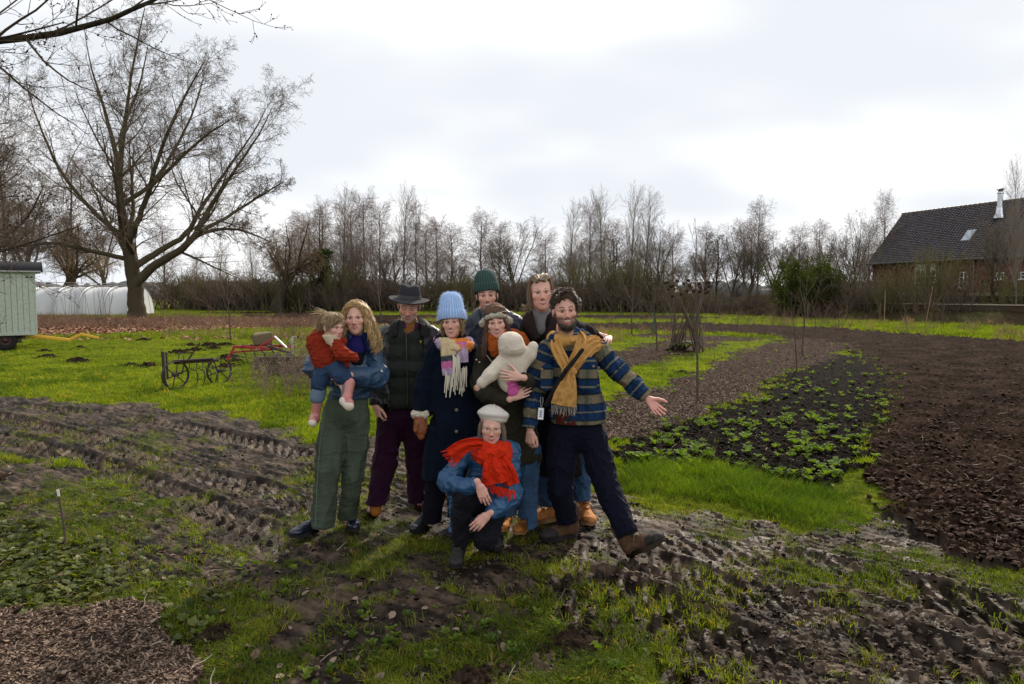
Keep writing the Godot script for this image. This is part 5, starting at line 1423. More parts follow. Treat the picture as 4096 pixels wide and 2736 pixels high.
	wear(p, "scarf", [[0.203, 0.729, 0.03, 0.191, 0.732, 0.08, 0.037, 0.042, 1, 0.02, 0], [0.191, 0.732, 0.08, 0.158, 0.734, 0.117, 0.042, 0.032, 1, 0.02, 0], [0.158, 0.734, 0.117, 0.112, 0.735, 0.13, 0.032, 0.037, 1, 0.02, 0], [0.112, 0.735, 0.13, 0.065, 0.734, 0.117, 0.037, 0.042, 1, 0.02, 0], [0.065, 0.734, 0.117, 0.029, 0.732, 0.08, 0.042, 0.032, 1, 0.02, 0], [0.029, 0.732, 0.08, 0.014, 0.729, 0.03, 0.032, 0.037, 1, 0.02, 0], [0.014, 0.729, 0.03, 0.024, 0.727, -0.02, 0.037, 0.042, 1, 0.02, 0], [0.024, 0.727, -0.02, 0.058, 0.726, -0.057, 0.042, 0.032, 1, 0.02, 0], [0.058, 0.726, -0.057, 0.106, 0.725, -0.07, 0.032, 0.037, 1, 0.02, 0], [0.106, 0.725, -0.07, 0.154, 0.726, -0.057, 0.037, 0.042, 1, 0.02, 0], [0.154, 0.726, -0.057, 0.19, 0.727, -0.02, 0.042, 0.032, 1, 0.02, 0], [0.19, 0.727, -0.02, 0.203, 0.729, 0.03, 0.032, 0.037, 1, 0.02, 0], [0.204, 0.691, 0.08, 0.193, 0.687, 0.125, 0.045, 0.052, 1, 0.02, 0], [0.193, 0.687, 0.125, 0.164, 0.683, 0.158, 0.052, 0.038, 1, 0.02, 0], [0.164, 0.683, 0.158, 0.123, 0.682, 0.17, 0.038, 0.045, 1, 0.02, 0], [0.123, 0.682, 0.17, 0.081, 0.683, 0.158, 0.045, 0.052, 1, 0.02, 0], [0.081, 0.683, 0.158, 0.05, 0.687, 0.125, 0.052, 0.038, 1, 0.02, 0], [0.05, 0.687, 0.125, 0.037, 0.691, 0.08, 0.038, 0.046, 1, 0.02, 0], [0.037, 0.691, 0.08, 0.046, 0.696, 0.035, 0.046, 0.052, 1, 0.02, 0], [0.046, 0.696, 0.035, 0.076, 0.7, 0.002, 0.052, 0.038, 1, 0.02, 0], [0.076, 0.7, 0.002, 0.118, 0.702, -0.01, 0.038, 0.046, 1, 0.02, 0], [0.118, 0.702, -0.01, 0.161, 0.7, 0.002, 0.046, 0.052, 1, 0.02, 0], [0.161, 0.7, 0.002, 0.192, 0.696, 0.035, 0.052, 0.038, 1, 0.02, 0], [0.192, 0.696, 0.035, 0.204, 0.691, 0.08, 0.038, 0.046, 1, 0.02, 0], [0.078, 0.7, 0.19, 0.176, 0.727, 0.2, 0.037, 0.04, 0.6, 0.02, 0]], 0.006, [Color(0.66, 0.032, 0.01)], mat(0.95, 0.0, "cloth wool"), [[1, 0.012, 0.8, 0.8, 0.8], [1, 0.004, 2, 2, 2]])
	cloth(p, "scarf_end", [Vector3(0.062, 0.79, 0.2), Vector3(-0.01, 0.788, 0.215), Vector3(-0.075, 0.76, 0.215), Vector3(-0.139, 0.703, 0.21)], [0.03, 0.04, 0.05, 0.06], Vector3(0, 0, 1), 1.8, 0.008, [[1, Color(0.66, 0.032, 0.01)]], mat(0.95, 0.0, "wool"), 1)
	cloth(p, "scarf_end", [Vector3(0.135, 0.696, 0.21), Vector3(0.141, 0.644, 0.23), Vector3(0.152, 0.587, 0.235), Vector3(0.163, 0.538, 0.235)], [0.06, 0.077, 0.094, 0.107], Vector3(0, 0, 1), 2.2, 0.01, [[1, Color(0.66, 0.032, 0.01)]], mat(0.95, 0.0, "wool"), 2)
	cloth(p, "scarf_end", [Vector3(0.176, 0.686, 0.2), Vector3(0.212, 0.633, 0.22), Vector3(0.238, 0.577, 0.225), Vector3(0.254, 0.521, 0.22)], [0.044, 0.05, 0.05, 0.05], Vector3(0, 0, 1), 1.6, 0.008, [[1, Color(0.66, 0.032, 0.01)]], mat(0.95, 0.0, "wool"), 3)
	fringe(p, [Vector3(0.054, 0.562, 0.225), Vector3(0.062, 0.548, 0.219), Vector3(0.069, 0.552, 0.221), Vector3(0.077, 0.555, 0.223), Vector3(0.084, 0.544, 0.225), Vector3(0.091, 0.545, 0.219), Vector3(0.099, 0.529, 0.221), Vector3(0.106, 0.518, 0.223), Vector3(0.114, 0.521, 0.225), Vector3(0.121, 0.523, 0.219), Vector3(0.129, 0.511, 0.221), Vector3(0.136, 0.515, 0.223), Vector3(0.144, 0.518, 0.225), Vector3(0.151, 0.505, 0.219), Vector3(0.159, 0.508, 0.221), Vector3(0.166, 0.512, 0.223), Vector3(0.174, 0.5, 0.225), Vector3(0.181, 0.502, 0.219), Vector3(0.189, 0.505, 0.221), Vector3(0.196, 0.494, 0.223), Vector3(0.204, 0.497, 0.225), Vector3(0.211, 0.499, 0.219), Vector3(0.219, 0.487, 0.221), Vector3(0.226, 0.491, 0.223), Vector3(0.234, 0.494, 0.225), Vector3(0.241, 0.481, 0.219), Vector3(0.248, 0.484, 0.221), Vector3(0.256, 0.488, 0.223), Vector3(0.263, 0.477, 0.225), Vector3(0.271, 0.478, 0.219)], 0.067, 0.004, Color(0.68, 0.035, 0.012), 6, Vector3(0.012, 0, 0))
	fringe(p, [Vector3(-0.166, 0.757, 0.2), Vector3(-0.162, 0.751, 0.204), Vector3(-0.157, 0.745, 0.208), Vector3(-0.154, 0.736, 0.2), Vector3(-0.15, 0.73, 0.204), Vector3(-0.146, 0.724, 0.208), Vector3(-0.143, 0.715, 0.2), Vector3(-0.138, 0.709, 0.204), Vector3(-0.134, 0.703, 0.208), Vector3(-0.131, 0.694, 0.2), Vector3(-0.127, 0.688, 0.204), Vector3(-0.123, 0.682, 0.208), Vector3(-0.119, 0.674, 0.2), Vector3(-0.115, 0.668, 0.204), Vector3(-0.111, 0.662, 0.208)], 0.044, 0.003, Color(0.68, 0.035, 0.012), 7, Vector3(-0.035, 0.02, 0))
	hand(p, Transform3D(Vector3(0.883, 0.39, -0.166), Vector3(-0.411, 0.882, -0.118), Vector3(0.103, 0.176, 0.959), Vector3(0.041, 0.548, 0.33)), 1, [0.3, 0.28, 0.3, 0.34], Color(0.58, 0.3, 0.24), 0.04, 0.05, 0.025)
	hand(p, Transform3D(Vector3(0.661, -0.693, 0.208), Vector3(0.723, 0.645, -0.147), Vector3(-0.033, 0.252, 0.946), Vector3(0.101, 0.347, 0.31)), -1, [0.3, 0.28, 0.3, 0.34], Color(0.58, 0.3, 0.24), 0.05, 0.1, 0.025)
	p = person("person in dark olive coat with brown aviator hat carrying the baby", Vector3(0.041, 0, -5.05))
	wear(p, "coat", [[-0.11, 1.299, 0, -0.074, 1.065, 0.02, 0.155, 0.155, 0.64, 0.05, 0], [-0.074, 1.065, 0.02, 0.008, 0.565, 0, 0.159, 0.166, 0.62, 0.05, 0], [-0.227, 1.317, 0, -0.001, 1.317, 0, 0.069, 0.069, 0.8, 0.05, 0], [-0.244, 1.308, 0, -0.274, 1.124, 0.06, 0.065, 0.061, 1, 0.03, 1], [-0.274, 1.124, 0.06, -0.237, 1.054, 0.1, 0.061, 0.06, 1, 0.03, 1], [-0.237, 1.054, 0.1, -0.124, 1.039, 0.24, 0.058, 0.05, 1, 0.03, 2], [-0.124, 1.039, 0.24, -0.041, 1.045, 0.28, 0.05, 0.043, 1, 0.03, 2], [0.035, 1.308, 0, 0.106, 1.142, 0.06, 0.065, 0.065, 1, 0.03, 3], [0.106, 1.142, 0.06, 0.087, 1.114, 0.12, 0.065, 0.063, 1, 0.03, 3], [0.086, 1.117, 0.14, 0.047, 1.167, 0.32, 0.061, 0.05, 1, 0.03, 4], [0.047, 1.167, 0.32, 0.023, 1.195, 0.385, 0.05, 0.041, 1, 0.03, 4]], 0.01, [Color(0.028, 0.025, 0.017), Color(0.028, 0.025, 0.017), Color(0.028, 0.025, 0.017), Color(0.028, 0.025, 0.017), Color(0.028, 0.025, 0.017)], mat(0.75, 0.0, "cloth"), [[1, 0.010, 0.8, 0.5, 0.8], [1, 0.004, 1.8, 1.4, 1.8]], "", Transform3D.IDENTITY, [[-0.041, 1.045, 0.28, 0.899, 0.065, 0.433, 0.082], [0.023, 1.195, 0.385, -0.321, 0.375, 0.87, 0.079], [0.008, 0.535, 0, 0, -1, 0, 0.3]])
	mb = MB.new()
	mb.tube(PackedVector3Array([Vector3(-0.249, 1.349, 0.12), Vector3(-0.213, 1.32, 0.14), Vector3(-0.174, 1.269, 0.155)]), PackedFloat32Array([0.003, 0.003, 0.003]), 5, Color(0.4, 0.39, 0.37), true)
	put(p, "zip", mb.mesh(), mat(0.3, 1.0))
	wear(p, "snap_button", [[-0.293, 1.29, 0.1, -0.293, 1.29, 0.1, 0.009, 0.009, 0.6, 0.002, 0]], 0.004, [Color(0.35, 0.33, 0.3)], mat(0.3, 1.0), [])
	wear(p, "snap_button", [[-0.271, 1.274, 0.115, -0.271, 1.274, 0.115, 0.009, 0.009, 0.6, 0.002, 0]], 0.004, [Color(0.35, 0.33, 0.3)], mat(0.3, 1.0), [])
	wear(p, "jeans", [[0.091, 0.621, 0, 0.076, 0.44, 0.02, 0.083, 0.074, 0.9, 0.03, 0], [0.076, 0.44, 0.02, 0.076, 0.279, 0.04, 0.074, 0.067, 0.9, 0.03, 0], [0.076, 0.279, 0.04, 0.068, 0.063, 0.05, 0.067, 0.076, 0.9, 0.03, 0], [-0.037, 0.621, 0, -0.056, 0.342, 0, 0.083, 0.072, 0.9, 0.03, 0], [-0.056, 0.342, 0, -0.074, 0.137, 0, 0.072, 0.069, 0.9, 0.03, 0]], 0.009, [Color(0.05, 0.1, 0.19)], mat(0.9, 0.0, "weave"), [[1, 0.009, 0.9, 0.5, 0.9], [1, 0.004, 1.6, 2, 1.6]], "denim", Transform3D.IDENTITY, [[0.068, 0.063, 0.05, 0, -1, 0, 0.144], [-0.074, 0.137, 0, 0, -1, 0, 0.13]])
	shoe(p, "boot", turned(Vector3(-0.071, -0.004, -0.23), -12, 0, 0, 0.92), Color(0.4, 0.155, 0.04), Color(0.3, 0.16, 0.07), 0.7, 0.13, Color(0.2, 0.09, 0.03), 1.1)
	shoe(p, "boot", turned(Vector3(0.079, -0.004, -0.16), -22, 0, 0, 0.92), Color(0.4, 0.155, 0.04), Color(0.3, 0.16, 0.07), 0.7, 0.13, Color(0.2, 0.09, 0.03), 1.1)
	queue.append([p, "body", {"pr": [[-0.155, 1.48, 0, -0.019, 0.805, 0, 0.058, 0.09, 0.8, 0.03, 0], [0.09, 0.713, 0, 0.068, 0.171, 0.05, 0.05, 0.032, 0.8, 0.03, 0], [-0.037, 0.713, 0, -0.074, 0.23, 0, 0.05, 0.032, 0.8, 0.03, 0], [-0.244, 1.308, 0, -0.242, 1.058, 0.1, 0.036, 0.032, 0.8, 0.03, 0], [-0.242, 1.058, 0.1, -0.041, 1.045, 0.28, 0.032, 0.025, 0.8, 0.03, 0], [0.035, 1.308, 0, 0.091, 1.129, 0.1, 0.036, 0.032, 0.8, 0.03, 0], [0.091, 1.129, 0.1, 0.017, 1.192, 0.3, 0.032, 0.025, 0.8, 0.03, 0]], "cell": 0.016, "cols": [Color(0.61, 0.35, 0.285)]}, mat(0.55, 0.0, "skin")])
	h = turned(Vector3(-0.155, 1.557, 0.08), 3, 3, 6, 0.88)
	head(p, h, {"skin": Color(0.61, 0.35, 0.285), "smile": 1.0, "open": 0.9, "wide": 0.97, "brow": Color(0.13, 0.07, 0.05), "brow_w": 0.0026, "iris": Color(0.05, 0.04, 0.03)})
	aviator_hat(p, h)
	strands(p, "hair", h, [[Vector3(-0.06, 0.05, 0.05), Vector3(-0.074, -0.02, 0.05), Vector3(-0.085, -0.1, 0.05), Vector3(-0.1, -0.2, 0.07), Vector3(-0.12, -0.28, 0.08)], [Vector3(-0.07, 0.05, 0.0), Vector3(-0.09, -0.02, 0.01), Vector3(-0.11, -0.1, 0.02), Vector3(-0.13, -0.2, 0.04), Vector3(-0.15, -0.29, 0.05)]], 150, 34, 0.007, 0.004, 1.5, 0.0042, Color(0.11, 0.045, 0.025), Color(0.05, 0.022, 0.014), 14)
	strands(p, "hair", h, [[Vector3(0.055, 0.05, 0.05), Vector3(0.074, -0.02, 0.045), Vector3(0.085, -0.08, 0.03), Vector3(0.1, -0.12, 0.02)], [Vector3(0.07, 0.05, 0.0), Vector3(0.09, -0.02, 0.0), Vector3(0.11, -0.08, 0.0), Vector3(0.12, -0.13, 0.0)]], 90, 35, 0.006, 0.004, 1.5, 0.0042, Color(0.13, 0.05, 0.028), Color(0.06, 0.026, 0.016), 12)
	wear(p, "scarf", [[0.027, 1.4, 0.02, 0.011, 1.391, 0.075, 0.043, 0.049, 1, 0.02, 0], [0.011, 1.391, 0.075, -0.032, 1.385, 0.115, 0.049, 0.038, 1, 0.02, 0], [-0.032, 1.385, 0.115, -0.09, 1.383, 0.13, 0.038, 0.043, 1, 0.02, 0], [-0.09, 1.383, 0.13, -0.149, 1.385, 0.115, 0.043, 0.049, 1, 0.02, 0], [-0.149, 1.385, 0.115, -0.193, 1.391, 0.075, 0.049, 0.038, 1, 0.02, 0], [-0.193, 1.391, 0.075, -0.21, 1.4, 0.02, 0.038, 0.044, 1, 0.02, 0], [-0.21, 1.4, 0.02, -0.196, 1.409, -0.035, 0.044, 0.049, 1, 0.02, 0], [-0.196, 1.409, -0.035, -0.153, 1.416, -0.075, 0.049, 0.038, 1, 0.02, 0], [-0.153, 1.416, -0.075, -0.093, 1.418, -0.09, 0.038, 0.044, 1, 0.02, 0], [-0.093, 1.418, -0.09, -0.032, 1.416, -0.075, 0.044, 0.049, 1, 0.02, 0], [-0.032, 1.416, -0.075, 0.012, 1.409, -0.035, 0.049, 0.037, 1, 0.02, 0], [0.012, 1.409, -0.035, 0.027, 1.4, 0.02, 0.037, 0.044, 1, 0.02, 0], [0.018, 1.442, 0.02, 0.004, 1.434, 0.065, 0.036, 0.042, 1, 0.02, 0], [0.004, 1.434, 0.065, -0.032, 1.428, 0.098, 0.042, 0.03, 1, 0.02, 0], [-0.032, 1.428, 0.098, -0.082, 1.426, 0.11, 0.03, 0.036, 1, 0.02, 0], [-0.082, 1.426, 0.11, -0.131, 1.428, 0.098, 0.036, 0.042, 1, 0.02, 0], [-0.131, 1.428, 0.098, -0.169, 1.434, 0.065, 0.042, 0.03, 1, 0.02, 0], [-0.169, 1.434, 0.065, -0.183, 1.442, 0.02, 0.03, 0.036, 1, 0.02, 0], [-0.183, 1.442, 0.02, -0.171, 1.45, -0.025, 0.036, 0.042, 1, 0.02, 0], [-0.171, 1.45, -0.025, -0.134, 1.456, -0.058, 0.042, 0.03, 1, 0.02, 0], [-0.134, 1.456, -0.058, -0.083, 1.458, -0.07, 0.03, 0.036, 1, 0.02, 0], [-0.083, 1.458, -0.07, -0.032, 1.456, -0.058, 0.036, 0.042, 1, 0.02, 0], [-0.032, 1.456, -0.058, 0.005, 1.45, -0.025, 0.042, 0.03, 1, 0.02, 0], [0.005, 1.45, -0.025, 0.018, 1.442, 0.02, 0.03, 0.037, 1, 0.02, 0], [-0.187, 1.434, 0.12, -0.143, 1.365, 0.15, 0.036, 0.05, 0.7, 0.02, 0], [-0.143, 1.365, 0.15, -0.108, 1.32, 0.14, 0.05, 0.043, 0.7, 0.02, 0], [0.034, 1.411, 0.05, 0.07, 1.34, 0.06, 0.043, 0.036, 0.8, 0.02, 0]], 0.007, [Color(0.36, 0.08, 0.013)], mat(0.95, 0.0, "cloth wool"), [[1, 0.011, 0.9, 0.9, 0.9]])
	hand(p, Transform3D(Vector3(-0.129, -0.936, 0.094), Vector3(0.941, -0.132, -0.019), Vector3(0.032, 0.09, 0.945), Vector3(0.019, 1.201, 0.405)), -1, [0.25, 0.22, 0.25, 0.3], Color(0.61, 0.35, 0.285), 0.12, 0.95, 0.025)
	hand(p, Transform3D(Vector3(-0.409, 0.855, -0.065), Vector3(-0.847, -0.414, -0.118), Vector3(-0.135, 0.007, 0.94), Vector3(-0.038, 1.049, 0.31)), 1, [0.3, 0.28, 0.3, 0.35], Color(0.61, 0.35, 0.285), 0.12, 0.9, 0.025)
	p = person("baby in cream fleece suit with the hood up seen from behind", Vector3(0.003, 0, -4.76))
	wear(p, "fleece_suit", [[-0.01, 1.432, 0.02, 0.087, 0.07, 0.085, 0.01, 0], [0, 1.388, 0.02, 0.093, 0.065, 0.088, 0.02, 0], [-0.005, 1.327, -0.01, -0.003, 1.317, -0.01, 0.058, 0.068, 0.8, 0.004, 0], [-0.003, 1.291, 0, -0.006, 1.205, 0, 0.102, 0.099, 0.7, 0.03, 1], [-0.017, 1.205, 0, -0.013, 1.157, 0, 0.092, 0.078, 0.7, 0.03, 1], [-0.076, 1.282, 0, -0.152, 1.21, 0.05, 0.054, 0.046, 1, 0.02, 2], [-0.152, 1.21, 0.05, -0.206, 1.157, 0.06, 0.046, 0.036, 1, 0.02, 2], [0.069, 1.291, 0, 0.116, 1.342, 0, 0.051, 0.044, 1, 0.02, 3], [0.116, 1.342, 0, 0.14, 1.397, 0, 0.044, 0.037, 1, 0.02, 3]], 0.007, [Color(0.78, 0.68, 0.57), Color(0.78, 0.68, 0.57), Color(0.78, 0.68, 0.57), Color(0.78, 0.68, 0.57)], mat(0.95, 0.0, "cloth wool"), [[1, 0.003, 0.8, 0.8, 0.8]], "fleece")
	wear(p, "pink_trousers", [[-0.006, 1.164, 0.02, 0.004, 1.096, 0.02, 0.061, 0.041, 0.8, 0.02, 0]], 0.008, [Color(0.62, 0.1, 0.36)], mat(0.5), [[1, 0.006, 1.4, 1.4, 1.4]])
	queue.append([p, "body", {"pr": [[-0.003, 1.427, 0, -0.006, 1.17, 0, 0.051, 0.068, 0.8, 0.03, 0], [-0.076, 1.282, 0, -0.216, 1.147, 0.06, 0.024, 0.015, 0.8, 0.03, 0], [0.069, 1.291, 0, 0.144, 1.41, 0, 0.024, 0.015, 0.8, 0.03, 0]], "cell": 0.016, "cols": [Color(0.61, 0.35, 0.285)]}, mat(0.55, 0.0, "skin")])
	hand(p, Transform3D(Vector3(0.326, -0.379, 0.011), Vector3(0.377, 0.323, -0.054), Vector3(0.034, 0.043, 0.497), Vector3(-0.212, 1.152, 0.06)), 1, [0.7, 0.7, 0.7, 0.7], Color(0.61, 0.35, 0.285), 0.1, 0.3, 0.03)
	p = person("person with dark green beanie and navy jacket standing behind the others", Vector3(-0.18, 0, -5.62))
	wear(p, "jacket", [[0.023, 1.49, 0, 0.033, 1.106, 0, 0.185, 0.177, 0.62, 0.05, 0], [0.033, 1.106, 0, 0.032, 0.821, 0, 0.177, 0.177, 0.62, 0.05, 0], [-0.107, 1.53, 0, 0.184, 1.53, 0, 0.068, 0.068, 0.8, 0.05, 0], [-0.121, 1.518, 0, -0.176, 1.266, -0.02, 0.068, 0.064, 1, 0.03, 1], [-0.176, 1.266, -0.02, -0.16, 0.984, 0, 0.064, 0.056, 1, 0.03, 1], [0.204, 1.518, 0, 0.269, 1.307, -0.02, 0.068, 0.064, 1, 0.03, 2], [0.269, 1.307, -0.02, 0.265, 0.984, 0, 0.064, 0.056, 1, 0.03, 2]], 0.011, [Color(0.016, 0.022, 0.042), Color(0.016, 0.022, 0.042), Color(0.016, 0.022, 0.042)], mat(0.55, 0.0, "cloth"), [[1, 0.010, 0.8, 0.5, 0.8], [1, 0.004, 1.7, 1.4, 1.7]])
	cloth(p, "jacket_collar", [Vector3(-0.059, 1.645, -0.06), Vector3(-0.101, 1.63, 0), Vector3(-0.113, 1.588, 0.07), Vector3(-0.087, 1.516, 0.13)], [0.024, 0.036, 0.044, 0.024], Vector3(-0.5, 0.5, 0.7), 0.6, 0.003, [[1, Color(0.013, 0.018, 0.034)]], mat(0.6), 1)
	cloth(p, "jacket_collar", [Vector3(0.018, 1.641, -0.06), Vector3(0.064, 1.626, 0), Vector3(0.085, 1.584, 0.07), Vector3(0.066, 1.516, 0.13)], [0.024, 0.036, 0.044, 0.024], Vector3(0.5, 0.5, 0.7), 0.6, 0.003, [[1, Color(0.013, 0.018, 0.034)]], mat(0.6), 2)
	wear(p, "jumper", [[-0.016, 1.611, 0.02, -0.005, 1.473, 0.06, 0.06, 0.08, 0.7, 0.02, 0]], 0.009, [Color(0.03, 0.03, 0.028)], mat(0.95, 0.0, "wool"), [])
	wear(p, "shoulder_strap", [[0.144, 1.595, 0.03, 0.22, 1.575, 0.03, 0.014, 0.014, 0.8, 0.004, 0]], 0.006, [Color(0.02, 0.026, 0.05)], mat(0.6), [])
	wear(p, "trousers", [[-0.059, 0.862, 0, -0.07, 0.39, 0, 0.1, 0.08, 0.9, 0.03, 0], [-0.07, 0.39, 0, -0.082, 0.017, 0, 0.08, 0.064, 0.9, 0.03, 0], [0.103, 0.862, 0, 0.103, 0.39, 0, 0.1, 0.08, 0.9, 0.03, 0], [0.103, 0.39, 0, 0.082, 0.017, 0, 0.08, 0.064, 0.9, 0.03, 0]], 0.013, [Color(0.015, 0.016, 0.02)], mat(0.85), [[1, 0.008, 0.8, 0.5, 0.8]])
	shoe(p, "boot", turned(Vector3(-0.08, -0.004, 0.01), -6, 0, 0, 1.05), Color(0.03, 0.02, 0.015), Color(0.02, 0.018, 0.015), 0.6, 0.08, Color(0.05, 0.04, 0.03), 1.05)
	shoe(p, "boot", turned(Vector3(0.08, -0.004, 0.01), 6, 0, 0, 1.05), Color(0.03, 0.02, 0.015), Color(0.02, 0.018, 0.015), 0.6, 0.08, Color(0.05, 0.04, 0.03), 1.05)
	queue.append([p, "body", {"pr": [[-0.017, 1.63, 0, 0.022, 0.903, 0, 0.072, 0.1, 0.8, 0.03, 0], [-0.059, 0.862, 0, -0.082, 0.017, 0, 0.06, 0.036, 0.8, 0.03, 0], [0.103, 0.862, 0, 0.082, 0.017, 0, 0.06, 0.036, 0.8, 0.03, 0], [-0.121, 1.51, 0, -0.174, 1.268, 0, 0.04, 0.036, 0.8, 0.03, 0], [-0.174, 1.268, 0, -0.16, 0.944, 0, 0.036, 0.028, 0.8, 0.03, 0], [0.204, 1.51, 0, 0.269, 1.309, 0, 0.04, 0.036, 0.8, 0.03, 0], [0.269, 1.309, 0, 0.265, 0.944, 0, 0.036, 0.028, 0.8, 0.03, 0]], "cell": 0.016, "cols": [Color(0.56, 0.305, 0.235)]}, mat(0.55, 0.0, "skin")])
	h = turned(Vector3(-0.019, 1.745, 0.03), 2, 0, 3, 1.0)
	head(p, h, {"skin": Color(0.56, 0.305, 0.235), "smile": 1.0, "open": 0.9, "wide": 0.97, "nose": 1.25, "brow": Color(0.03, 0.02, 0.015), "brow_w": 0.0052, "iris": Color(0.04, 0.03, 0.02), "beard": 0.42, "beard_col": Color(0.1, 0.075, 0.06)})
	strands(p, "hair", h, [[Vector3(-0.072, 0.05, 0.01), Vector3(-0.077, 0.0, 0.015), Vector3(-0.076, -0.04, 0.015)], [Vector3(-0.07, 0.04, -0.05), Vector3(-0.074, -0.02, -0.05), Vector3(-0.065, -0.07, -0.06)], [Vector3(0.07, 0.04, -0.05), Vector3(0.074, -0.02, -0.05), Vector3(0.065, -0.07, -0.06)], [Vector3(0.072, 0.05, 0.01), Vector3(0.077, 0.0, 0.015), Vector3(0.076, -0.04, 0.015)]], 90, 42, 0.003, 0.002, 1.0, 0.003, Color(0.05, 0.032, 0.022), Color(0.025, 0.016, 0.012), 5)
	beanie(p, h * turned(Vector3(0.0, 0.002, -0.012), 0, -9, 3), [[0.096, 0.03], [0.098, 0.07], [0.094, 0.11], [0.084, 0.15], [0.068, 0.182], [0.045, 0.202], [0.02, 0.21], [0.004, 0.211]], [[0.096, 0.022], [0.102, 0.026], [0.104, 0.05], [0.103, 0.078], [0.099, 0.09], [0.092, 0.091]], 34, Color(0.02, 0.04, 0.036), Color(0.05, 0.085, 0.075), 0, 78)
	p = person("tall person with long swept back hair, grey jumper and dark coat", Vector3(0.394, 0, -5.35))
	wear(p, "coat", [[-0.113, 1.464, 0, -0.064, 1.137, 0, 0.176, 0.176, 0.62, 0.05, 0], [-0.064, 1.137, 0, -0.023, 0.378, 0.02, 0.18, 0.187, 0.6, 0.05, 0], [-0.256, 1.522, 0, 0.05, 1.522, 0, 0.065, 0.065, 0.8, 0.05, 0], [-0.266, 1.502, 0, -0.323, 1.27, -0.02, 0.069, 0.065, 1, 0.03, 1], [-0.323, 1.27, -0.02, -0.317, 0.982, 0, 0.065, 0.057, 1, 0.03, 1], [0.059, 1.502, 0, 0.185, 1.459, -0.1, 0.069, 0.065, 1, 0.03, 2], [0.185, 1.459, -0.1, 0.298, 1.378, -0.14, 0.065, 0.057, 1, 0.03, 2]], 0.011, [Color(0.019, 0.014, 0.014), Color(0.019, 0.014, 0.014), Color(0.019, 0.014, 0.014)], mat(0.9, 0.0, "cloth wool"), [[1, 0.009, 0.8, 0.5, 0.8]], "", Transform3D.IDENTITY, [[-0.022, 0.367, 0, 0, -1, 0, 0.3]])
	cloth(p, "coat_collar", [Vector3(-0.221, 1.635, -0.05), Vector3(-0.261, 1.618, 0.02), Vector3(-0.274, 1.556, 0.1), Vector3(-0.212, 1.424, 0.16)], [0.023, 0.034, 0.046, 0.027], Vector3(-0.4, 0.5, 0.8), 0.6, 0.003, [[1, Color(0.022, 0.016, 0.014)]], mat(0.9), 1)
	cloth(p, "coat_collar", [Vector3(-0.117, 1.631, -0.05), Vector3(-0.078, 1.61, 0.02), Vector3(-0.068, 1.548, 0.1), Vector3(-0.127, 1.424, 0.16)], [0.023, 0.034, 0.046, 0.027], Vector3(0.4, 0.5, 0.8), 0.6, 0.003, [[1, Color(0.022, 0.016, 0.014)]], mat(0.9), 2)
	wear(p, "jumper", [[-0.171, 1.636, 0, -0.169, 1.595, 0.02, 0.069, 0.073, 0.8, 0.02, 0], [-0.17, 1.595, 0.03, -0.167, 1.487, 0.07, 0.065, 0.057, 0.7, 0.03, 0]], 0.006, [Color(0.2, 0.2, 0.21), Color(0.02, 0.02, 0.022)], mat(0.95, 0.0, "wool"), [[0, 0.004, 1, 1, 1]], "fleece")
	wear(p, "jeans", [[-0.119, 0.514, 0, -0.135, 0.303, 0.02, 0.088, 0.076, 0.9, 0.03, 0], [-0.135, 0.303, 0.02, -0.121, 0.138, 0.06, 0.076, 0.069, 0.9, 0.03, 0], [0.129, 0.514, 0, 0.138, 0.318, 0, 0.088, 0.076, 0.9, 0.03, 0], [0.138, 0.318, 0, 0.145, 0.166, 0.02, 0.076, 0.071, 0.9, 0.03, 0]], 0.01, [Color(0.04, 0.08, 0.155)], mat(0.9, 0.0, "weave"), [[1, 0.009, 0.9, 0.5, 0.9], [1, 0.004, 1.6, 2, 1.6]], "denim", Transform3D.IDENTITY, [[-0.121, 0.138, 0.06, 0, -1, 0, 0.131], [0.145, 0.166, 0.02, 0, -1, 0, 0.134]])
	shoe(p, "boot", turned(Vector3(-0.024, -0.004, -0.02), -68, 0, 0, 1.08), Color(0.38, 0.16, 0.05), Color(0.26, 0.15, 0.075), 0.7, 0.14, Color(0.22, 0.1, 0.03), 1.12)
	shoe(p, "boot", turned(Vector3(0.166, -0.004, -0.11), 8, 0, 0, 1.08), Color(0.38, 0.16, 0.05), Color(0.26, 0.15, 0.075), 0.7, 0.15, Color(0.2, 0.09, 0.03), 1.12)
	queue.append([p, "body", {"pr": [[-0.171, 1.636, 0, -0.062, 0.749, 0, 0.069, 0.096, 0.8, 0.03, 0], [-0.119, 0.553, 0, -0.121, 0.217, 0.06, 0.057, 0.034, 0.8, 0.03, 0], [0.128, 0.553, 0, 0.146, 0.239, 0, 0.057, 0.034, 0.8, 0.03, 0], [-0.266, 1.502, 0, -0.323, 1.272, 0, 0.038, 0.034, 0.8, 0.03, 0], [-0.323, 1.272, 0, -0.317, 0.943, 0, 0.034, 0.027, 0.8, 0.03, 0], [0.059, 1.502, 0, 0.185, 1.459, -0.1, 0.038, 0.034, 0.8, 0.03, 0], [0.185, 1.459, -0.1, 0.358, 1.415, -0.12, 0.034, 0.025, 0.8, 0.03, 0]], "cell": 0.016, "cols": [Color(0.6, 0.335, 0.26)]}, mat(0.55, 0.0, "skin")])
	h = turned(Vector3(-0.176, 1.767, 0.04), 4, -2, 4, 1.06)
	head(p, h, {"skin": Color(0.6, 0.335, 0.26), "smile": 1.0, "open": 1.0, "wide": 0.96, "nose": 1.0, "jaw": 1.06, "brow": Color(0.2, 0.13, 0.08), "brow_w": 0.0032, "iris": Color(0.06, 0.07, 0.08), "beard": 0.12, "beard_col": Color(0.3, 0.2, 0.13)})
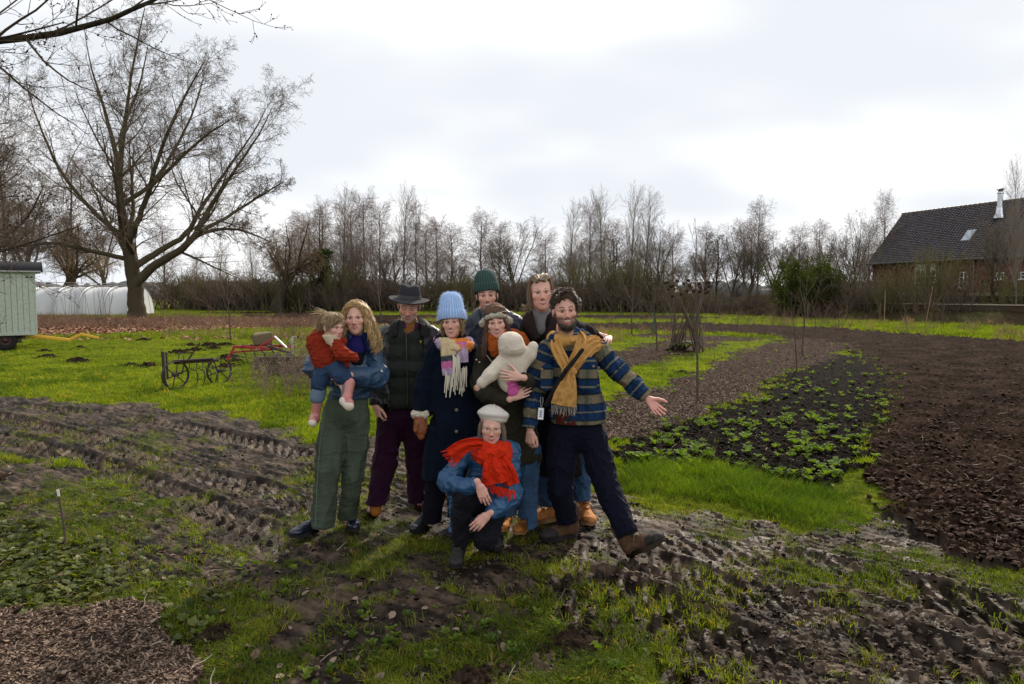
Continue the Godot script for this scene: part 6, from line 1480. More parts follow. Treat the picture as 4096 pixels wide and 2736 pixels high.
	strands(p, "hair", h, [[Vector3(-0.02, 0.085, 0.085), Vector3(-0.05, 0.125, 0.03), Vector3(-0.08, 0.06, -0.01), Vector3(-0.09, -0.03, -0.0), Vector3(-0.085, -0.11, 0.0)], [Vector3(-0.035, 0.07, 0.075), Vector3(-0.07, 0.09, 0.03), Vector3(-0.086, 0.02, 0.02), Vector3(-0.09, -0.05, 0.02), Vector3(-0.09, -0.12, 0.02)], [Vector3(-0.01, 0.1, 0.07), Vector3(-0.02, 0.135, 0.0), Vector3(-0.05, 0.08, -0.1), Vector3(-0.07, -0.03, -0.1), Vector3(-0.07, -0.12, -0.08)]], 170, 54, 0.006, 0.004, 1.2, 0.0045, Color(0.26, 0.17, 0.1), Color(0.1, 0.065, 0.04), 16)
	strands(p, "hair", h, [[Vector3(-0.01, 0.088, 0.085), Vector3(0.04, 0.13, 0.03), Vector3(0.08, 0.08, -0.01), Vector3(0.094, 0.0, -0.02), Vector3(0.09, -0.07, -0.02)], [Vector3(0.03, 0.075, 0.075), Vector3(0.065, 0.1, 0.03), Vector3(0.086, 0.03, 0.01), Vector3(0.096, -0.03, 0.0), Vector3(0.09, -0.08, 0.0)], [Vector3(0.0, 0.1, 0.07), Vector3(0.02, 0.137, 0.0), Vector3(0.05, 0.08, -0.1), Vector3(0.07, -0.03, -0.1), Vector3(0.07, -0.12, -0.08)]], 170, 55, 0.006, 0.004, 1.2, 0.0045, Color(0.32, 0.22, 0.13), Color(0.12, 0.08, 0.05), 16)
	strands(p, "wisps", h, [[Vector3(-0.08, -0.04, -0.02), Vector3(-0.11, -0.08, -0.01), Vector3(-0.15, -0.075, 0.0)], [Vector3(-0.08, -0.06, -0.02), Vector3(-0.11, -0.11, 0.0), Vector3(-0.14, -0.12, 0.01)]], 30, 56, 0.008, 0.004, 1.0, 0.002, Color(0.4, 0.28, 0.16), Color(0.2, 0.13, 0.08), 8)
	wear(p, "hair_cap", [[0.0, 0.05, -0.028, 0.08, 0.084, 0.092, 0.02, 0]], 0.006, [Color(0.15, 0.1, 0.06)], mat(0.6), [[1, 0.004, 2, 0.7, 0.7]], "", h)
	hand(p, Transform3D(Vector3(0.842, -0.203, 0.245), Vector3(0.27, 0.09, -0.854), Vector3(0.168, 0.872, 0.145), Vector3(0.367, 1.416, -0.1)), -1, [0.4, 0.4, 0.4, 0.4], Color(0.6, 0.335, 0.26), 0.1, 0.1, 0.025)
	p = person("bearded person in blue plaid overshirt and mustard scarf with one arm stretched out", Vector3(0.47, 0, -4.92))
	wear(p, "overshirt", [[-0.047, 1.364, 0, -0.033, 1.152, 0.01, 0.162, 0.165, 0.66, 0.04, 0], [-0.033, 1.152, 0.01, -0.007, 0.938, 0.01, 0.169, 0.19, 0.66, 0.04, 0], [-0.007, 0.938, 0.01, 0.001, 0.881, 0.01, 0.19, 0.193, 0.66, 0.03, 0], [-0.202, 1.378, 0, 0.108, 1.388, 0, 0.06, 0.063, 0.8, 0.05, 0], [-0.223, 1.355, 0, -0.291, 1.189, 0.02, 0.07, 0.069, 1, 0.03, 1], [-0.291, 1.189, 0.02, -0.309, 1.082, 0.04, 0.069, 0.065, 1, 0.03, 1], [-0.309, 1.082, 0.04, -0.33, 0.95, 0.08, 0.063, 0.058, 1, 0.03, 2], [-0.33, 0.95, 0.08, -0.343, 0.827, 0.1, 0.058, 0.053, 1, 0.03, 2], [0.136, 1.364, 0, 0.271, 1.225, 0.03, 0.074, 0.067, 1, 0.03, 3], [0.271, 1.225, 0.03, 0.388, 1.115, 0.07, 0.067, 0.06, 1, 0.03, 4], [0.388, 1.115, 0.07, 0.463, 1.041, 0.1, 0.06, 0.051, 1, 0.03, 4], [-0.002, 0.882, 0.19, -0.059, 1.107, 0.2, 0.032, 0.011, 0.8, 0.02, -1], [-0.069, 0.786, 0.14, -0.048, 0.97, 0.2, 0.06, 0.025, 0.7, 0.02, -1]], 0.0075, [Color(0.03, 0.08, 0.2), Color(0.03, 0.08, 0.2), Color(0.03, 0.08, 0.2), Color(0.03, 0.08, 0.2), Color(0.03, 0.08, 0.2)], mat(0.95, 0.0, "cloth wool"), [[1, 0.010, 0.8, 0.6, 0.8], [1, 0.005, 1.7, 1.2, 1.7]], "plaid", Transform3D.IDENTITY, [[-0.343, 0.827, 0.1, -0.104, -0.982, 0.16, 0.1], [0.463, 1.041, 0.1, 0.685, -0.675, 0.274, 0.097], [-0.002, 0.849, 0.01, 0, -1, 0, 0.3]])
	wear(p, "shirt_collar", [[-0.199, 1.397, 0.1, -0.185, 1.453, 0.07, 0.025, 0.03, 0.6, 0.01, 0], [-0.185, 1.453, 0.07, -0.146, 1.478, 0, 0.03, 0.021, 0.6, 0.01, 0]], 0.007, [Color(0.05, 0.09, 0.13)], mat(0.95, 0.0, "wool"), [], "plaid")
	wear(p, "chest_pocket", [[0.046, 1.267, 0.185, 0.047, 1.156, 0.185, 0.067, 0.067, 0.12, 0.004, 0]], 0.006, [Color(0.03, 0.08, 0.2)], mat(0.95, 0.0, "wool"), [[1, 0.003, 1, 1, 1]], "plaid")
	wear(p, "chest_pocket", [[-0.231, 1.24, 0.165, -0.234, 1.137, 0.165, 0.046, 0.046, 0.14, 0.004, 0]], 0.006, [Color(0.03, 0.08, 0.2)], mat(0.95, 0.0, "wool"), [[1, 0.003, 1, 1, 1]], "plaid")
	wear(p, "pocket_button", [[0.081, 1.268, 0.205, 0.081, 1.268, 0.208, 0.009, 0.009, 0.5, 0.002, 0]], 0.004, [Color(0.2, 0.15, 0.1)], mat(0.3), [])
	wear(p, "pocket_button", [[-0.266, 1.245, 0.185, -0.266, 1.245, 0.188, 0.009, 0.009, 0.5, 0.002, 0]], 0.004, [Color(0.2, 0.15, 0.1)], mat(0.3), [])
	wear(p, "jumper", [[-0.028, 1.19, 0.03, -0.044, 0.926, 0.04, 0.123, 0.13, 0.72, 0.03, 0], [-0.044, 0.926, 0.04, -0.044, 0.872, 0.04, 0.13, 0.13, 0.7, 0.02, 0], [-0.095, 1.462, 0.02, -0.083, 1.367, 0.05, 0.06, 0.07, 0.7, 0.02, 1]], 0.008, [Color(0.1, 0.024, 0.018), Color(0.02, 0.02, 0.025)], mat(0.95, 0.0, "wool"), [[1, 0.006, 1, 1, 1]], "", Transform3D.IDENTITY, [[-0.044, 0.848, 0.04, 0, -1, 0, 0.25]])
	wear(p, "trousers", [[-0.014, 0.883, 0, -0.008, 0.794, 0, 0.148, 0.169, 0.64, 0.04, 0], [-0.108, 0.758, 0, -0.122, 0.551, 0.04, 0.109, 0.098, 0.88, 0.03, 0], [-0.122, 0.551, 0.04, -0.132, 0.38, 0.07, 0.098, 0.083, 0.88, 0.03, 0], [-0.132, 0.38, 0.07, -0.066, 0.142, 0.03, 0.083, 0.074, 0.88, 0.03, 0], [0.093, 0.758, 0, 0.147, 0.561, 0.08, 0.105, 0.095, 0.9, 0.03, 0], [0.147, 0.561, 0.08, 0.202, 0.382, 0.2, 0.095, 0.083, 0.9, 0.03, 0], [0.202, 0.382, 0.2, 0.302, 0.157, 0.36, 0.083, 0.076, 0.9, 0.03, 0]], 0.01, [Color(0.0065, 0.0075, 0.012)], mat(0.85, 0.0, "cloth"), [[1, 0.010, 0.8, 0.5, 0.8], [1, 0.005, 1.5, 1.6, 1.5]], "", Transform3D.IDENTITY, [[-0.066, 0.142, 0.03, 0.264, -0.951, -0.16, 0.14], [0.302, 0.157, 0.36, 0.341, -0.766, 0.545, 0.144]])
	shoe(p, "walking_boot", turned(Vector3(-0.01, -0.004, -0.08), -62, 0, 0, 1.12), Color(0.085, 0.048, 0.028), Color(0.025, 0.022, 0.02), 0.7, 0.12, Color(0.05, 0.04, 0.03), 1.1, Color(0.03, 0.027, 0.026))
	shoe(p, "walking_boot", turned(Vector3(0.32, -0.004, 0.33), 58, -30, 0, 1.12), Color(0.085, 0.048, 0.028), Color(0.03, 0.02, 0.014), 0.7, 0.12, Color(0.12, 0.1, 0.07), 1.1, Color(0.03, 0.027, 0.026))
	queue.append([p, "body", {"pr": [[-0.094, 1.522, 0, -0.023, 0.865, 0, 0.067, 0.095, 0.8, 0.03, 0], [-0.108, 0.794, 0, -0.132, 0.38, 0.07, 0.06, 0.046, 0.8, 0.03, 0], [-0.132, 0.38, 0.07, -0.078, 0.197, 0.03, 0.046, 0.035, 0.8, 0.03, 0], [0.093, 0.794, 0, 0.202, 0.382, 0.2, 0.06, 0.046, 0.8, 0.03, 0], [0.202, 0.382, 0.2, 0.271, 0.229, 0.32, 0.046, 0.035, 0.8, 0.03, 0], [-0.223, 1.355, 0, -0.309, 1.082, 0.04, 0.039, 0.035, 0.8, 0.03, 0], [-0.309, 1.082, 0.04, -0.345, 0.795, 0.1, 0.035, 0.026, 0.8, 0.03, 0], [0.136, 1.364, 0, 0.271, 1.225, 0.03, 0.039, 0.035, 0.8, 0.03, 0], [0.271, 1.225, 0.03, 0.474, 1.03, 0.1, 0.035, 0.026, 0.8, 0.03, 0]], "cell": 0.016, "cols": [Color(0.56, 0.3, 0.225)]}, mat(0.55, 0.0, "skin")])
	h = turned(Vector3(-0.102, 1.636, 0.06), 3, -4, 5, 1.0)
	head(p, h, {"skin": Color(0.56, 0.3, 0.225), "smile": 0.9, "open": 0.9, "wide": 1.0, "nose": 1.0, "brow": Color(0.035, 0.022, 0.015), "brow_w": 0.005, "iris": Color(0.04, 0.03, 0.02), "beard": 0.97, "beard_col": Color(0.03, 0.02, 0.014), "jaw": 1.05})
	strands(p, "beard", h, [[Vector3(-0.062, -0.045, 0.03), Vector3(-0.062, -0.08, 0.035), Vector3(-0.045, -0.115, 0.045)], [Vector3(-0.04, -0.09, 0.07), Vector3(-0.036, -0.11, 0.075), Vector3(-0.028, -0.138, 0.065)], [Vector3(0.0, -0.1, 0.082), Vector3(0.0, -0.12, 0.085), Vector3(0.0, -0.15, 0.072)], [Vector3(0.04, -0.09, 0.07), Vector3(0.036, -0.11, 0.075), Vector3(0.028, -0.138, 0.065)], [Vector3(0.062, -0.045, 0.03), Vector3(0.062, -0.08, 0.035), Vector3(0.045, -0.115, 0.045)]], 420, 64, 0.006, 0.0025, 1.5, 0.0022, Color(0.05, 0.032, 0.02), Color(0.02, 0.013, 0.009), 5)
	strands(p, "hair", h, [[Vector3(-0.06, 0.06, 0.06), Vector3(-0.075, 0.075, 0.055), Vector3(-0.08, 0.06, 0.05)], [Vector3(-0.03, 0.088, 0.075), Vector3(-0.03, 0.12, 0.075), Vector3(-0.02, 0.125, 0.085)], [Vector3(0.0, 0.095, 0.075), Vector3(0.0, 0.13, 0.07), Vector3(0.01, 0.135, 0.085)], [Vector3(0.035, 0.085, 0.075), Vector3(0.04, 0.12, 0.07), Vector3(0.05, 0.12, 0.08)], [Vector3(0.06, 0.06, 0.06), Vector3(0.078, 0.08, 0.055), Vector3(0.085, 0.065, 0.055)]], 260, 65, 0.01, 0.009, 2.2, 0.004, Color(0.1, 0.06, 0.035), Color(0.03, 0.02, 0.013), 8)
	strands(p, "hair", h, [[Vector3(-0.07, 0.06, 0.0), Vector3(-0.09, 0.07, 0.0), Vector3(-0.095, 0.03, 0.01)], [Vector3(-0.05, 0.1, -0.02), Vector3(-0.06, 0.14, -0.02), Vector3(-0.07, 0.13, 0.0)], [Vector3(0.0, 0.125, -0.02), Vector3(0.0, 0.155, -0.02), Vector3(0.01, 0.155, 0.0)], [Vector3(0.05, 0.1, -0.02), Vector3(0.06, 0.14, -0.02), Vector3(0.075, 0.13, 0.0)], [Vector3(0.07, 0.06, 0.0), Vector3(0.09, 0.07, 0.0), Vector3(0.095, 0.03, 0.01)], [Vector3(0.072, 0.03, 0.01), Vector3(0.085, 0.02, 0.015), Vector3(0.086, -0.02, 0.015)]], 340, 66, 0.012, 0.01, 2.2, 0.004, Color(0.12, 0.075, 0.045), Color(0.03, 0.02, 0.013), 8)
	wear(p, "hair_cap", [[0.0, 0.055, -0.022, 0.082, 0.082, 0.09, 0.02, 0]], 0.006, [Color(0.045, 0.028, 0.018)], mat(0.8), [[1, 0.012, 2, 2, 2]], "", h)
	wear(p, "scarf", [[0.019, 1.441, 0, 0.001, 1.437, 0.045, 0.039, 0.043, 1, 0.02, 0], [0.001, 1.437, 0.045, -0.038, 1.434, 0.078, 0.043, 0.035, 1, 0.02, 0], [-0.038, 1.434, 0.078, -0.09, 1.433, 0.09, 0.035, 0.039, 1, 0.02, 0], [-0.09, 1.433, 0.09, -0.139, 1.434, 0.078, 0.039, 0.043, 1, 0.02, 0], [-0.139, 1.434, 0.078, -0.174, 1.437, 0.045, 0.043, 0.035, 1, 0.02, 0], [-0.174, 1.437, 0.045, -0.185, 1.441, 0, 0.035, 0.039, 1, 0.02, 0], [-0.185, 1.441, 0, -0.168, 1.446, -0.045, 0.039, 0.043, 1, 0.02, 0], [-0.168, 1.446, -0.045, -0.128, 1.449, -0.078, 0.043, 0.035, 1, 0.02, 0], [-0.128, 1.449, -0.078, -0.076, 1.45, -0.09, 0.035, 0.039, 1, 0.02, 0], [-0.076, 1.45, -0.09, -0.025, 1.449, -0.078, 0.039, 0.043, 1, 0.02, 0], [-0.025, 1.449, -0.078, 0.01, 1.446, -0.045, 0.043, 0.035, 1, 0.02, 0], [0.01, 1.446, -0.045, 0.019, 1.441, 0, 0.035, 0.039, 1, 0.02, 0], [-0.107, 1.233, 0.2, -0.063, 1.24, 0.2, 0.033, 0.033, 0.7, 0.02, 0]], 0.006, [Color(0.62, 0.33, 0.105)], mat(0.95, 0.0, "cloth wool"), [[1, 0.009, 1.1, 0.6, 1.1]], "herring")
	cloth(p, "scarf_lap", [Vector3(-0.174, 1.459, 0.06), Vector3(-0.165, 1.392, 0.14), Vector3(-0.127, 1.31, 0.185), Vector3(-0.087, 1.24, 0.2)], [0.035, 0.042, 0.042, 0.032], Vector3(0, 0, 1), 2.5, 0.008, [[1, Color(0.62, 0.33, 0.105)]], mat(0.95, 0.0, "wool"), 1)
	cloth(p, "scarf_lap", [Vector3(0.161, 1.414, 0.02), Vector3(0.096, 1.42, 0.1), Vector3(0.01, 1.36, 0.17), Vector3(-0.081, 1.237, 0.205)], [0.042, 0.063, 0.063, 0.035], Vector3(0.1, 0.5, 0.8), 3.5, 0.01, [[1, Color(0.62, 0.33, 0.105)]], mat(0.95, 0.0, "wool"), 2)
	cloth(p, "scarf_lap", [Vector3(-0.002, 1.489, 0.04), Vector3(0.011, 1.438, 0.12), Vector3(-0.022, 1.344, 0.18), Vector3(-0.077, 1.244, 0.205)], [0.035, 0.042, 0.042, 0.028], Vector3(0, 0, 1), 2.5, 0.008, [[1, Color(0.62, 0.33, 0.105)]], mat(0.95, 0.0, "wool"), 3)
	cloth(p, "scarf_end", [Vector3(-0.084, 1.234, 0.205), Vector3(-0.095, 1.16, 0.215), Vector3(-0.108, 1.076, 0.22), Vector3(-0.121, 1.004, 0.22)], [0.035, 0.063, 0.079, 0.088], Vector3(0, 0, 1), 2.6, 0.008, [[1, Color(0.62, 0.33, 0.105)]], mat(0.95, 0.0, "wool"), 4)
	fringe(p, [Vector3(-0.203, 1.012, 0.225), Vector3(-0.196, 1.005, 0.225), Vector3(-0.188, 1.008, 0.225), Vector3(-0.181, 1.012, 0.225), Vector3(-0.174, 1.005, 0.225), Vector3(-0.167, 1.008, 0.225), Vector3(-0.159, 1.012, 0.225), Vector3(-0.152, 1.005, 0.225), Vector3(-0.145, 1.008, 0.225), Vector3(-0.137, 1.012, 0.225), Vector3(-0.13, 1.005, 0.225), Vector3(-0.123, 1.008, 0.225), Vector3(-0.116, 1.012, 0.225), Vector3(-0.108, 1.005, 0.225), Vector3(-0.101, 1.008, 0.225), Vector3(-0.094, 1.012, 0.225), Vector3(-0.087, 1.005, 0.225), Vector3(-0.079, 1.008, 0.225), Vector3(-0.072, 1.012, 0.225), Vector3(-0.065, 1.005, 0.225), Vector3(-0.057, 1.008, 0.225), Vector3(-0.05, 1.012, 0.225), Vector3(-0.043, 1.005, 0.225), Vector3(-0.036, 1.008, 0.225)], 0.077, 0.002, Color(0.34, 0.29, 0.24), 8, Vector3.ZERO)
	wear(p, "bag_strap", [[0.008, 1.378, 0.19, -0.105, 1.247, 0.235, 0.014, 0.016, 0.5, 0.01, 0], [-0.105, 1.247, 0.235, -0.187, 1.109, 0.215, 0.016, 0.016, 0.5, 0.01, 0], [-0.187, 1.109, 0.215, -0.237, 1.003, 0.19, 0.016, 0.016, 0.5, 0.01, 0]], 0.006, [Color(0.012, 0.013, 0.015)], mat(0.7), [])
	hand(p, Transform3D(Vector3(-0.789, -0.581, 0.282), Vector3(-0.644, 0.747, -0.26), Vector3(-0.059, -0.379, -0.945), Vector3(0.468, 1.035, 0.11)), -1, [0.12, 0.16, 0.2, 0.3], Color(0.62, 0.3, 0.25), 0.16, 0.95, 0.025)
	hand(p, Transform3D(Vector3(0.875, 0.035, 0.58), Vector3(0, 1.048, -0.063), Vector3(-0.581, 0.052, 0.873), Vector3(-0.345, 0.811, 0.11)), 1, [0.75, 0.85, 0.9, 0.95], Color(0.56, 0.3, 0.225), 0.05, 0.35, 0.025)
	key_tag(p, Vector3(-0.273, 0.939, 0.17))
	finish_people()

# ---------------------------------------------------------------- trees
# o: n children per level, len ratio, angle, wiggle, trop (pull upwards), segs, sides, twig radius, colours
func limb(o: Dictionary, r: RandomNumberGenerator, wood: MB, fine: MB, pts: PackedVector3Array, rads: PackedFloat32Array, lvl: int, ln: float) -> void:
	var into: MB = wood if lvl <= int(o.get("wood", 1)) else fine
	var sides: int = [14, 6, 4, 3, 3, 3][lvl]
	var col: Color = o.bark.lerp(o.twig, clampf(lvl / 3.0, 0.0, 1.0)) * r.randf_range(0.8, 1.15)
	into.tube(pts, rads, sides, col)
	var n: Array = o.n
	if lvl >= n.size():
		return
	var m := pts.size()
	var count: int = n[lvl]
	var az := r.randf() * TAU
	var start: float = o.start[lvl]
	for k in count:
		var t := start + (1.0 - start) * (k + r.randf()) / count
		var f := t * (m - 1)
		var i := mini(int(f), m - 2)
		var p := pts[i].lerp(pts[i + 1], f - i)
		var d := (pts[i + 1] - pts[i]).normalized()
		var pr := lerpf(rads[i], rads[i + 1], f - i)
		az += 2.4 + r.randf_range(-0.5, 0.5)
		var side := d.cross(Vector3.UP if absf(d.y) < 0.95 else Vector3.RIGHT).normalized().rotated(d, az)
		var an: float = o.angle[lvl] * r.randf_range(0.75, 1.25)
		var dir := (d * cos(an) + side * sin(an)).normalized()
		var l: float = ln * o.ratio[lvl] * r.randf_range(0.65, 1.15) * lerpf(1.15, 0.55, (t - start) / maxf(1.0 - start, 0.01))
		var rr: float = maxf(pr * o.thin[lvl], o.fine)
		grow(o, r, wood, fine, p, dir, l, minf(rr, pr), lvl + 1)

func grow(o: Dictionary, r: RandomNumberGenerator, wood: MB, fine: MB, p: Vector3, d: Vector3, ln: float, rad: float, lvl: int) -> void:
	var segs: int = o.segs[mini(lvl, o.segs.size() - 1)]
	var wig: float = o.wiggle[mini(lvl, o.wiggle.size() - 1)]
	var trop: float = o.trop[mini(lvl, o.trop.size() - 1)]
	var pts := PackedVector3Array([p])
	var rads := PackedFloat32Array([rad])
	for k in segs:
		d = (d + Vector3(r.randfn(), r.randfn(), r.randfn()) * wig + Vector3(0, trop, 0)).normalized()
		p += d * ln / segs
		pts.append(p)
		rads.append(maxf(rad * (1.0 - 0.8 * (k + 1.0) / segs), o.fine * 0.6))
	limb(o, r, wood, fine, pts, rads, lvl, ln)

func tree(o: Dictionary) -> Array:
	var r := rng(o.seed)
	var wood := MB.new()
	var fine := MB.new()
	if o.has("limbs"):
		for l in o.limbs:
			var pts := PackedVector3Array()
			var rads := PackedFloat32Array()
			for q in l:
				pts.append(Vector3(q[0], q[1], q[2]))
				rads.append(q[3])
			# finer points with a little unrest
			var p2 := PackedVector3Array()
			var r2 := PackedFloat32Array()
			var a := Array(pts)
			for k in pts.size() - 1:
				for j in 4:
					var jit := Vector3(r.randfn(), r.randfn(), r.randfn()) * minf(rads[k] * 0.14, 0.04) if k + j > 0 else Vector3.ZERO
					p2.append(cr(a, k, j / 4.0) + jit)
					r2.append(lerpf(rads[k], rads[k + 1], j / 4.0))
			p2.append(pts[pts.size() - 1])
			r2.append(rads[rads.size() - 1])
			var ln := 0.0
			for k in pts.size() - 1:
				ln += pts[k].distance_to(pts[k + 1])
			limb(o, r, wood, fine, p2, r2, int(o.get("limb_level", 0)), ln)
	for s in int(o.get("stems", 0)):
		var lean: float = o.get("lean", 0.1)
		var d := Vector3(r.randfn() * lean, 1.0, r.randfn() * lean).normalized()
		var off := Vector3(r.randfn(), 0, r.randfn()) * float(o.get("foot", 0.0))
		grow(o, r, wood, fine, off + Vector3(0, float(o.get("from", -0.15)), 0), d, o.height * r.randf_range(0.8, 1.05) if int(o.stems) > 1 else float(o.height), o.r0, int(o.get("stem_level", 0)))
	if o.has("leaves"):
		# leaves, seeds or catkins: small faces along the twigs
		var lv: Dictionary = o.leaves
		var src := fine.v.size()
		for k in int(lv.count):
			var p := fine.v[r.randi() % src]
			if lv.has("below") and p.y > lv.below: continue
			p += Vector3(r.randfn(), r.randfn(), r.randfn()) * lv.get("spread", 0.05)
			var b := Basis(Vector3(r.randfn(), r.randfn(), r.randfn()).normalized(), r.randf() * TAU)
			var s: float = lv.size * r.randf_range(0.6, 1.3)
			var c: Color = lv.col.lerp(lv.col2, r.randf())
			fine.quad(p + b * Vector3(-s, 0, 0), p + b * Vector3(0, s * 0.55, 0.1 * s), p + b * Vector3(s, 0, 0), p + b * Vector3(0, -s * 0.55, 0.1 * s), c)
	return [wood, fine]

const BARK := Color(0.06, 0.05, 0.038)

func species() -> Dictionary:
	var sp := {}
	# the great plane: limbs in metres from its foot
	sp["plane"] = {"seed": 5, "wood": 1, "limb_level": 0, "n": [14, 10, 8, 3], "ratio": [0.33, 0.52, 0.5, 0.55], "angle": [0.75, 0.75, 0.75, 0.7], "start": [0.28, 0.15, 0.12, 0.1], "thin": [0.4, 0.5, 0.5, 0.6], "fine": 0.0115, "segs": [5, 6, 5, 4, 2], "wiggle": [0.1, 0.14, 0.2, 0.26, 0.3], "trop": [0.05, 0.06, 0.02, -0.03, -0.06], "bark": Color(0.15, 0.125, 0.075), "twig": Color(0.15, 0.115, 0.085),
		"limbs": [
			[[0.0, -0.3, 0.0, 0.842], [0.0, 0.7, 0.0, 0.628], [-0.1, 2.2, 0.0, 0.566], [-0.25, 4.0, 0.1, 0.52], [-0.75, 7.0, 0.2, 0.335], [-1.0, 10.0, 0.0, 0.271], [-1.5, 12.5, -0.6, 0.193], [-2.6, 16.0, -1.2, 0.116], [-3.8, 20.0, -1.5, 0.045], [-4.2, 22.5, -1.6, 0.019]],
			[[-1.0, 9.6, 0.0, 0.219], [-0.4, 12.0, 0.8, 0.18], [0.4, 15.0, 1.4, 0.129], [1.4, 19.0, 1.8, 0.07], [2.4, 22.6, 2.0, 0.026]],
			[[-0.9, 11.2, 0.0, 0.167], [-1.3, 14.5, -1.2, 0.129], [-0.6, 18.0, -2.4, 0.077], [0.0, 21.6, -3.0, 0.026]],
			[[0.1, 2.6, 0.2, 0.386], [1.6, 3.9, 0.6, 0.322], [3.8, 5.0, 1.2, 0.271], [5.4, 6.3, 1.6, 0.219], [6.6, 8.2, 1.8, 0.167], [8.4, 10.6, 2.0, 0.11], [10.4, 13.4, 2.0, 0.058], [11.4, 15.5, 1.8, 0.019]],
			[[5.0, 5.9, 1.5, 0.167], [7.0, 6.5, 2.4, 0.129], [9.2, 6.5, 3.0, 0.084], [11.6, 5.6, 3.2, 0.032]],
			[[0.0, 4.0, 0.0, 0.284], [1.5, 5.2, -0.8, 0.231], [3.2, 6.6, -1.6, 0.193], [4.2, 8.6, -2.2, 0.155], [6.0, 11.5, -2.6, 0.11], [8.2, 14.6, -2.8, 0.058], [9.6, 17.0, -2.8, 0.019]],
			[[-0.5, 5.6, 0.1, 0.231], [1.0, 7.6, 1.2, 0.199], [2.4, 9.8, 2.0, 0.167], [3.4, 12.2, 2.4, 0.129], [5.0, 15.4, 2.6, 0.084], [7.0, 18.6, 2.8, 0.032]],
			[[-0.5, 6.0, 0.0, 0.193], [-2.6, 8.0, 0.8, 0.155], [-4.6, 11.0, 1.4, 0.11], [-6.0, 14.6, 1.6, 0.058], [-6.8, 17.6, 1.6, 0.019]],
			[[-0.3, 4.4, 0.0, 0.193], [-2.4, 5.0, 1.2, 0.155], [-5.0, 5.6, 2.0, 0.11], [-8.0, 5.2, 2.4, 0.051]],
			[[-0.6, 6.6, -0.2, 0.18], [-1.4, 8.4, -2.6, 0.142], [-2.6, 11.0, -4.8, 0.097], [-3.0, 14.4, -6.0, 0.038]],
			[[0.0, 5.0, 0.3, 0.18], [0.6, 6.4, 2.8, 0.142], [1.6, 8.4, 5.0, 0.097], [2.0, 11.4, 6.4, 0.038]],
			[[2.4, 9.8, 2.0, 0.15], [4.4, 11.2, 2.6, 0.12], [7.0, 13.0, 3.4, 0.08], [9.2, 14.2, 3.8, 0.03]],
			[[-0.9, 8.6, 0.0, 0.19], [0.8, 10.6, -1.4, 0.15], [2.2, 13.4, -2.4, 0.11], [3.6, 16.8, -3.0, 0.07], [4.4, 19.6, -3.2, 0.03]],
			[[5.4, 6.3, 1.6, 0.16], [7.4, 7.6, 0.8, 0.12], [9.6, 9.2, 0.2, 0.08], [11.6, 10.4, 0.0, 0.03]]]}
	sp["poplar"] = {"seed": 9, "stems": 1, "height": 14.0, "r0": 0.17, "wood": 0, "n": [52, 9, 5], "ratio": [0.33, 0.45, 0.5], "angle": [0.62, 0.55, 0.5], "start": [0.22, 0.1, 0.1], "thin": [0.34, 0.5, 0.6], "fine": 0.011, "segs": [9, 6, 4, 2], "wiggle": [0.03, 0.09, 0.15, 0.2], "trop": [0.05, 0.1, 0.06, 0.04], "bark": Color(0.209, 0.19, 0.152), "twig": Color(0.247, 0.199, 0.162)}
	sp["birch"] = {"seed": 14, "stems": 1, "height": 12.5, "r0": 0.16, "wood": 0, "n": [44, 11, 7], "ratio": [0.32, 0.55, 0.6], "angle": [0.65, 0.7, 0.6], "start": [0.25, 0.1, 0.1], "thin": [0.35, 0.5, 0.6], "fine": 0.01, "segs": [9, 6, 5, 4], "wiggle": [0.06, 0.13, 0.2, 0.22], "trop": [0.06, 0.05, -0.06, -0.14], "bark": Color(0.228, 0.199, 0.171), "twig": Color(0.19, 0.133, 0.114)}
	sp["ash"] = {"seed": 23, "stems": 1, "height": 7.0, "r0": 0.34, "lean": 0.06, "wood": 1, "n": [12, 14, 9, 4], "ratio": [1.05, 0.42, 0.45, 0.5], "angle": [0.55, 0.6, 0.6, 0.6], "start": [0.3, 0.25, 0.15, 0.1], "thin": [0.5, 0.4, 0.5, 0.6], "fine": 0.0115, "segs": [6, 7, 5, 3, 2], "wiggle": [0.06, 0.1, 0.15, 0.2, 0.2], "trop": [0.05, 0.06, 0.07, 0.06, 0.04], "bark": Color(0.142, 0.125, 0.0912), "twig": Color(0.162, 0.133, 0.106)}
	sp["willow"] = {"seed": 31, "stems": 1, "height": 4.6, "r0": 0.6, "lean": 0.1, "wood": 1, "n": [12, 13, 10, 3], "ratio": [1.25, 0.4, 0.55, 0.6], "angle": [0.6, 0.7, 0.7, 0.6], "start": [0.45, 0.2, 0.1, 0.1], "thin": [0.42, 0.4, 0.45, 0.6], "fine": 0.0115, "segs": [6, 7, 6, 5, 3], "wiggle": [0.1, 0.14, 0.2, 0.16, 0.2], "trop": [0.04, 0.06, -0.05, -0.2, -0.2], "bark": Color(0.095, 0.076, 0.057), "twig": Color(0.2, 0.145, 0.09)}
	sp["pollard"] = {"seed": 36, "stems": 1, "height": 1.5, "r0": 0.3, "wood": 0, "n": [42, 5], "ratio": [3.2, 0.3], "angle": [0.5, 0.35], "start": [0.86, 0.3], "thin": [0.14, 0.5], "fine": 0.011, "segs": [4, 7, 3], "wiggle": [0.06, 0.06, 0.1], "trop": [0.0, 0.07, 0.05], "bark": Color(0.095, 0.0798, 0.0608), "twig": Color(0.228, 0.18, 0.095)}
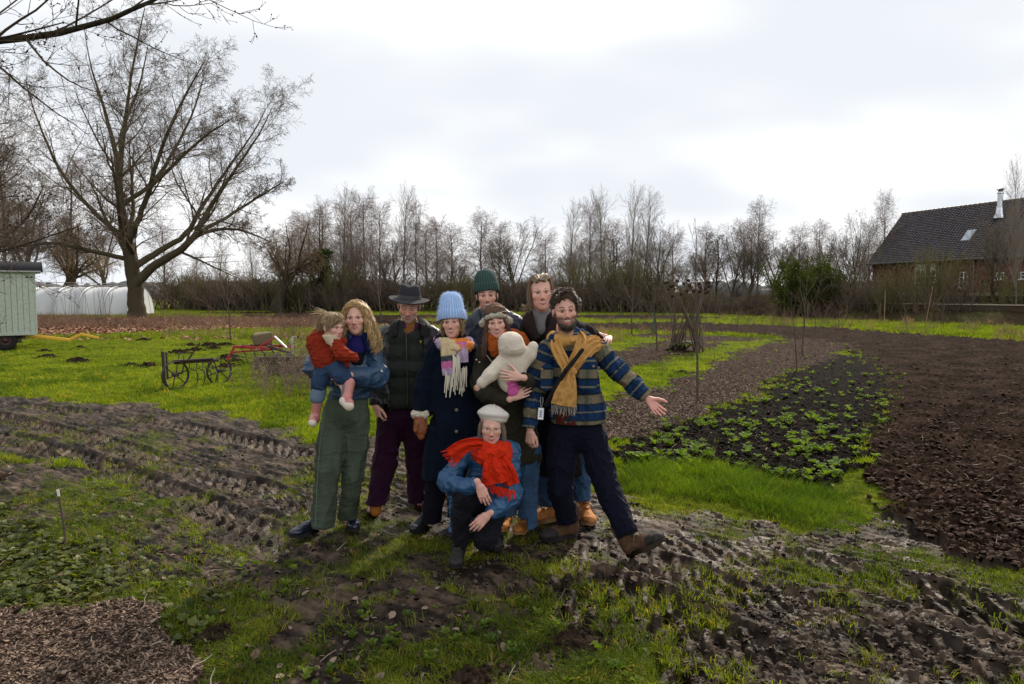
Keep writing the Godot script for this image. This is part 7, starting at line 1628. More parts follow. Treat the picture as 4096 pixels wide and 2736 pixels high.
	sp["alder"] = {"seed": 41, "stems": 1, "height": 9.0, "r0": 0.17, "wood": 0, "n": [30, 8, 4], "ratio": [0.34, 0.45, 0.5], "angle": [0.8, 0.7, 0.6], "start": [0.2, 0.15, 0.1], "thin": [0.36, 0.5, 0.6], "fine": 0.011, "segs": [8, 5, 4, 2], "wiggle": [0.04, 0.1, 0.16, 0.2], "trop": [0.05, 0.04, 0.03, 0.0], "bark": Color(0.114, 0.095, 0.076), "twig": Color(0.142, 0.11, 0.0893), "leaves": {"count": 1100, "size": 0.075, "col": Color(0.03, 0.022, 0.018), "col2": Color(0.06, 0.04, 0.03), "spread": 0.08}}
	sp["ivy_tree"] = {"seed": 47, "stems": 1, "height": 12.0, "r0": 0.2, "wood": 0, "n": [40, 8, 4], "ratio": [0.2, 0.5, 0.5], "angle": [0.8, 0.7, 0.6], "start": [0.06, 0.15, 0.1], "thin": [0.36, 0.5, 0.6], "fine": 0.011, "segs": [8, 5, 4, 2], "wiggle": [0.04, 0.1, 0.16, 0.2], "trop": [0.05, 0.05, 0.03, 0.0], "bark": Color(0.114, 0.095, 0.076), "twig": Color(0.152, 0.118, 0.095), "leaves": {"count": 16000, "size": 0.1, "col": Color(0.018, 0.035, 0.012), "col2": Color(0.045, 0.075, 0.022), "spread": 0.14, "below": 7.4}}
	sp["bamboo"] = {"seed": 52, "stems": 60, "height": 4.2, "r0": 0.02, "foot": 0.9, "lean": 0.2, "wood": 0, "n": [10, 4], "ratio": [0.24, 0.5], "angle": [0.6, 0.6], "start": [0.1, 0.1], "thin": [0.6, 0.6], "fine": 0.008, "segs": [6, 4, 2], "wiggle": [0.08, 0.16, 0.2], "trop": [-0.06, -0.08, -0.1], "bark": Color(0.133, 0.152, 0.038), "twig": Color(0.133, 0.152, 0.038), "leaves": {"count": 26000, "size": 0.065, "col": Color(0.02, 0.032, 0.01), "col2": Color(0.07, 0.085, 0.03), "spread": 0.1}}
	# thickets
	sp["thicket"] = {"seed": 61, "stems": 34, "height": 3.6, "r0": 0.035, "foot": 1.1, "lean": 0.3, "wood": -1, "n": [10, 5], "ratio": [0.34, 0.45], "angle": [0.5, 0.6], "start": [0.15, 0.2], "thin": [0.5, 0.6], "fine": 0.0105, "segs": [6, 4, 2], "wiggle": [0.09, 0.15, 0.2], "trop": [0.03, 0.05, 0.0], "bark": Color(0.095, 0.076, 0.0608), "twig": Color(0.162, 0.114, 0.0855)}
	sp["osier"] = {"seed": 66, "stems": 60, "height": 4.4, "r0": 0.03, "foot": 0.8, "lean": 0.22, "wood": -1, "n": [9, 3], "ratio": [0.3, 0.4], "angle": [0.35, 0.4], "start": [0.25, 0.2], "thin": [0.5, 0.6], "fine": 0.0105, "segs": [6, 4, 2], "wiggle": [0.06, 0.1, 0.2], "trop": [0.04, 0.06, 0.0], "bark": Color(0.114, 0.104, 0.0532), "twig": Color(0.19, 0.162, 0.0665)}
	sp["bramble"] = {"seed": 71, "stems": 70, "height": 1.9, "r0": 0.016, "foot": 1.3, "lean": 0.5, "wood": -1, "n": [9, 3], "ratio": [0.36, 0.4], "angle": [0.6, 0.6], "start": [0.1, 0.2], "thin": [0.7, 0.7], "fine": 0.009, "segs": [7, 4, 2], "wiggle": [0.16, 0.2, 0.2], "trop": [-0.1, -0.08, 0.0], "bark": Color(0.114, 0.0665, 0.0532), "twig": Color(0.19, 0.114, 0.0855)}
	for k in 3:
		sp["sapling%d" % k] = {"seed": 80 + k, "stems": 1, "height": 3.0, "r0": 0.024, "lean": 0.03, "wood": 0, "n": [9 + 4 * k, 2], "ratio": [0.3, 0.4], "angle": [0.6, 0.6], "start": [0.22, 0.3], "thin": [0.5, 0.6], "fine": 0.0045, "segs": [10, 6, 3], "wiggle": [0.025, 0.08, 0.1], "trop": [0.05, 0.12, 0.06], "bark": Color(0.171, 0.133, 0.104), "twig": Color(0.133, 0.0855, 0.0722)}
	sp["dry_stems"] = {"seed": 91, "stems": 34, "height": 0.95, "r0": 0.0045, "foot": 0.34, "lean": 0.28, "wood": -1, "n": [7, 2], "ratio": [0.28, 0.4], "angle": [0.6, 0.6], "start": [0.3, 0.2], "thin": [0.7, 0.7], "fine": 0.003, "segs": [6, 4, 2], "wiggle": [0.08, 0.15, 0.2], "trop": [0.02, 0.03, 0.0], "bark": Color(0.19, 0.142, 0.104), "twig": Color(0.171, 0.114, 0.0855), "leaves": {"count": 900, "size": 0.016, "col": Color(0.09, 0.05, 0.035), "col2": Color(0.3, 0.24, 0.2), "spread": 0.02}}
	sp["whips"] = {"seed": 95, "stems": 9, "height": 1.5, "r0": 0.007, "foot": 0.25, "lean": 0.14, "wood": -1, "n": [4], "ratio": [0.3], "angle": [0.4], "start": [0.4], "thin": [0.7], "fine": 0.004, "segs": [6, 4], "wiggle": [0.04, 0.1], "trop": [0.03, 0.05], "bark": Color(0.152, 0.095, 0.076), "twig": Color(0.152, 0.0855, 0.076)}
	return sp

var kinds := {}
func make_kinds() -> void:
	var sp := species()
	var names := sp.keys()
	var jobs := []
	for k in names:
		jobs.append(tree.bind(sp[k]))
	var res := run_jobs(jobs)
	for i in names.size():
		var n := Node3D.new()
		var wood: MB = res[i][0]
		var fine: MB = res[i][1]
		if wood.v.size() > 0:
			put(n, "trunk", wood.mesh(), mat(0.9, 0.0, "bark"))
		put(n, "crown" if wood.v.size() > 0 else "stems", fine.mesh(), mat(0.85, 0.0, "leaf" if sp[names[i]].has("leaves") and int(sp[names[i]].leaves.count) > 3000 else ""))
		kinds[names[i]] = n

func plant(kind: String, called: String, label: String, category: String, group: String, x: float, z: float, s: float, turn: float, sy := 0.0, y := -0.0) -> Node3D:
	var o := copy(kinds[kind], called, Vector3(x, y, z), turn, Vector3(s, sy if sy > 0.0 else s, s))
	tag(o, label, category, group)
	return o
# what grows along the field: x, z, width, turn, height and the kind of tree that stands next to it
var grown := {
	"willow": [-25.7, -76, 1.28, 1.5, 1.16, 6, -5.8, -82, 0.58, 1.3, 0.48, 1, 4.8, -80, 0.7, 5.8, 0.58, 0, -49.4, -76, 1.38, 1.4, 1.15, 2],
	"ivy_tree": [-21.9, -80, 0.83, 0.6, 0.92, 1],
	"birch": [-26, -88, 0.93, 2.5, 0.84, 0, -21.9, -82, 0.84, 1, 0.93, 6, -16.3, -79, 0.97, 2.5, 0.97, 0, -16, -84, 0.94, 5.8, 0.94, 4, -10.7, -80, 0.73, 1.4, 0.91, 0, -8.3, -78, 0.83, 3.4, 0.75, 1, -3.3, -80, 0.98, 1.1, 0.82, 3, 9, -84, 0.85, 5, 0.95, 0, 25.4, -72, 0.75, 1.1, 0.83, 2, 33.7, -64, 0.56, 3.4, 0.8, 1, 33.6, -66, 0.51, 1.9, 0.63, 1, -41.5, -92, 0.65, 5.3, 0.54, 0, -26, -92, 1.47, 2.6, 0.92, 2, -21, -94, 1.54, 2.7, 1.02, 2, -10.8, -92, 1.33, 1.9, 0.83, 1, -1.6, -90, 1.14, 0.3, 0.81, 2, 13, -92, 1.24, 3.9, 0.83, 2, 27.6, -84, 1, 3.4, 0.77, 1, 21.3, -92, 1.04, 2.2, 0.74, 2, 25.6, -92, 1.02, 1.2, 0.79, 2, 34.6, -84, 0.87, 1.3, 0.73, 1, 37.3, -86, 0.86, 4, 0.78, 1, 4.8, -94, 1.13, 2.2, 0.75, 2, -8.4, -94, 1.2, 4.7, 0.8, 1, -55, -88, 1.8, 0.6, 1.39, 2, -47.9, -66, 1.4, 4.8, 1.17, 2, -47, -95, 1.11, 3.9, 0.85, 1],
	"poplar": [-19.6, -80, 0.8, 0.4, 0.89, 6, -12.7, -82, 0.72, 4.8, 0.9, 4, 6.5, -82, 0.63, 5.1, 0.79, 3, 10.5, -82, 0.8, 1.2, 0.89, 1, 13.4, -80, 0.7, 4.6, 0.88, 0, 14.7, -80, 0.77, 5.4, 0.85, 0, -32.7, -90, 0.75, 3.6, 0.57, 0, -39.9, -95, 0.73, 5.5, 0.56, 1, -29.1, -90, 0.82, 3.2, 0.63, 0, 31.7, -44, 0.32, 2.1, 0.64, 2, 44.9, -52, 0.54, 2.9, 0.67, 2],
	"ash": [-19.4, -86, 0.52, 5, 0.86, 1, 0.7, -78, 0.86, 0.7, 0.86, 1, 7.9, -88, 0.61, 1.9, 0.76, 2, 14.8, -70, 0.66, 5.5, 0.78, 2, 21.5, -76, 0.54, 0.5, 0.67, 4, 21.7, -70, 0.59, 3.8, 0.69, 2, 22.8, -68, 0.67, 4.2, 0.74, 2, 24.3, -66, 0.81, 3.2, 0.71, 2, 29, -64, 0.4, 0.6, 0.67, 2, 29.5, -60, 0.56, 5.4, 0.75, 5, -22.9, -92, 0.79, 3.8, 0.79, 1, -15.7, -92, 0.86, 1, 0.79, 1, -6.9, -90, 0.67, 5.1, 0.61, 1, 8.8, -90, 0.73, 0.3, 0.73, 2, 15.2, -88, 0.61, 1.8, 0.68, 1, 37.7, -80, 0.57, 3, 0.63, 2, 24.1, -94, 0.63, 6.3, 0.63, 1, 34.4, -88, 0.68, 2.6, 0.68, 1, 39.7, -78, 0.62, 1.7, 0.69, 2, -30.7, -96, 0.87, 2, 0.73, 1, -56.4, -70, 1.32, 3.5, 1.32, 3, -58.3, -84, 1.59, 5.7, 1.45, 1, -53, -92, 1.28, 0.4, 1.16, 1, 31.9, -46.5, 0.47, 1.5, 0.68, 0, 38.5, -48, 0.53, 1.1, 0.67, 2],
	"alder": [-14.1, -84, 0.9, 1.7, 0.82, 1, 3.5, -84, 0.79, 5.2, 0.66, 0, 11.1, -76, 0.92, 3.9, 0.83, 0, 21.5, -74, 0.84, 3, 0.84, 2],
	"pollard": [26.3, -58, 0.94, 5.9, 0.94, 2, -32.9, -84, 1.09, 5.7, 0.91, 0],
	"thicket": [-42.9, -88.4, 1.88, 0.1, 1.19, 1, -43.3, -91.3, 1.33, 3.9, 1.17, 1, -37.6, -85, 1.41, 3.7, 1.02, 5, -34.8, -83.1, 1.14, 1.2, 0.94, 5, -34.1, -83.2, 1.41, 5.6, 1.12, 5, -32.6, -81.8, 1.78, 0.3, 1.22, 5, -31.7, -82, 1.26, 5.1, 0.88, 5, -28.4, -79, 1.7, 0.4, 1.19, 3, -28.1, -80.5, 1.22, 5.8, 1.11, 3, -27.7, -81.4, 1.11, 0.3, 0.92, 3, -25.3, -80.6, 1.13, 2.3, 0.97, 6, -23.8, -79.9, 1.36, 2.8, 0.86, 6, -23.5, -81.6, 0.95, 0.7, 0.83, 1, -22.2, -81.2, 1.31, 5.9, 0.93, 1, -21.1, -81.3, 1.43, 1.1, 0.93, 1, -18.7, -78, 1.23, 1.4, 0.99, 0, -18.5, -80.9, 1.66, 2.9, 1.07, 0, -16.7, -78.6, 1.54, 2.3, 1.03, 1, -15.4, -77.9, 1.28, 5.9, 1.03, 1, -15, -80.5, 0.94, 2.3, 0.74, 1, -14.2, -80.8, 1.26, 5.1, 0.99, 0, -12.9, -78, 1.66, 6.2, 1.06, 1, -12.3, -79.1, 1.62, 2.6, 1.04, 1, -11.4, -80.7, 1.23, 6.3, 0.87, 1, -9.8, -78.7, 1.71, 1.6, 1.23, 1, -6.1, -80, 1.23, 1, 0.78, 3, -3.1, -78.7, 1.38, 3.2, 1.01, 1, -2.3, -79.1, 1.51, 3.2, 0.98, 1, -1.2, -76.7, 0.98, 5.5, 0.88, 2, -0.4, -79.2, 0.83, 1.5, 0.75, 2, 0.3, -78.8, 1.81, 4.3, 1.18, 2, 1.4, -76.3, 1.63, 5.7, 1.15, 2, 2.4, -77.4, 1.26, 5.4, 1.03, 2, 3.5, -75.8, 1.61, 5.6, 1.04, 2, 4.8, -76.9, 1.31, 0.5, 1.03, 3, 5.9, -76, 1.01, 0.9, 0.72, 3, 6.8, -75.8, 1.17, 5.6, 0.74, 4, 7.9, -73.6, 1.04, 6.2, 0.82, 4, 9.5, -75.8, 1.07, 5.4, 0.72, 4, 11.3, -73.3, 1.79, 1.3, 1.22, 4, 12, -71.9, 0.99, 4.8, 0.85, 2, 14.6, -69.5, 1.34, 0.5, 0.86, 2, 19, -66.3, 0.68, 1.4, 0.58, 2, 21.8, -65.8, 0.91, 1, 0.61, 2, 22.3, -63.4, 0.5, 4.9, 0.45, 2, 24.4, -57.6, 1.67, 2.2, 1.2, 5, 26.8, -54.3, 1.18, 6, 0.82, 5, 27.5, -53, 0.9, 1.3, 0.7, 5, 29.5, -47, 1.01, 0.2, 0.92, 2, 27.8, -52, 1.15, 1.2, 1.05, 5, -15.9, -79, 1.63, 5.6, 1.48, 1, -32.9, -86, 1.09, 6, 1, 5, -38, -88, 1.11, 3.3, 1.01, 1],
	"osier": [-40.3, -87.5, 1.26, 0.3, 1.14, 1, -40, -88.6, 1.16, 5.8, 0.97, 1, -36.2, -84, 1.2, 1.5, 0.89, 5, -30.6, -81.9, 1.35, 1.8, 0.89, 5, -25.4, -78.5, 1.5, 2.8, 0.96, 3, -19.8, -79.5, 1.35, 4.1, 1.14, 0, -8.6, -78.8, 1.2, 2.9, 0.88, 1, -7.3, -79.3, 1.04, 1.4, 0.85, 1, -4.8, -79, 0.99, 6, 0.82, 1, -3.9, -77.2, 1.16, 2.6, 0.99, 1, 10.4, -75.8, 1, 5.6, 0.91, 4, 13.3, -74.8, 1.25, 1.4, 1.02, 4, 14.1, -73.1, 1.08, 1.5, 0.91, 2, 15.7, -68.7, 0.75, 1.7, 0.52, 2, 17, -69.6, 0.78, 1.1, 0.49, 2, 18, -70.1, 0.89, 4.4, 0.57, 2, 18.8, -68.7, 0.75, 3.1, 0.53, 2, 27.5, -50, 0.89, 5, 0.81, 2, 29.5, -48, 1.27, 5, 1.15, 2, 32.3, -45, 0.81, 4.3, 0.74, 0, 13.8, -72, 1.26, 1.1, 1.14, 2, 11.4, -74, 1.45, 4.5, 1.32, 4, 7.9, -76, 1.3, 4.7, 1.19, 4, -18.4, -79, 1.34, 0.6, 1.22, 0],
	"bramble": [19.9, -66.1, 0.73, 0.7, 0.53, 2, 21, -67, 0.53, 5.2, 0.44, 2, 22.8, -61.5, 0.51, 1, 0.45, 2, 23, -59.1, 0.63, 2.4, 0.44, 5, 24.4, -60.3, 0.67, 2, 0.51, 5, 26.4, -59.8, 1.57, 3, 1.31, 5, 26.8, -58.7, 1.35, 5.3, 1.15, 5, 26.4, -55.6, 1.52, 1.1, 1.29, 5, 23.1, -62, 0.84, 1.2, 0.76, 2, 16.9, -70, 0.79, 0.5, 0.72, 2],
	"bamboo": [23.4, -56, 1.04, 3.3, 1.09, 5, 25, -57, 0.78, 0.4, 0.82, 5],
	"sapling1": [-10.7, -26.6, 1.1, 3.3, 1.1, 0, 3, -11.2, 0.95, 1.1, 0.95, 0, 8.6, -20.7, 1, 4.3, 1, 0, 17.3, -37.1, 0.75, 5.6, 0.55, 0, 22, -35.7, 0.75, 3.2, 0.71, 0, -11.5, -40, 0.84, 3.6, 0.84, 1, 15.3, -41, 0.75, 3.8, 0.65, 0],
	"sapling0": [4.5, -21.6, 1.1, 2.1, 1.1, 0, 5.1, -29.7, 1.35, 0.4, 1.35, 0, 11.2, -34.8, 0.75, 6.1, 0.58, 0, -7, -47.9, 1.1, 3.2, 1.1, 1, -9.1, -30, 0.75, 0.8, 0.65, 0, 24.5, -33, 0.75, 3.9, 0.68, 0, 13.1, -30.2, 0.75, 0.3, 0.45, 0, -14.5, -44, 0.84, 1.7, 0.84, 3],
	"sapling2": [6.5, -15.9, 0.75, 1.3, 0.56, 0, 6.3, -27.3, 1.1, 0.4, 1.1, 0, -8.5, -45.6, 2.13, 0.9, 2.13, 1, 19, -33.6, 0.75, 6.1, 0.61, 0, 12.4, -42.8, 0.75, 4.2, 0.61, 0, -2.2, -38, 1.03, 3.7, 1.03, 0, 9.6, -36, 0.75, 0, 0.61, 0, 27, -31, 0.75, 4, 0.65, 0],
	"whips": [21.1, -35.9, 0.78, 2.3, 0.98, 0, 17.5, -43.7, 1.19, 6.3, 0.73, 0, 11.6, -24.5, 1.18, 1.6, 0.78, 0, 16.9, -35.5, 1.05, 5.9, 0.8, 0, 6.1, -27.2, 1.13, 4.4, 0.98, 0, 16.2, -36.3, 1.13, 1, 0.63, 0, 5.3, -28.7, 1.02, 1.2, 0.95, 0, 17, -43.5, 0.96, 0.3, 0.66, 0, 28.5, -41.5, 0.79, 5.8, 0.84, 0, 12.9, -36.9, 1.02, 6, 0.69, 0, 13.1, -34.2, 0.72, 1.2, 0.67, 0, 11.8, -31.8, 1.04, 0.3, 0.58, 0, 8.2, -31.5, 1.14, 0.8, 0.75, 0, 8.7, -25.9, 0.81, 2.2, 0.69, 0, 16.4, -35.1, 0.78, 2.8, 0.55, 0, 17.2, -39, 0.75, 0.8, 0.55, 0, 12, -31, 0.9, 2.5, 0.95, 0, 12.4, -39.7, 1.06, 5, 0.95, 0, 10.4, -31.5, 0.74, 3.1, 0.75, 0, 22.3, -31.4, 1.13, 1, 0.61, 0, 10.1, -26.5, 0.96, 4.9, 0.77, 0, 23, -37.7, 1.09, 1.5, 0.81, 0, 18.5, -42.5, 0.97, 4.2, 0.72, 0, 18.1, -42.8, 0.92, 2.2, 0.92, 0, 25.4, -39, 0.87, 1, 0.6, 0, 19.3, -43, 1.19, 3, 0.96, 0, -8.1, -27, 0.8, 3.8, 0.8, 0, -8.1, -25, 0.87, 0.9, 0.87, 0, -7.6, -23, 0.73, 3.1, 0.73, 0, -6.5, -21, 0.8, 2.4, 0.8, 0, 4.9, -14.5, 0.4, 3, 0.4, 0, 3.4, -16, 0.53, 3.9, 0.53, 0, 5.2, -18, 0.53, 5.1, 0.53, 0],
}

func build_treeline() -> void:
	var by := ["a slender poplar", "a drooping birch", "a broad crowned tree", "an old willow", "a cone hung alder", "a pollard willow", "the ivy clad tree"]
	var what := {
		"poplar": ["bare_poplar", "slender bare poplar", "tree", "bare trees along the field edge", 14.3],
		"birch": ["bare_birch", "bare birch with drooping twigs", "tree", "bare trees along the field edge", 12.8],
		"ash": ["bare_broad_tree", "broad crowned bare tree", "tree", "bare trees along the field edge", 13.5],
		"willow": ["old_willow", "ochre twigged old willow", "tree", "bare trees along the field edge", 9.5],
		"alder": ["alder_tree", "bare alder hung with cones", "tree", "bare trees along the field edge", 9.5],
		"pollard": ["pollard_willow", "pollard willow with thin shoots", "tree", "bare trees along the field edge", 6.3],
		"ivy_tree": ["ivy_clad_tree", "birch wrapped in dark green ivy", "tree", "bare trees along the field edge", 12.5],
		"thicket": ["bare_thicket", "brown leafless thicket", "shrub", "shrubs along the field edge", 3.7],
		"osier": ["osier_shrub", "olive green willow shoots", "shrub", "shrubs along the field edge", 4.5],
		"bramble": ["bramble_clump", "reddish bramble tangle", "shrub", "shrubs along the field edge", 1.6],
		"bamboo": ["bamboo_clump", "dense dark green bamboo clump", "shrub", "bamboo clumps", 3.7]}
	for k in grown:
		var f: Array = grown[k]
		for i in range(0, f.size(), 6):
			if what.has(k):
				var w: Array = what[k]
				var h: float = f[i + 4] * w[4]
				var size := "tall " if h > (11.0 if w[2] == "tree" else 3.6) else ("low " if h < (7.5 if w[2] == "tree" else 2.0) else "")
				var near := ""
				var far := 1e9
				for e in [[-42.0, -63.0, "polytunnel"], [-29.0, -54.0, "great plane"], [-25.7, -76.0, "ochre willow"], [-21.9, -80.0, "ivy clad birch"], [-8.5, -46.0, "tall sapling"], [4.0, -76.0, "leaning willows"], [11.0, -76.0, "cone hung alder"], [22.0, -56.0, "bamboo"], [27.0, -56.0, "pollard"], [33.0, -62.0, "farmhouse gable"], [38.0, -48.0, "farmhouse wall"]]:
					var dist := absf(f[i] / f[i + 1] - e[0] / e[1])
					if dist < far:
						far = dist
						near = e[2]
				plant(k, w[0], size + w[1] + " beside " + by[f[i + 5]] + " near the " + near, w[2], w[3], f[i], f[i + 1], f[i + 2], f[i + 3], f[i + 4])
			elif k == "whips":
				plant(k, "bare_shrub", ("knee high" if f[i + 4] < 0.7 else "waist high") + " cluster of thin bare stems planted in the field", "shrub", "whips planted in the field", f[i], f[i + 1], f[i + 2], f[i + 3], f[i + 4])
			else:
				var h: float = f[i + 4] * 3.1
				plant(k, "sapling", ("tall" if h > 3.0 else "short") + " thin young tree " + ("in the ploughed strip" if zone(f[i], -f[i + 1]) == 2 else ("in the wood chips" if zone(f[i], -f[i + 1]) == 3 else "in the grass")) + " with " + ["few", "some", "many"][int(k.right(1))] + " bare twigs", "sapling", "young trees planted in the field", f[i], f[i + 1], f[i + 2], f[i + 3], f[i + 4])

# ---------------------------------------------------------------- buildings and farm things
func build_plane() -> void:
	plant("plane", "plane_tree", "great bare plane tree with low forked limbs and brown leaf litter beneath", "tree", "", -29.1, -54.4, 1.0, 0.0)
	plant("plane", "plane_tree", "bare plane tree behind the green wagon reaching over the polytunnel", "tree", "", -41.5, -52.5, 1.0, 2.4, 0.95)
	for q in [[-30.6, -52.6, 1.2, "bare thicket of thin stems left of the great plane trunk"], [-26.0, -51.5, 1.2, "bare thicket of thin stems right of the great plane trunk"], [-34.6, -55.0, 1.1, "tall thin stemmed thicket in front of the polytunnel"], [-24.0, -56.0, 0.9, "low twiggy bush between great plane and far willow"]]:
		plant("whips", "bare_thicket", q[3], "shrub", "", q[0], q[1], q[2] * 1.6, q[0], q[2] * 2.2)

# the woods on the horizon
func build_far_woods() -> void:
	var mb := MB.new()
	var r := rng(12)
	for k in 2600:
		var x := lerpf(-420.0, 420.0, r.randf())
		var z := -270.0 - r.randf() * 40.0
		var h := 4.5 + 4.0 * nz.get_noise_2d(x * 0.12, 3.0) + r.randf() * 2.0
		var p := Vector3(x, 0, z)
		var w := r.randf_range(1.8, 4.0)
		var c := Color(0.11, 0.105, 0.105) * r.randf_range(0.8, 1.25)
		mb.lathe([[w * 0.5, -0.5], [w, h * 0.35], [w * 0.95, h * 0.75], [w * 0.6, h * 0.93], [w * 0.1, h]], 6, Transform3D(Basis(Vector3.UP, r.randf()), p), c)
	tag(put(self, "distant_wood", mb.mesh(), mat(0.95)), "low grey band of distant woods on the horizon", "wood", "", "stuff")

func build_house() -> void:
	var h := thing("brick_farmhouse", "long brick farmhouse with steep dark tiled roof and white windows", "house", Vector3(32.3, 0.0, -63.0), "", -1.2206)
	var B := 2.0      # the house stands on a bank
	var E := 4.82     # eaves
	var R := 9.1      # ridge
	var L := 24.0
	var W := 7.4
	var brick := Color(0.26, 0.11, 0.085)
	var mb := MB.new()
	# long wall with openings left free: [x0, x1, y0, y1]
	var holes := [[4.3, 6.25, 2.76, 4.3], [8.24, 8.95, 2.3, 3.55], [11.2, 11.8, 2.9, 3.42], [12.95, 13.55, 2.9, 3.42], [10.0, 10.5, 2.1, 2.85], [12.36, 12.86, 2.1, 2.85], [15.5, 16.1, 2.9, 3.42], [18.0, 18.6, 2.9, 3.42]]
	var xs := [0.0, L]
	for o in holes:
		xs.append(o[0]); xs.append(o[1])
	xs.sort()
	for k in xs.size() - 1:
		var x0: float = xs[k]
		var x1: float = xs[k + 1]
		if x1 - x0 < 0.001: continue
		var at := B
		var here := []
		for o in holes:
			if o[0] <= x0 + 0.001 and o[1] >= x1 - 0.001: here.append(o)
		for o in here:
			mb.box(Vector3((x0 + x1) / 2, (at + o[2]) / 2, -0.15), Vector3(x1 - x0, o[2] - at, 0.3), brick)
			at = o[3]
		mb.box(Vector3((x0 + x1) / 2, (at + E + 0.1) / 2, -0.15), Vector3(x1 - x0, E + 0.1 - at, 0.3), brick)
	# gable end and back
	mb.quad(Vector3(0, B, 0), Vector3(0, E, 0), Vector3(0, E, -W), Vector3(0, B, -W), brick)
	mb.tri(Vector3(0, E, 0), Vector3(0, R, -W / 2), Vector3(0, E, -W), brick)
	mb.quad(Vector3(0, B, -W), Vector3(0, E, -W), Vector3(L, E, -W), Vector3(L, B, -W), brick)
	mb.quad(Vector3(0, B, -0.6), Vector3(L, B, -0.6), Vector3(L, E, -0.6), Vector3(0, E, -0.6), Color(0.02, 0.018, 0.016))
	put(h, "wall", mb.mesh(), mat(0.9, 0.0, "brick_rust"))
	# roof slopes and their courses of tiles
	var tile := Color(0.082, 0.072, 0.076)
	var roof := Node3D.new()
	roof.name = "roof"
	h.add_child(roof)
	var rb := MB.new()
	for s in [1.0, -1.0]:
		var e0 := Vector3(-0.35, E - 0.35, 0.35 if s > 0 else -W - 0.35)
		var e1 := Vector3(-0.35, R, -W / 2)
		rb.quad(e0, e1, e1 + Vector3(L + 0.7, 0, 0), e0 + Vector3(L + 0.7, 0, 0), tile * 0.7)
	put(roof, "deck", rb.mesh(), mat(0.9))
	var tb := MB.new()
	var rows := 30
	var up := Vector3(0, R - E + 0.35, -W / 2 - 0.35)
	var out_n := Vector3(0, W / 2 + 0.35, R - E + 0.35).normalized()
	var rr := rng(3)
	for k in rows:
		var a := Vector3(-0.38, E - 0.35, 0.35) + up * (k / float(rows))
		var b := Vector3(-0.38, E - 0.35, 0.35) + up * ((k + 1.08) / rows)
		var cols_n := 90
		for c in cols_n:
			var x0 := (L + 0.76) * c / cols_n
			var x1 := (L + 0.76) * (c + 0.93) / cols_n
			var xm := (x0 + x1) / 2
			var col := tile * rr.randf_range(0.75, 1.3)
			var lo := out_n * 0.1
			tb.quad(a + Vector3(x0, 0, 0) + lo * 0.8, b + Vector3(x0, 0, 0) + lo * 0.2, b + Vector3(xm, 0, 0) + lo * 0.6, a + Vector3(xm, 0, 0) + lo * 1.6, col)
			tb.quad(a + Vector3(xm, 0, 0) + lo * 1.6, b + Vector3(xm, 0, 0) + lo * 0.6, b + Vector3(x1, 0, 0) + lo * 0.2, a + Vector3(x1, 0, 0) + lo * 0.8, col)
			tb.quad(a + Vector3(x0, 0, 0), a + Vector3(x0, 0, 0) + lo * 0.8, a + Vector3(x1, 0, 0) + lo * 0.8, a + Vector3(x1, 0, 0), col * 0.8)
	var tiles := put(roof, "roof_tiles", tb.mesh(), mat(0.55))
	tiles.set_meta("kind", "stuff")
	var ri := MB.new()
	for k in 60:
		var x := -0.35 + (L + 0.7) * k / 60.0
		ri.tube(PackedVector3Array([Vector3(x, R + 0.02, -W / 2), Vector3(x + 0.4, R + 0.035, -W / 2)]), PackedFloat32Array([0.12, 0.13]), 8, tile * 0.9, true)
	put(roof, "ridge_tiles", ri.mesh(), mat(0.6))
	# windows, doors and dark stable openings
	var white := Color(0.72, 0.72, 0.7)
	var k := 0
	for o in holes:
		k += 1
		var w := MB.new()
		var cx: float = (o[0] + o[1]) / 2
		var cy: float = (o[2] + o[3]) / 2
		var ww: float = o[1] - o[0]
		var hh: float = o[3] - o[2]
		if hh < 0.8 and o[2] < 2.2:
			w.box(Vector3(cx, cy, -0.12), Vector3(ww, hh, 0.06), Color(0.02, 0.018, 0.015), Basis.IDENTITY, 0.01)  # near-black panel, painted as the shade inside an open stable hole
			put(h, "shade_panel", w.mesh(), mat(0.8))
			continue
		var f := 0.07
		w.box(Vector3(cx, o[3] - f / 2, -0.06), Vector3(ww, f, 0.1), white)
		w.box(Vector3(cx, o[2] + f / 2, -0.06), Vector3(ww, f, 0.1), white)
		for s in [-1.0, 1.0]:
			w.box(Vector3(cx + s * (ww - f) / 2, cy, -0.06), Vector3(f, hh - 2 * f, 0.1), white)
		var nx := 4 if ww > 1.5 else 2
		var ny := 3 if hh > 1.0 else 2
		for q in range(1, nx):
			w.box(Vector3(o[0] + ww * q / nx, cy, -0.07), Vector3(0.09 if (nx == 4 and q % 2 == 0) else 0.04, hh - 2 * f, 0.06), white)
		for q in range(1, ny):
			w.box(Vector3(cx, o[2] + hh * q / ny, -0.072), Vector3(ww - 2 * f, 0.04, 0.05), white)
		var win := put(h, "window", w.mesh(), mat(0.5))
		var g := MB.new()
		g.quad(Vector3(o[0] + 0.02, o[2] + 0.02, -0.09), Vector3(o[0] + 0.02, o[3] - 0.02, -0.09), Vector3(o[1] - 0.02, o[3] - 0.02, -0.09), Vector3(o[1] - 0.02, o[2] + 0.02, -0.09), Color(0.02, 0.022, 0.025))
		put(win, "pane", g.mesh(), mat(0.08))
		g = MB.new()
		g.box(Vector3(cx, o[2] - 0.04, 0.03), Vector3(ww + 0.14, 0.07, 0.16), white, Basis.IDENTITY, 0.01)
		put(win, "sill", g.mesh(), mat(0.7))
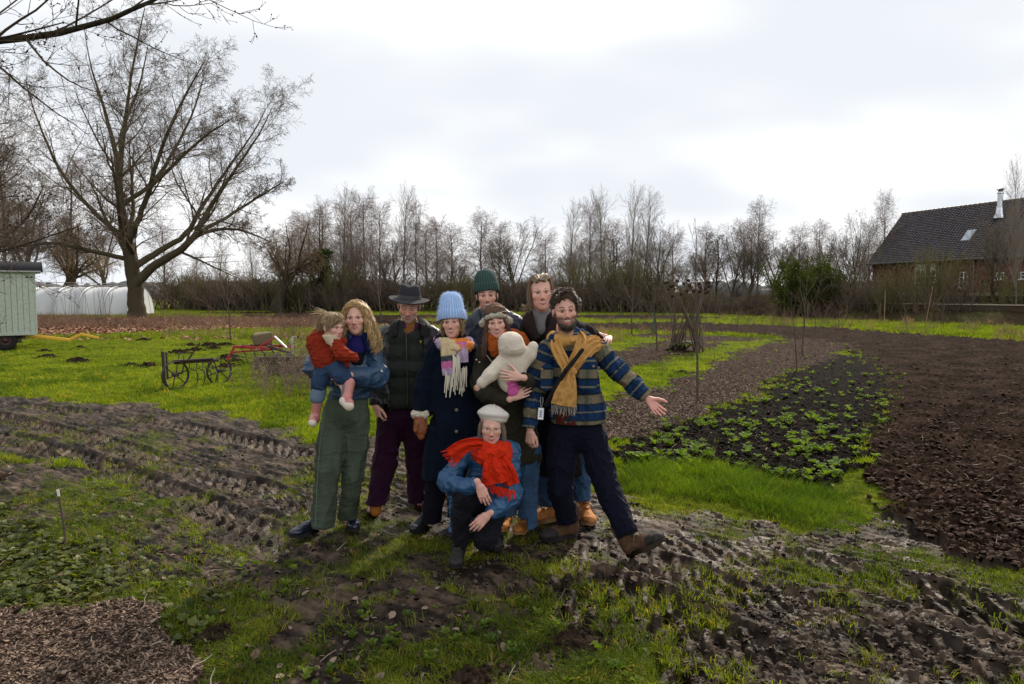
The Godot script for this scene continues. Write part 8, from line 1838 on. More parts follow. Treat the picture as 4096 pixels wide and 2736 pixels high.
		if k == 1:
			g = MB.new()
			g.box(Vector3(o[1] + 0.3, cy, 0.04), Vector3(0.5, hh, 0.05), Color(0.015, 0.02, 0.03), Basis.IDENTITY, 0.01)
			put(win, "shutter", g.mesh(), mat(0.6))
			g = MB.new()
			for q in 3:
				g.box(Vector3(cx, o[3] - 0.28, -0.08 + 0.004 * q), Vector3(ww * (0.3 if q else 0.9), 0.42, 0.004), Color(0.6, 0.58, 0.54))
			put(win, "blind", g.mesh(), mat(0.9))
	mb = MB.new()
	mb.rod(Vector3(9.5, B, 0.08), Vector3(9.5, E, 0.08), 0.05, 0.05, 8, Color(0.2, 0.2, 0.2))
	put(h, "downpipe", mb.mesh(), mat(0.4, 0.8))
	# steel flue and roof window on the slope
	var on := func(x: float, t: float) -> Vector3: return Vector3(x, E - 0.35, 0.35) + up * t + out_n * 0.07
	var fl := Node3D.new()
	fl.name = "flue"
	roof.add_child(fl)
	mb = MB.new()
	var p: Vector3 = on.call(9.5, 0.71)
	mb.lathe([[0.42, -0.1], [0.3, 0.25], [0.22, 0.75], [0.2, 0.8]], 16, Transform3D(Basis.IDENTITY, p), Color(0.55, 0.57, 0.6))
	put(fl, "cone", mb.mesh(), mat(0.25, 0.9))
	mb = MB.new()
	mb.lathe([[0.2, 0.78], [0.2, 1.75], [0.23, 1.76], [0.23, 1.9], [0.2, 1.92]], 16, Transform3D(Basis.IDENTITY, p), Color(0.55, 0.57, 0.6))
	mb.lathe([[0.23, 0.74], [0.245, 0.78], [0.23, 0.82]], 16, Transform3D(Basis.IDENTITY, p), Color(0.6, 0.58, 0.55))
	put(fl, "pipe", mb.mesh(), mat(0.25, 0.9))
	mb = MB.new()
	mb.lathe([[0.17, 1.92], [0.17, 2.05], [0.27, 2.1], [0.27, 2.16], [0.02, 2.24]], 16, Transform3D(Basis.IDENTITY, p), Color(0.3, 0.3, 0.3))
	put(fl, "cowl", mb.mesh(), mat(0.4, 0.8))
	var bs := Basis(Vector3.RIGHT, up.normalized(), out_n)
	mb = MB.new()
	mb.box(on.call(7.95, 0.42), Vector3(0.82, 1.25, 0.12), Color(0.12, 0.12, 0.13), bs, 0.02)
	var rw := put(roof, "roof_window", mb.mesh(), mat(0.5))
	mb = MB.new()
	mb.box(on.call(7.95, 0.42) + out_n * 0.065, Vector3(0.66, 1.08, 0.01), Color(0.35, 0.4, 0.46), bs)
	put(rw, "pane", mb.mesh(), mat(0.06))
	mb = MB.new()
	mb.rod(Vector3(-0.3, E - 0.33, 0.42), Vector3(L + 0.3, E - 0.33, 0.42), 0.07, 0.07, 8, Color(0.05, 0.045, 0.04))
	put(h, "gutter", mb.mesh(), mat(0.6))
	# the bank that the house stands on
	var bank := MB.new()
	var hx := Transform3D(Basis(Vector3.UP, -1.2206), Vector3(32.3, 0, -63))
	var prof := [[12.5, -0.1], [11.0, 0.35], [8.5, 0.9], [6.4, 1.25], [5.4, 1.75], [3.2, 1.9], [0.4, 2.0], [-9.0, 2.0], [-16.0, -0.1]]
	var NX := 60
	for i in NX + 1:
		var x := lerpf(-26.0, 30.0, i / float(NX))
		var f := smoothstep(-26.0, -8.0, x)
		for q in prof:
			var w: Vector3 = hx * Vector3(x + 0.6 * nz.get_noise_2d(x, q[0]), q[1] * f - 0.1 * (1.0 - f) + 0.12 * nz.get_noise_2d(x * 2.0, q[0] * 3.0), q[0] + 0.5 * nz.get_noise_2d(x * 1.3, q[0]))
			bank.vert(w, Vector3.UP, Color(0.07, 0.07, 0.025).lerp(Color(0.06, 0.042, 0.03), clampf(0.5 + 1.4 * nz.get_noise_2d(x * 2.0, q[0] * 2.0), 0.0, 1.0)))
	var NP := prof.size()
	for i in NX:
		for j in NP - 1:
			var a := i * NP + j
			bank.ix.append_array(PackedInt32Array([a, a + 1, a + NP, a + 1, a + NP + 1, a + NP]))
	tag(put(self, "bank", bank.mesh(), mat(0.95, 0.0, "soil0")), "low grassy bank under the farmhouse", "", "", "structure")
	# terrace walls in front of the house
	for row in [[5.9, 1.2, 0.55, "low brick terrace wall with pale coping below the farmhouse", Color(0.12, 0.07, 0.055)], [8.9, 0.75, 0.3, "lowest garden wall with pale coping along the farmhouse bank", Color(0.14, 0.1, 0.07)]]:
		var tw := thing("garden_wall", row[3], "wall", hx * Vector3(14.5, 0, row[0]), "", -1.2206)
		mb = MB.new()
		mb.box(Vector3(0, row[1] - 0.35, 0), Vector3(15.0, row[2] + 1.1, 0.25), row[4], Basis.IDENTITY, 0.01)
		put(tw, "wall", mb.mesh(), mat(0.9, 0.0, "brick_rust"))
		mb = MB.new()
		mb.box(Vector3(0, row[1] + row[2] * 0.5 + 0.235, 0), Vector3(15.1, 0.07, 0.36), Color(0.36, 0.31, 0.24), Basis.IDENTITY, 0.012)
		put(tw, "coping", mb.mesh(), mat(0.85, 0.0, "paint"))

func build_tunnel() -> void:
	var t := thing("polytunnel", "long white polytunnel with scalloped film bays behind the great tree", "greenhouse", Vector3(-42.4, 0, -63.5), "", 0.1)
	var n := 8
	var bay := 2.1
	var r := 2.5
	for k in n:
		var mb := MB.new()
		var NA := 20
		var NX := 8
		for i in NX + 1:
			var u := i / float(NX)
			var x := (k - n / 2.0 + u) * bay
			var sag := 1.0 - 0.1 * (1.0 - pow(sin(PI * u), 0.6))
			for a in NA + 1:
				var th := PI * a / NA
				var p := Vector3(x, sin(th) * r * sag, cos(th) * r * 1.15 * sag)
				p += Vector3(0, 0.02, 0.02) * nf.get_noise_2d(x * 1.2, th * 3.0)
				mb.vert(p, Vector3(0.5 * cos(PI * u), sin(th), cos(th)).normalized(), Color(0.8, 0.82, 0.84))
		for i in NX:
			for a in NA:
				var q := i * (NA + 1) + a
				mb.ix.append_array(PackedInt32Array([q, q + 1, q + NA + 1, q + 1, q + NA + 2, q + NA + 1]))
		put(t, "film_bay", mb.mesh(), mat(0.35, 0.0, "film"))
	for k in n + 1:
		var mb := MB.new()
		var pts := PackedVector3Array()
		var rr := PackedFloat32Array()
		for a in 25:
			var th := PI * a / 24
			pts.append(Vector3((k - n / 2.0) * bay, sin(th) * (r + 0.03) - 0.05, cos(th) * (r + 0.03) * 1.15))
			rr.append(0.035)
		mb.tube(pts, rr, 6, Color(0.5, 0.52, 0.53))
		put(t, "hoop", mb.mesh(), mat(0.4, 0.6))
	for s in [-1.0, 1.0]:
		var mb := MB.new()
		for a in 20:
			var t0 := PI * a / 20
			var t1 := PI * (a + 1) / 20
			mb.tri(Vector3(n / 2.0 * bay * s, 0, 0), Vector3(n / 2.0 * bay * s, sin(t0) * r, cos(t0) * r * 1.15), Vector3(n / 2.0 * bay * s, sin(t1) * r, cos(t1) * r * 1.15), Color(0.72, 0.74, 0.75))
		put(t, "end_sheet", mb.mesh(), mat(0.4, 0.0, "film"))
	var rails := MB.new()
	for i in 2:
		rails.tube(PackedVector3Array([Vector3(-8.6, 2.62 + 0.25 * i, -0.6 + 0.8 * i), Vector3(0, 2.66 + 0.25 * i, -0.5 + 0.8 * i), Vector3(8.4, 2.58 + 0.15 * i, -0.6 + 0.8 * i)]), PackedFloat32Array([0.03, 0.03, 0.03]), 5, Color(0.35, 0.36, 0.37))
	put(t, "ridge_rail", rails.mesh(), mat(0.4, 0.7))

func build_wagon() -> void:
	var w := thing("site_wagon", "pale green timber site wagon with black barrel roof and yellow drawbar", "wagon", Vector3(-15.45, 0, -22.7), "", 0.62)
	var green := Color(0.42, 0.47, 0.4)
	var L := 5.6
	var D := 2.3
	# boards of the long side, each a piece of its own
	var nb := 36
	var bw := L / nb
	var r := rng(6)
	var pm := mat(0.6, 0.0, "paint")
	for k in nb:
		var mb := MB.new()
		mb.box(Vector3(-bw * (k + 0.5), 1.52, 0.0), Vector3(bw - 0.008, 2.0, 0.024), green * r.randf_range(0.94, 1.04), Basis.IDENTITY, 0.006)
		put(w, "siding_board", mb.mesh(), pm)
	var body := MB.new()
	body.box(Vector3(-L / 2, 1.52, -D / 2 - 0.02), Vector3(L - 0.01, 2.0, D - 0.02), green * 0.9, Basis.IDENTITY, 0.01)
	put(w, "body", body.mesh(), pm)
	var trim := MB.new()
	trim.box(Vector3(0.018, 1.52, -0.015), Vector3(0.05, 2.02, 0.07), green * 1.02, Basis.IDENTITY, 0.008)
	trim.box(Vector3(-L / 2, 0.5, -0.0), Vector3(L + 0.04, 0.09, 0.06), green, Basis.IDENTITY, 0.008)
	trim.box(Vector3(0.0, 0.64, -D / 2), Vector3(0.06, 0.3, D), green, Basis.IDENTITY, 0.01)
	put(w, "corner_trim", trim.mesh(), pm)
	var hk := MB.new()
	hk.rod(Vector3(0.02, 1.9, 0.03), Vector3(-0.07, 1.9, 0.04), 0.012, 0.012, 6, Color(0.5, 0.5, 0.46))
	put(w, "hook", hk.mesh(), mat(0.4, 0.8))
	# barrel roof in three sheets of felt
	for k in 3:
		var rf := MB.new()
		var NA := 16
		for i in 2:
			var x := 0.24 - (L + 0.48) * (k + i) / 3.0 + (0.01 if i == 1 and k < 2 else 0.0)
			for a in NA + 1:
				var th := lerpf(0.0, PI, a / float(NA))
				rf.vert(Vector3(x, 2.5 + sin(th) * 0.36, -D / 2 + cos(th) * (D / 2 + 0.14)), Vector3(0, sin(th) * 1.2, cos(th) * 0.6).normalized(), Color(0.055, 0.057, 0.062))
		for a in NA:
			rf.ix.append_array(PackedInt32Array([a, a + NA + 1, a + 1, a + 1, a + NA + 1, a + NA + 2]))
		put(w, "roof_sheet", rf.mesh(), mat(0.75, 0.0, "rust"))
	for k in 4:
		var sm := MB.new()
		var pts := PackedVector3Array()
		var rr := PackedFloat32Array()
		for a in 17:
			var th := PI * a / 16
			pts.append(Vector3(0.24 - (L + 0.48) * k / 3.0 - (0.6 if k == 1 else 0.0), 2.5 + sin(th) * 0.365, -D / 2 + cos(th) * (D / 2 + 0.145)))
			rr.append(0.012)
		sm.tube(pts, rr, 5, Color(0.03, 0.03, 0.032))
		put(w, "roof_seam", sm.mesh(), mat(0.7))
	var en := MB.new()
	for a in 16:
		var t0 := PI * a / 16
		var t1 := PI * (a + 1) / 16
		en.tri(Vector3(0.22, 2.5, -D / 2), Vector3(0.22, 2.5 + sin(t0) * 0.355, -D / 2 + cos(t0) * (D / 2 + 0.13)), Vector3(0.22, 2.5 + sin(t1) * 0.355, -D / 2 + cos(t1) * (D / 2 + 0.13)), Color(0.05, 0.05, 0.055))
	en.box(Vector3(-L / 2, 2.5, 0.12), Vector3(L + 0.46, 0.05, 0.04), Color(0.3, 0.31, 0.3), Basis.IDENTITY, 0.008)
	put(w, "fascia", en.mesh(), mat(0.7))
	# undercarriage
	var ch := MB.new()
	ch.box(Vector3(-L / 2 - 0.25, 0.4, -0.35), Vector3(L - 0.2, 0.12, 0.1), Color(0.02, 0.02, 0.02), Basis.IDENTITY, 0.01)
	ch.box(Vector3(-L / 2 - 0.25, 0.4, -D + 0.35), Vector3(L - 0.2, 0.12, 0.1), Color(0.02, 0.02, 0.02), Basis.IDENTITY, 0.01)
	ch.box(Vector3(-0.35, 0.41, -D / 2), Vector3(0.12, 0.1, D - 0.3), Color(0.02, 0.02, 0.02), Basis.IDENTITY, 0.01)
	ch.rod(Vector3(-0.75, 0.3, -0.15), Vector3(-0.75, 0.3, -D + 0.15), 0.05, 0.05, 8, Color(0.03, 0.03, 0.03))
	ch.box(Vector3(-0.45, 0.28, -0.2), Vector3(0.12, 0.16, 0.1), Color(0.05, 0.05, 0.02), Basis.IDENTITY, 0.01)
	put(w, "chassis", ch.mesh(), mat(0.6))
	for q in [[-0.82, -0.12], [-0.82, -D + 0.12], [-4.6, -0.12], [-4.6, -D + 0.12]]:
		var wh := Node3D.new()
		wh.name = "wheel"
		w.add_child(wh, true)
		wh.position = Vector3(q[0], 0.31, q[1])
		var ty := MB.new()
		ty.lathe([[0.16, -0.09], [0.27, -0.1], [0.315, -0.07], [0.32, 0.0], [0.315, 0.07], [0.27, 0.1], [0.16, 0.09]], 28, Transform3D(Basis(Vector3.RIGHT, PI / 2), Vector3.ZERO), Color(0.02, 0.02, 0.02))
		put(wh, "tyre", ty.mesh(), mat(0.85))
		var ri := MB.new()
		ri.lathe([[0.17, 0.09], [0.165, 0.05], [0.1, 0.03], [0.07, 0.06], [0.06, 0.1], [0.005, 0.1]], 20, Transform3D(Basis(Vector3.RIGHT, PI / 2), Vector3.ZERO), Color(0.09, 0.025, 0.02))
		put(wh, "rim", ri.mesh(), mat(0.6, 0.0, "rust"))
	var db := MB.new()
	var yl := Color(0.62, 0.36, 0.02)
	for s in [-1.0, 1.0]:
		var a := Vector3(-0.35, 0.42, -D / 2 + 0.45 * s)
		var b := Vector3(0.98, 0.2, -D / 2 + 0.1 * s)
		var d := (b - a).normalized()
		var bz := d.cross(Vector3.UP).normalized()
		db.box((a + b) / 2, Vector3(a.distance_to(b), 0.09, 0.05), yl, Basis(d, bz.cross(d), bz), 0.008)
	for seg in [[Vector3(0.94, 0.2, -D / 2), Vector3(1.3, 0.38, -D / 2)], [Vector3(1.28, 0.39, -D / 2), Vector3(1.85, 0.24, -D / 2)]]:
		var d: Vector3 = (seg[1] - seg[0]).normalized()
		var bz := d.cross(Vector3.UP).normalized()
		db.box((seg[0] + seg[1]) / 2, Vector3(seg[0].distance_to(seg[1]), 0.08, 0.09), yl, Basis(d, bz.cross(d), bz), 0.008)
	put(w, "drawbar", db.mesh(), mat(0.5))

func spoked_wheel(parent: Node3D, at: Vector3, yaw: float, r: float) -> void:
	var wh := Node3D.new()
	wh.name = "wheel"
	parent.add_child(wh, true)
	wh.position = at
	wh.rotation.y = yaw
	var rust := Color(0.075, 0.05, 0.036)
	var mb := MB.new()
	var pts := PackedVector3Array()
	var rr := PackedFloat32Array()
	for k in 41:
		var t := TAU * k / 40
		pts.append(Vector3(cos(t) * r, sin(t) * r, 0))
		rr.append(0.03)
	mb.tube(pts, rr, 6, rust * 0.9, false, 0.36, Vector3(1, 0, 0) if false else Vector3.ZERO)
	# flat iron tyre
	mb = MB.new()
	mb.lathe([[r - 0.012, -0.03], [r, -0.032], [r, 0.032], [r - 0.012, 0.03], [r - 0.012, -0.03]], 40, Transform3D(Basis(Vector3.RIGHT, PI / 2), Vector3.ZERO), rust * 0.9)
	put(wh, "rim", mb.mesh(), mat(0.7, 0.2, "rust"))
	for k in 6:
		var sp := MB.new()
		var t := TAU * (k + 0.3) / 6
		sp.rod(Vector3(cos(t) * 0.03, sin(t) * 0.03, 0.02 if k % 2 else -0.02), Vector3(cos(t) * (r - 0.012), sin(t) * (r - 0.012), 0), 0.011, 0.009, 6, rust)
		put(wh, "spoke", sp.mesh(), mat(0.7, 0.2, "rust"))
	var hb := MB.new()
	hb.rod(Vector3(0, 0, -0.08), Vector3(0, 0, 0.08), 0.035, 0.03, 10, rust * 1.2)
	put(wh, "hub", hb.mesh(), mat(0.7, 0.2, "rust"))

func sq(mb: MB) -> void:
	for k in mb.v.size():
		mb.v[k].x *= 0.74

func build_cultivators() -> void:
	var rust := Color(0.085, 0.055, 0.042)
	var rm := mat(0.7, 0.2, "rust")
	var c := thing("old_cultivator", "rusty antique cultivator with two spoked wheels and curved tines on the grass", "farm tool", Vector3(-6.1, 0.0, -13.35))
	spoked_wheel(c, Vector3(-0.22, 0.25, 0.28), 0.95, 0.26)
	spoked_wheel(c, Vector3(0.31, 0.25, -0.42), 0.95, 0.26)
	var mb := MB.new()
	var bs := Basis(Vector3.UP, 0.62)
	mb.box(Vector3(0.04, 0.47, -0.08), Vector3(1.0, 0.05, 0.05), rust, bs, 0.006)
	mb.box(Vector3(-0.02, 0.51, -0.02), Vector3(0.9, 0.035, 0.12), rust * 0.8, bs, 0.006)
	sq(mb); put(c, "beam", mb.mesh(), rm)
	mb = MB.new()
	mb.tube(PackedVector3Array([Vector3(0.3, 0.46, -0.22), Vector3(0.36, 0.44, -0.3), Vector3(0.4, 0.3, -0.34), Vector3(0.46, 0.25, -0.38), Vector3(0.58, 0.26, -0.46)]), PackedFloat32Array([0.018, 0.018, 0.018, 0.02, 0.02]), 8, rust * 1.3, true)
	sq(mb); put(c, "crank_axle", mb.mesh(), rm)
	mb = MB.new()
	mb.tube(PackedVector3Array([Vector3(-0.14, 0.44, 0.1), Vector3(-0.16, 0.4, 0.16), Vector3(-0.18, 0.28, 0.2), Vector3(-0.46, 0.26, 0.14)]), PackedFloat32Array([0.018, 0.018, 0.02, 0.03]), 8, rust * 1.3, true)
	sq(mb); put(c, "crank_axle", mb.mesh(), rm)
	mb = MB.new()
	mb.box(Vector3(0.02, 0.66, 0.02), Vector3(0.035, 0.52, 0.02), rust * 1.1, Basis(Vector3.BACK, -0.78), 0.004)
	sq(mb); put(c, "lever", mb.mesh(), rm)
	mb = MB.new()
	var pts := PackedVector3Array()
	var rr := PackedFloat32Array()
	for k in 10:
		var t := lerpf(-0.6, PI + 0.3, k / 9.0)
		pts.append(Vector3(-0.24 + cos(t) * 0.07, 0.56 + sin(t) * 0.09, 0.12))
		rr.append(0.009)
	mb.tube(pts, rr, 6, rust)
	sq(mb); put(c, "quadrant", mb.mesh(), rm)
	mb = MB.new()
	mb.box(Vector3(-0.6, 0.42, 0.26), Vector3(0.07, 0.56, 0.05), rust, Basis(Vector3.BACK, 0.03), 0.008)
	mb.box(Vector3(-0.52, 0.43, 0.25), Vector3(0.04, 0.5, 0.04), rust * 0.8, Basis(Vector3.BACK, 0.03), 0.006)
	mb.rod(Vector3(-0.62, 0.2, 0.26), Vector3(-0.48, 0.05, 0.3), 0.02, 0.025, 6, rust)
	sq(mb); put(c, "hitch_upright", mb.mesh(), rm)
	mb = MB.new()
	for k in 5:
		pts = PackedVector3Array()
		rr = PackedFloat32Array()
		for j in 9:
			var t := TAU * j / 8
			pts.append(Vector3(-0.62 + 0.03 * (k % 2) + cos(t) * 0.025, 0.22 - k * 0.045 + sin(t) * 0.03, 0.3 + 0.02 * (k % 2)))
			rr.append(0.007)
		mb.tube(pts, rr, 5, rust * 1.2)
	sq(mb); put(c, "chain", mb.mesh(), rm)
	for k in 4:
		mb = MB.new()
		var o := Vector3([-0.02, 0.1, 0.2, 0.3][k], 0.0, [0.05, -0.06, -0.16, -0.24][k])
		mb.tube(PackedVector3Array([o + Vector3(-0.06, 0.44, 0), o + Vector3(-0.06, 0.36, 0), o + Vector3(0.02, 0.33, 0), o + Vector3(0.12, 0.3, 0), o + Vector3(0.155, 0.2, 0), o + Vector3(0.14, 0.1, 0), o + Vector3(0.08, 0.0, 0.0)]), PackedFloat32Array([0.018, 0.018, 0.018, 0.02, 0.022, 0.022, 0.01]), 6, rust * (1.0 if k % 2 else 0.8), true, 0.5)
		sq(mb); put(c, "tine", mb.mesh(), rm)

	var red := Color(0.3, 0.01, 0.014)
	var pm := mat(0.35)
	var d := thing("spring_tine_cultivator", "red spring tine cultivator with grey wheels and crank jack", "farm tool", Vector3(-6.55, 0.0, -18.2))
	d.scale = Vector3(0.86, 0.76, 0.86)
	var bars := [[Vector3(-0.72, 0.55, 0.2), Vector3(0.3, 0.5, 0.32), 0.045], [Vector3(-0.72, 0.55, 0.2), Vector3(-0.92, 0.06, 0.3), 0.035], [Vector3(-0.8, 0.36, 0.25), Vector3(0.62, 0.46, 0.0), 0.03], [Vector3(-0.1, 0.56, -0.3), Vector3(0.98, 0.52, -0.2), 0.04], [Vector3(0.05, 0.56, 0.22), Vector3(0.45, 0.86, 0.0), 0.032], [Vector3(0.28, 0.42, 0.32), Vector3(0.3, 0.58, 0.3), 0.035], [Vector3(-0.1, 0.56, -0.3), Vector3(-0.72, 0.55, 0.2), 0.035]]
	for b in bars:
		mb = MB.new()
		var dd: Vector3 = (b[1] - b[0]).normalized()
		var bz := dd.cross(Vector3.UP).normalized()
		mb.box((b[0] + b[1]) / 2, Vector3(b[0].distance_to(b[1]), b[2] * 2.0, b[2] * 1.3), red, Basis(dd, bz.cross(dd), bz), 0.006)
		put(d, "frame_bar", mb.mesh(), pm)
	mb = MB.new()
	mb.rod(Vector3(0.42, 0.88, 0.0), Vector3(0.82, 0.5, 0.12), 0.035, 0.035, 10, Color(0.55, 0.55, 0.57))
	put(d, "top_link", mb.mesh(), mat(0.3, 0.7))
	mb = MB.new()
	mb.box(Vector3(0.62, 0.45, 0.2), Vector3(0.8, 0.09, 0.08), Color(0.1, 0.06, 0.045), Basis(Vector3.BACK, -0.32), 0.006)
	put(d, "drawbar", mb.mesh(), rm)
	mb = MB.new()
	mb.rod(Vector3(1.02, 0.3, 0.2), Vector3(1.02, 0.84, 0.2), 0.04, 0.04, 10, Color(0.42, 0.44, 0.45))
	mb.rod(Vector3(1.02, 0.84, 0.2), Vector3(1.02, 0.9, 0.2), 0.015, 0.015, 8, Color(0.42, 0.44, 0.45))
	mb.rod(Vector3(1.02, 0.9, 0.2), Vector3(1.2, 0.87, 0.22), 0.01, 0.01, 8, Color(0.42, 0.44, 0.45))
	mb.rod(Vector3(1.2, 0.83, 0.22), Vector3(1.2, 0.93, 0.22), 0.022, 0.026, 8, Color(0.02, 0.02, 0.02))
	put(d, "crank_jack", mb.mesh(), mat(0.4, 0.6))
	for q in [Vector3(0.62, 0.17, 0.42), Vector3(0.98, 0.17, 0.3)]:
		var wh := Node3D.new()
		wh.name = "wheel"
		d.add_child(wh, true)
		wh.position = q
		wh.rotation.y = 0.9
		mb = MB.new()
		mb.lathe([[0.07, -0.05], [0.14, -0.06], [0.175, -0.035], [0.18, 0.0], [0.175, 0.035], [0.14, 0.06], [0.07, 0.05]], 24, Transform3D(Basis(Vector3.RIGHT, PI / 2), Vector3.ZERO), Color(0.09, 0.09, 0.09))
		put(wh, "tyre", mb.mesh(), mat(0.85))
		mb = MB.new()
		mb.lathe([[0.09, 0.05], [0.05, 0.03], [0.04, 0.06], [0.004, 0.065]], 16, Transform3D(Basis(Vector3.RIGHT, PI / 2), Vector3.ZERO), Color(0.25, 0.25, 0.25))
		put(wh, "rim", mb.mesh(), mat(0.5, 0.4))
	for k in 8:
		mb = MB.new()
		var o := Vector3(-0.35 + 0.14 * k, 0.0, 0.28 - 0.32 * (k % 2) - 0.02 * k)
		mb.tube(PackedVector3Array([o + Vector3(0, 0.56, 0.0), o + Vector3(-0.1, 0.62, 0), o + Vector3(-0.14, 0.5, 0.01), o + Vector3(-0.06, 0.4, 0.02), o + Vector3(0.0, 0.3, 0.03), o + Vector3(0.03, 0.16, 0.05), o + Vector3(0.1, 0.02, 0.08)]), PackedFloat32Array([0.014, 0.014, 0.014, 0.014, 0.014, 0.014, 0.01]), 6, Color(0.03, 0.03, 0.035), true)
		put(d, "tine", mb.mesh(), mat(0.45, 0.3))
	for k in 5:
		mb = MB.new()
		mb.rod(Vector3(-0.85, 0.12 + 0.05 * k, 0.2 + 0.02 * k), Vector3(0.6, 0.14 + 0.05 * k, 0.0 + 0.02 * k), 0.01, 0.01, 6, Color(0.05, 0.05, 0.055))
		put(d, "crumbler_rod", mb.mesh(), mat(0.5, 0.4))
	var st := thing("stone_block", "square sandstone block lying on the red cultivator", "stone", Vector3(-6.6, 0.42, -18.5))
	mb = MB.new()
	mb.box(Vector3(0, 0.17, 0), Vector3(0.46, 0.34, 0.36), Color(0.3, 0.24, 0.15), Basis(Vector3.UP, 0.35) * Basis(Vector3.BACK, 0.05), 0.05)
	for k in mb.v.size():
		var q := mb.v[k]
		mb.v[k] = q + Vector3(nz.get_noise_3d(q.x * 6.0, q.y * 6.0, q.z * 6.0), 0.7 * nz.get_noise_3d(q.y * 6.0, q.z * 6.0, q.x * 6.0), nz.get_noise_3d(q.z * 6.0, q.x * 6.0, q.y * 6.0)) * 0.09
	put(st, "block", mb.mesh(), mat(0.9, 0.0, "rust"))
	# timber edge of a raised bed
	var tb := thing("timber_bed_edge", "weathered timber plank edge of a raised bed among dry stems", "plank edge", Vector3(-4.75, 0.0, -15.35))
	for k in 2:
		mb = MB.new()
		mb.box(Vector3(0.06 + 0.12 * k, 0.3 - 0.2 * k, -0.02 * k), Vector3(1.9 - 0.2 * k, 0.19, 0.06), Color(0.16, 0.127, 0.095), Basis.IDENTITY, 0.008)
		put(tb, "plank", mb.mesh(), mat(0.9, 0.0, "bark"))
	mb = MB.new()
	mb.box(Vector3(-0.84, 0.26, 0.07), Vector3(0.1, 0.28, 0.09), Color(0.2, 0.16, 0.12), Basis.IDENTITY, 0.01)
	put(tb, "post", mb.mesh(), mat(0.9, 0.0, "bark"))

# ---------------------------------------------------------------- small things
func lump(sd: int, r: float, h: float, col: Color) -> MB:
	var n := FastNoiseLite.new()
	n.seed = sd; n.frequency = 5.0; n.fractal_octaves = 4
	var mb := MB.new()
	var NA := 40
	var NR := 14
	for j in NR + 1:
		var u := j / float(NR)
		for a in NA:
			var t := TAU * a / NA
			var rr := r * u * (1.0 + 0.3 * n.get_noise_2d(cos(t) * 0.5 + sd, sin(t) * 0.5))
			var x := cos(t) * rr
			var z := sin(t) * rr
			var y := h * pow(cos(u * PI / 2), 1.3) * (1.0 + 0.35 * n.get_noise_2d(x * 2.0, z * 2.0)) + (1.0 - u * u) * 0.35 * h * n.get_noise_3d(x * 5.0, z * 5.0, 3.0) - 0.02 * u
			mb.vert(Vector3(x, y, z), Vector3.UP, col * (1.0 + 0.5 * n.get_noise_2d(x * 8.0, z * 8.0)))
	for j in NR:
		for a in NA:
			var q := j * NA + a
			var w := j * NA + (a + 1) % NA
			mb.ix.append_array(PackedInt32Array([q, q + NA, w, w, q + NA, w + NA]))
	smooth(mb)
	# crumbs round it
	var rd := rng(sd)
	for k in 46:
		var t := rd.randf() * TAU
		var q := r * sqrt(rd.randf()) * 1.12
		var s := r * rd.randf_range(0.04, 0.11)
		mb.ball(Vector3(cos(t) * q, h * maxf(0.0, cos(minf(q / r, 1.0) * PI / 2)) + s * 0.2, sin(t) * q), Vector3(s, s * rd.randf_range(0.6, 0.9), s), col * rd.randf_range(0.7, 1.2), 6)
	return mb

func smooth(mb: MB) -> void:
	var acc := PackedVector3Array()
	acc.resize(mb.v.size())
	for k in range(0, mb.ix.size(), 3):
		var a := mb.ix[k]
		var b := mb.ix[k + 1]
		var c := mb.ix[k + 2]
		var n := (mb.v[c] - mb.v[a]).cross(mb.v[b] - mb.v[a])
		acc[a] += n; acc[b] += n; acc[c] += n
	for k in acc.size():
		if acc[k].length_squared() > 0.0:
			mb.n[k] = acc[k].normalized() if acc[k].y >= 0.0 else -acc[k].normalized()

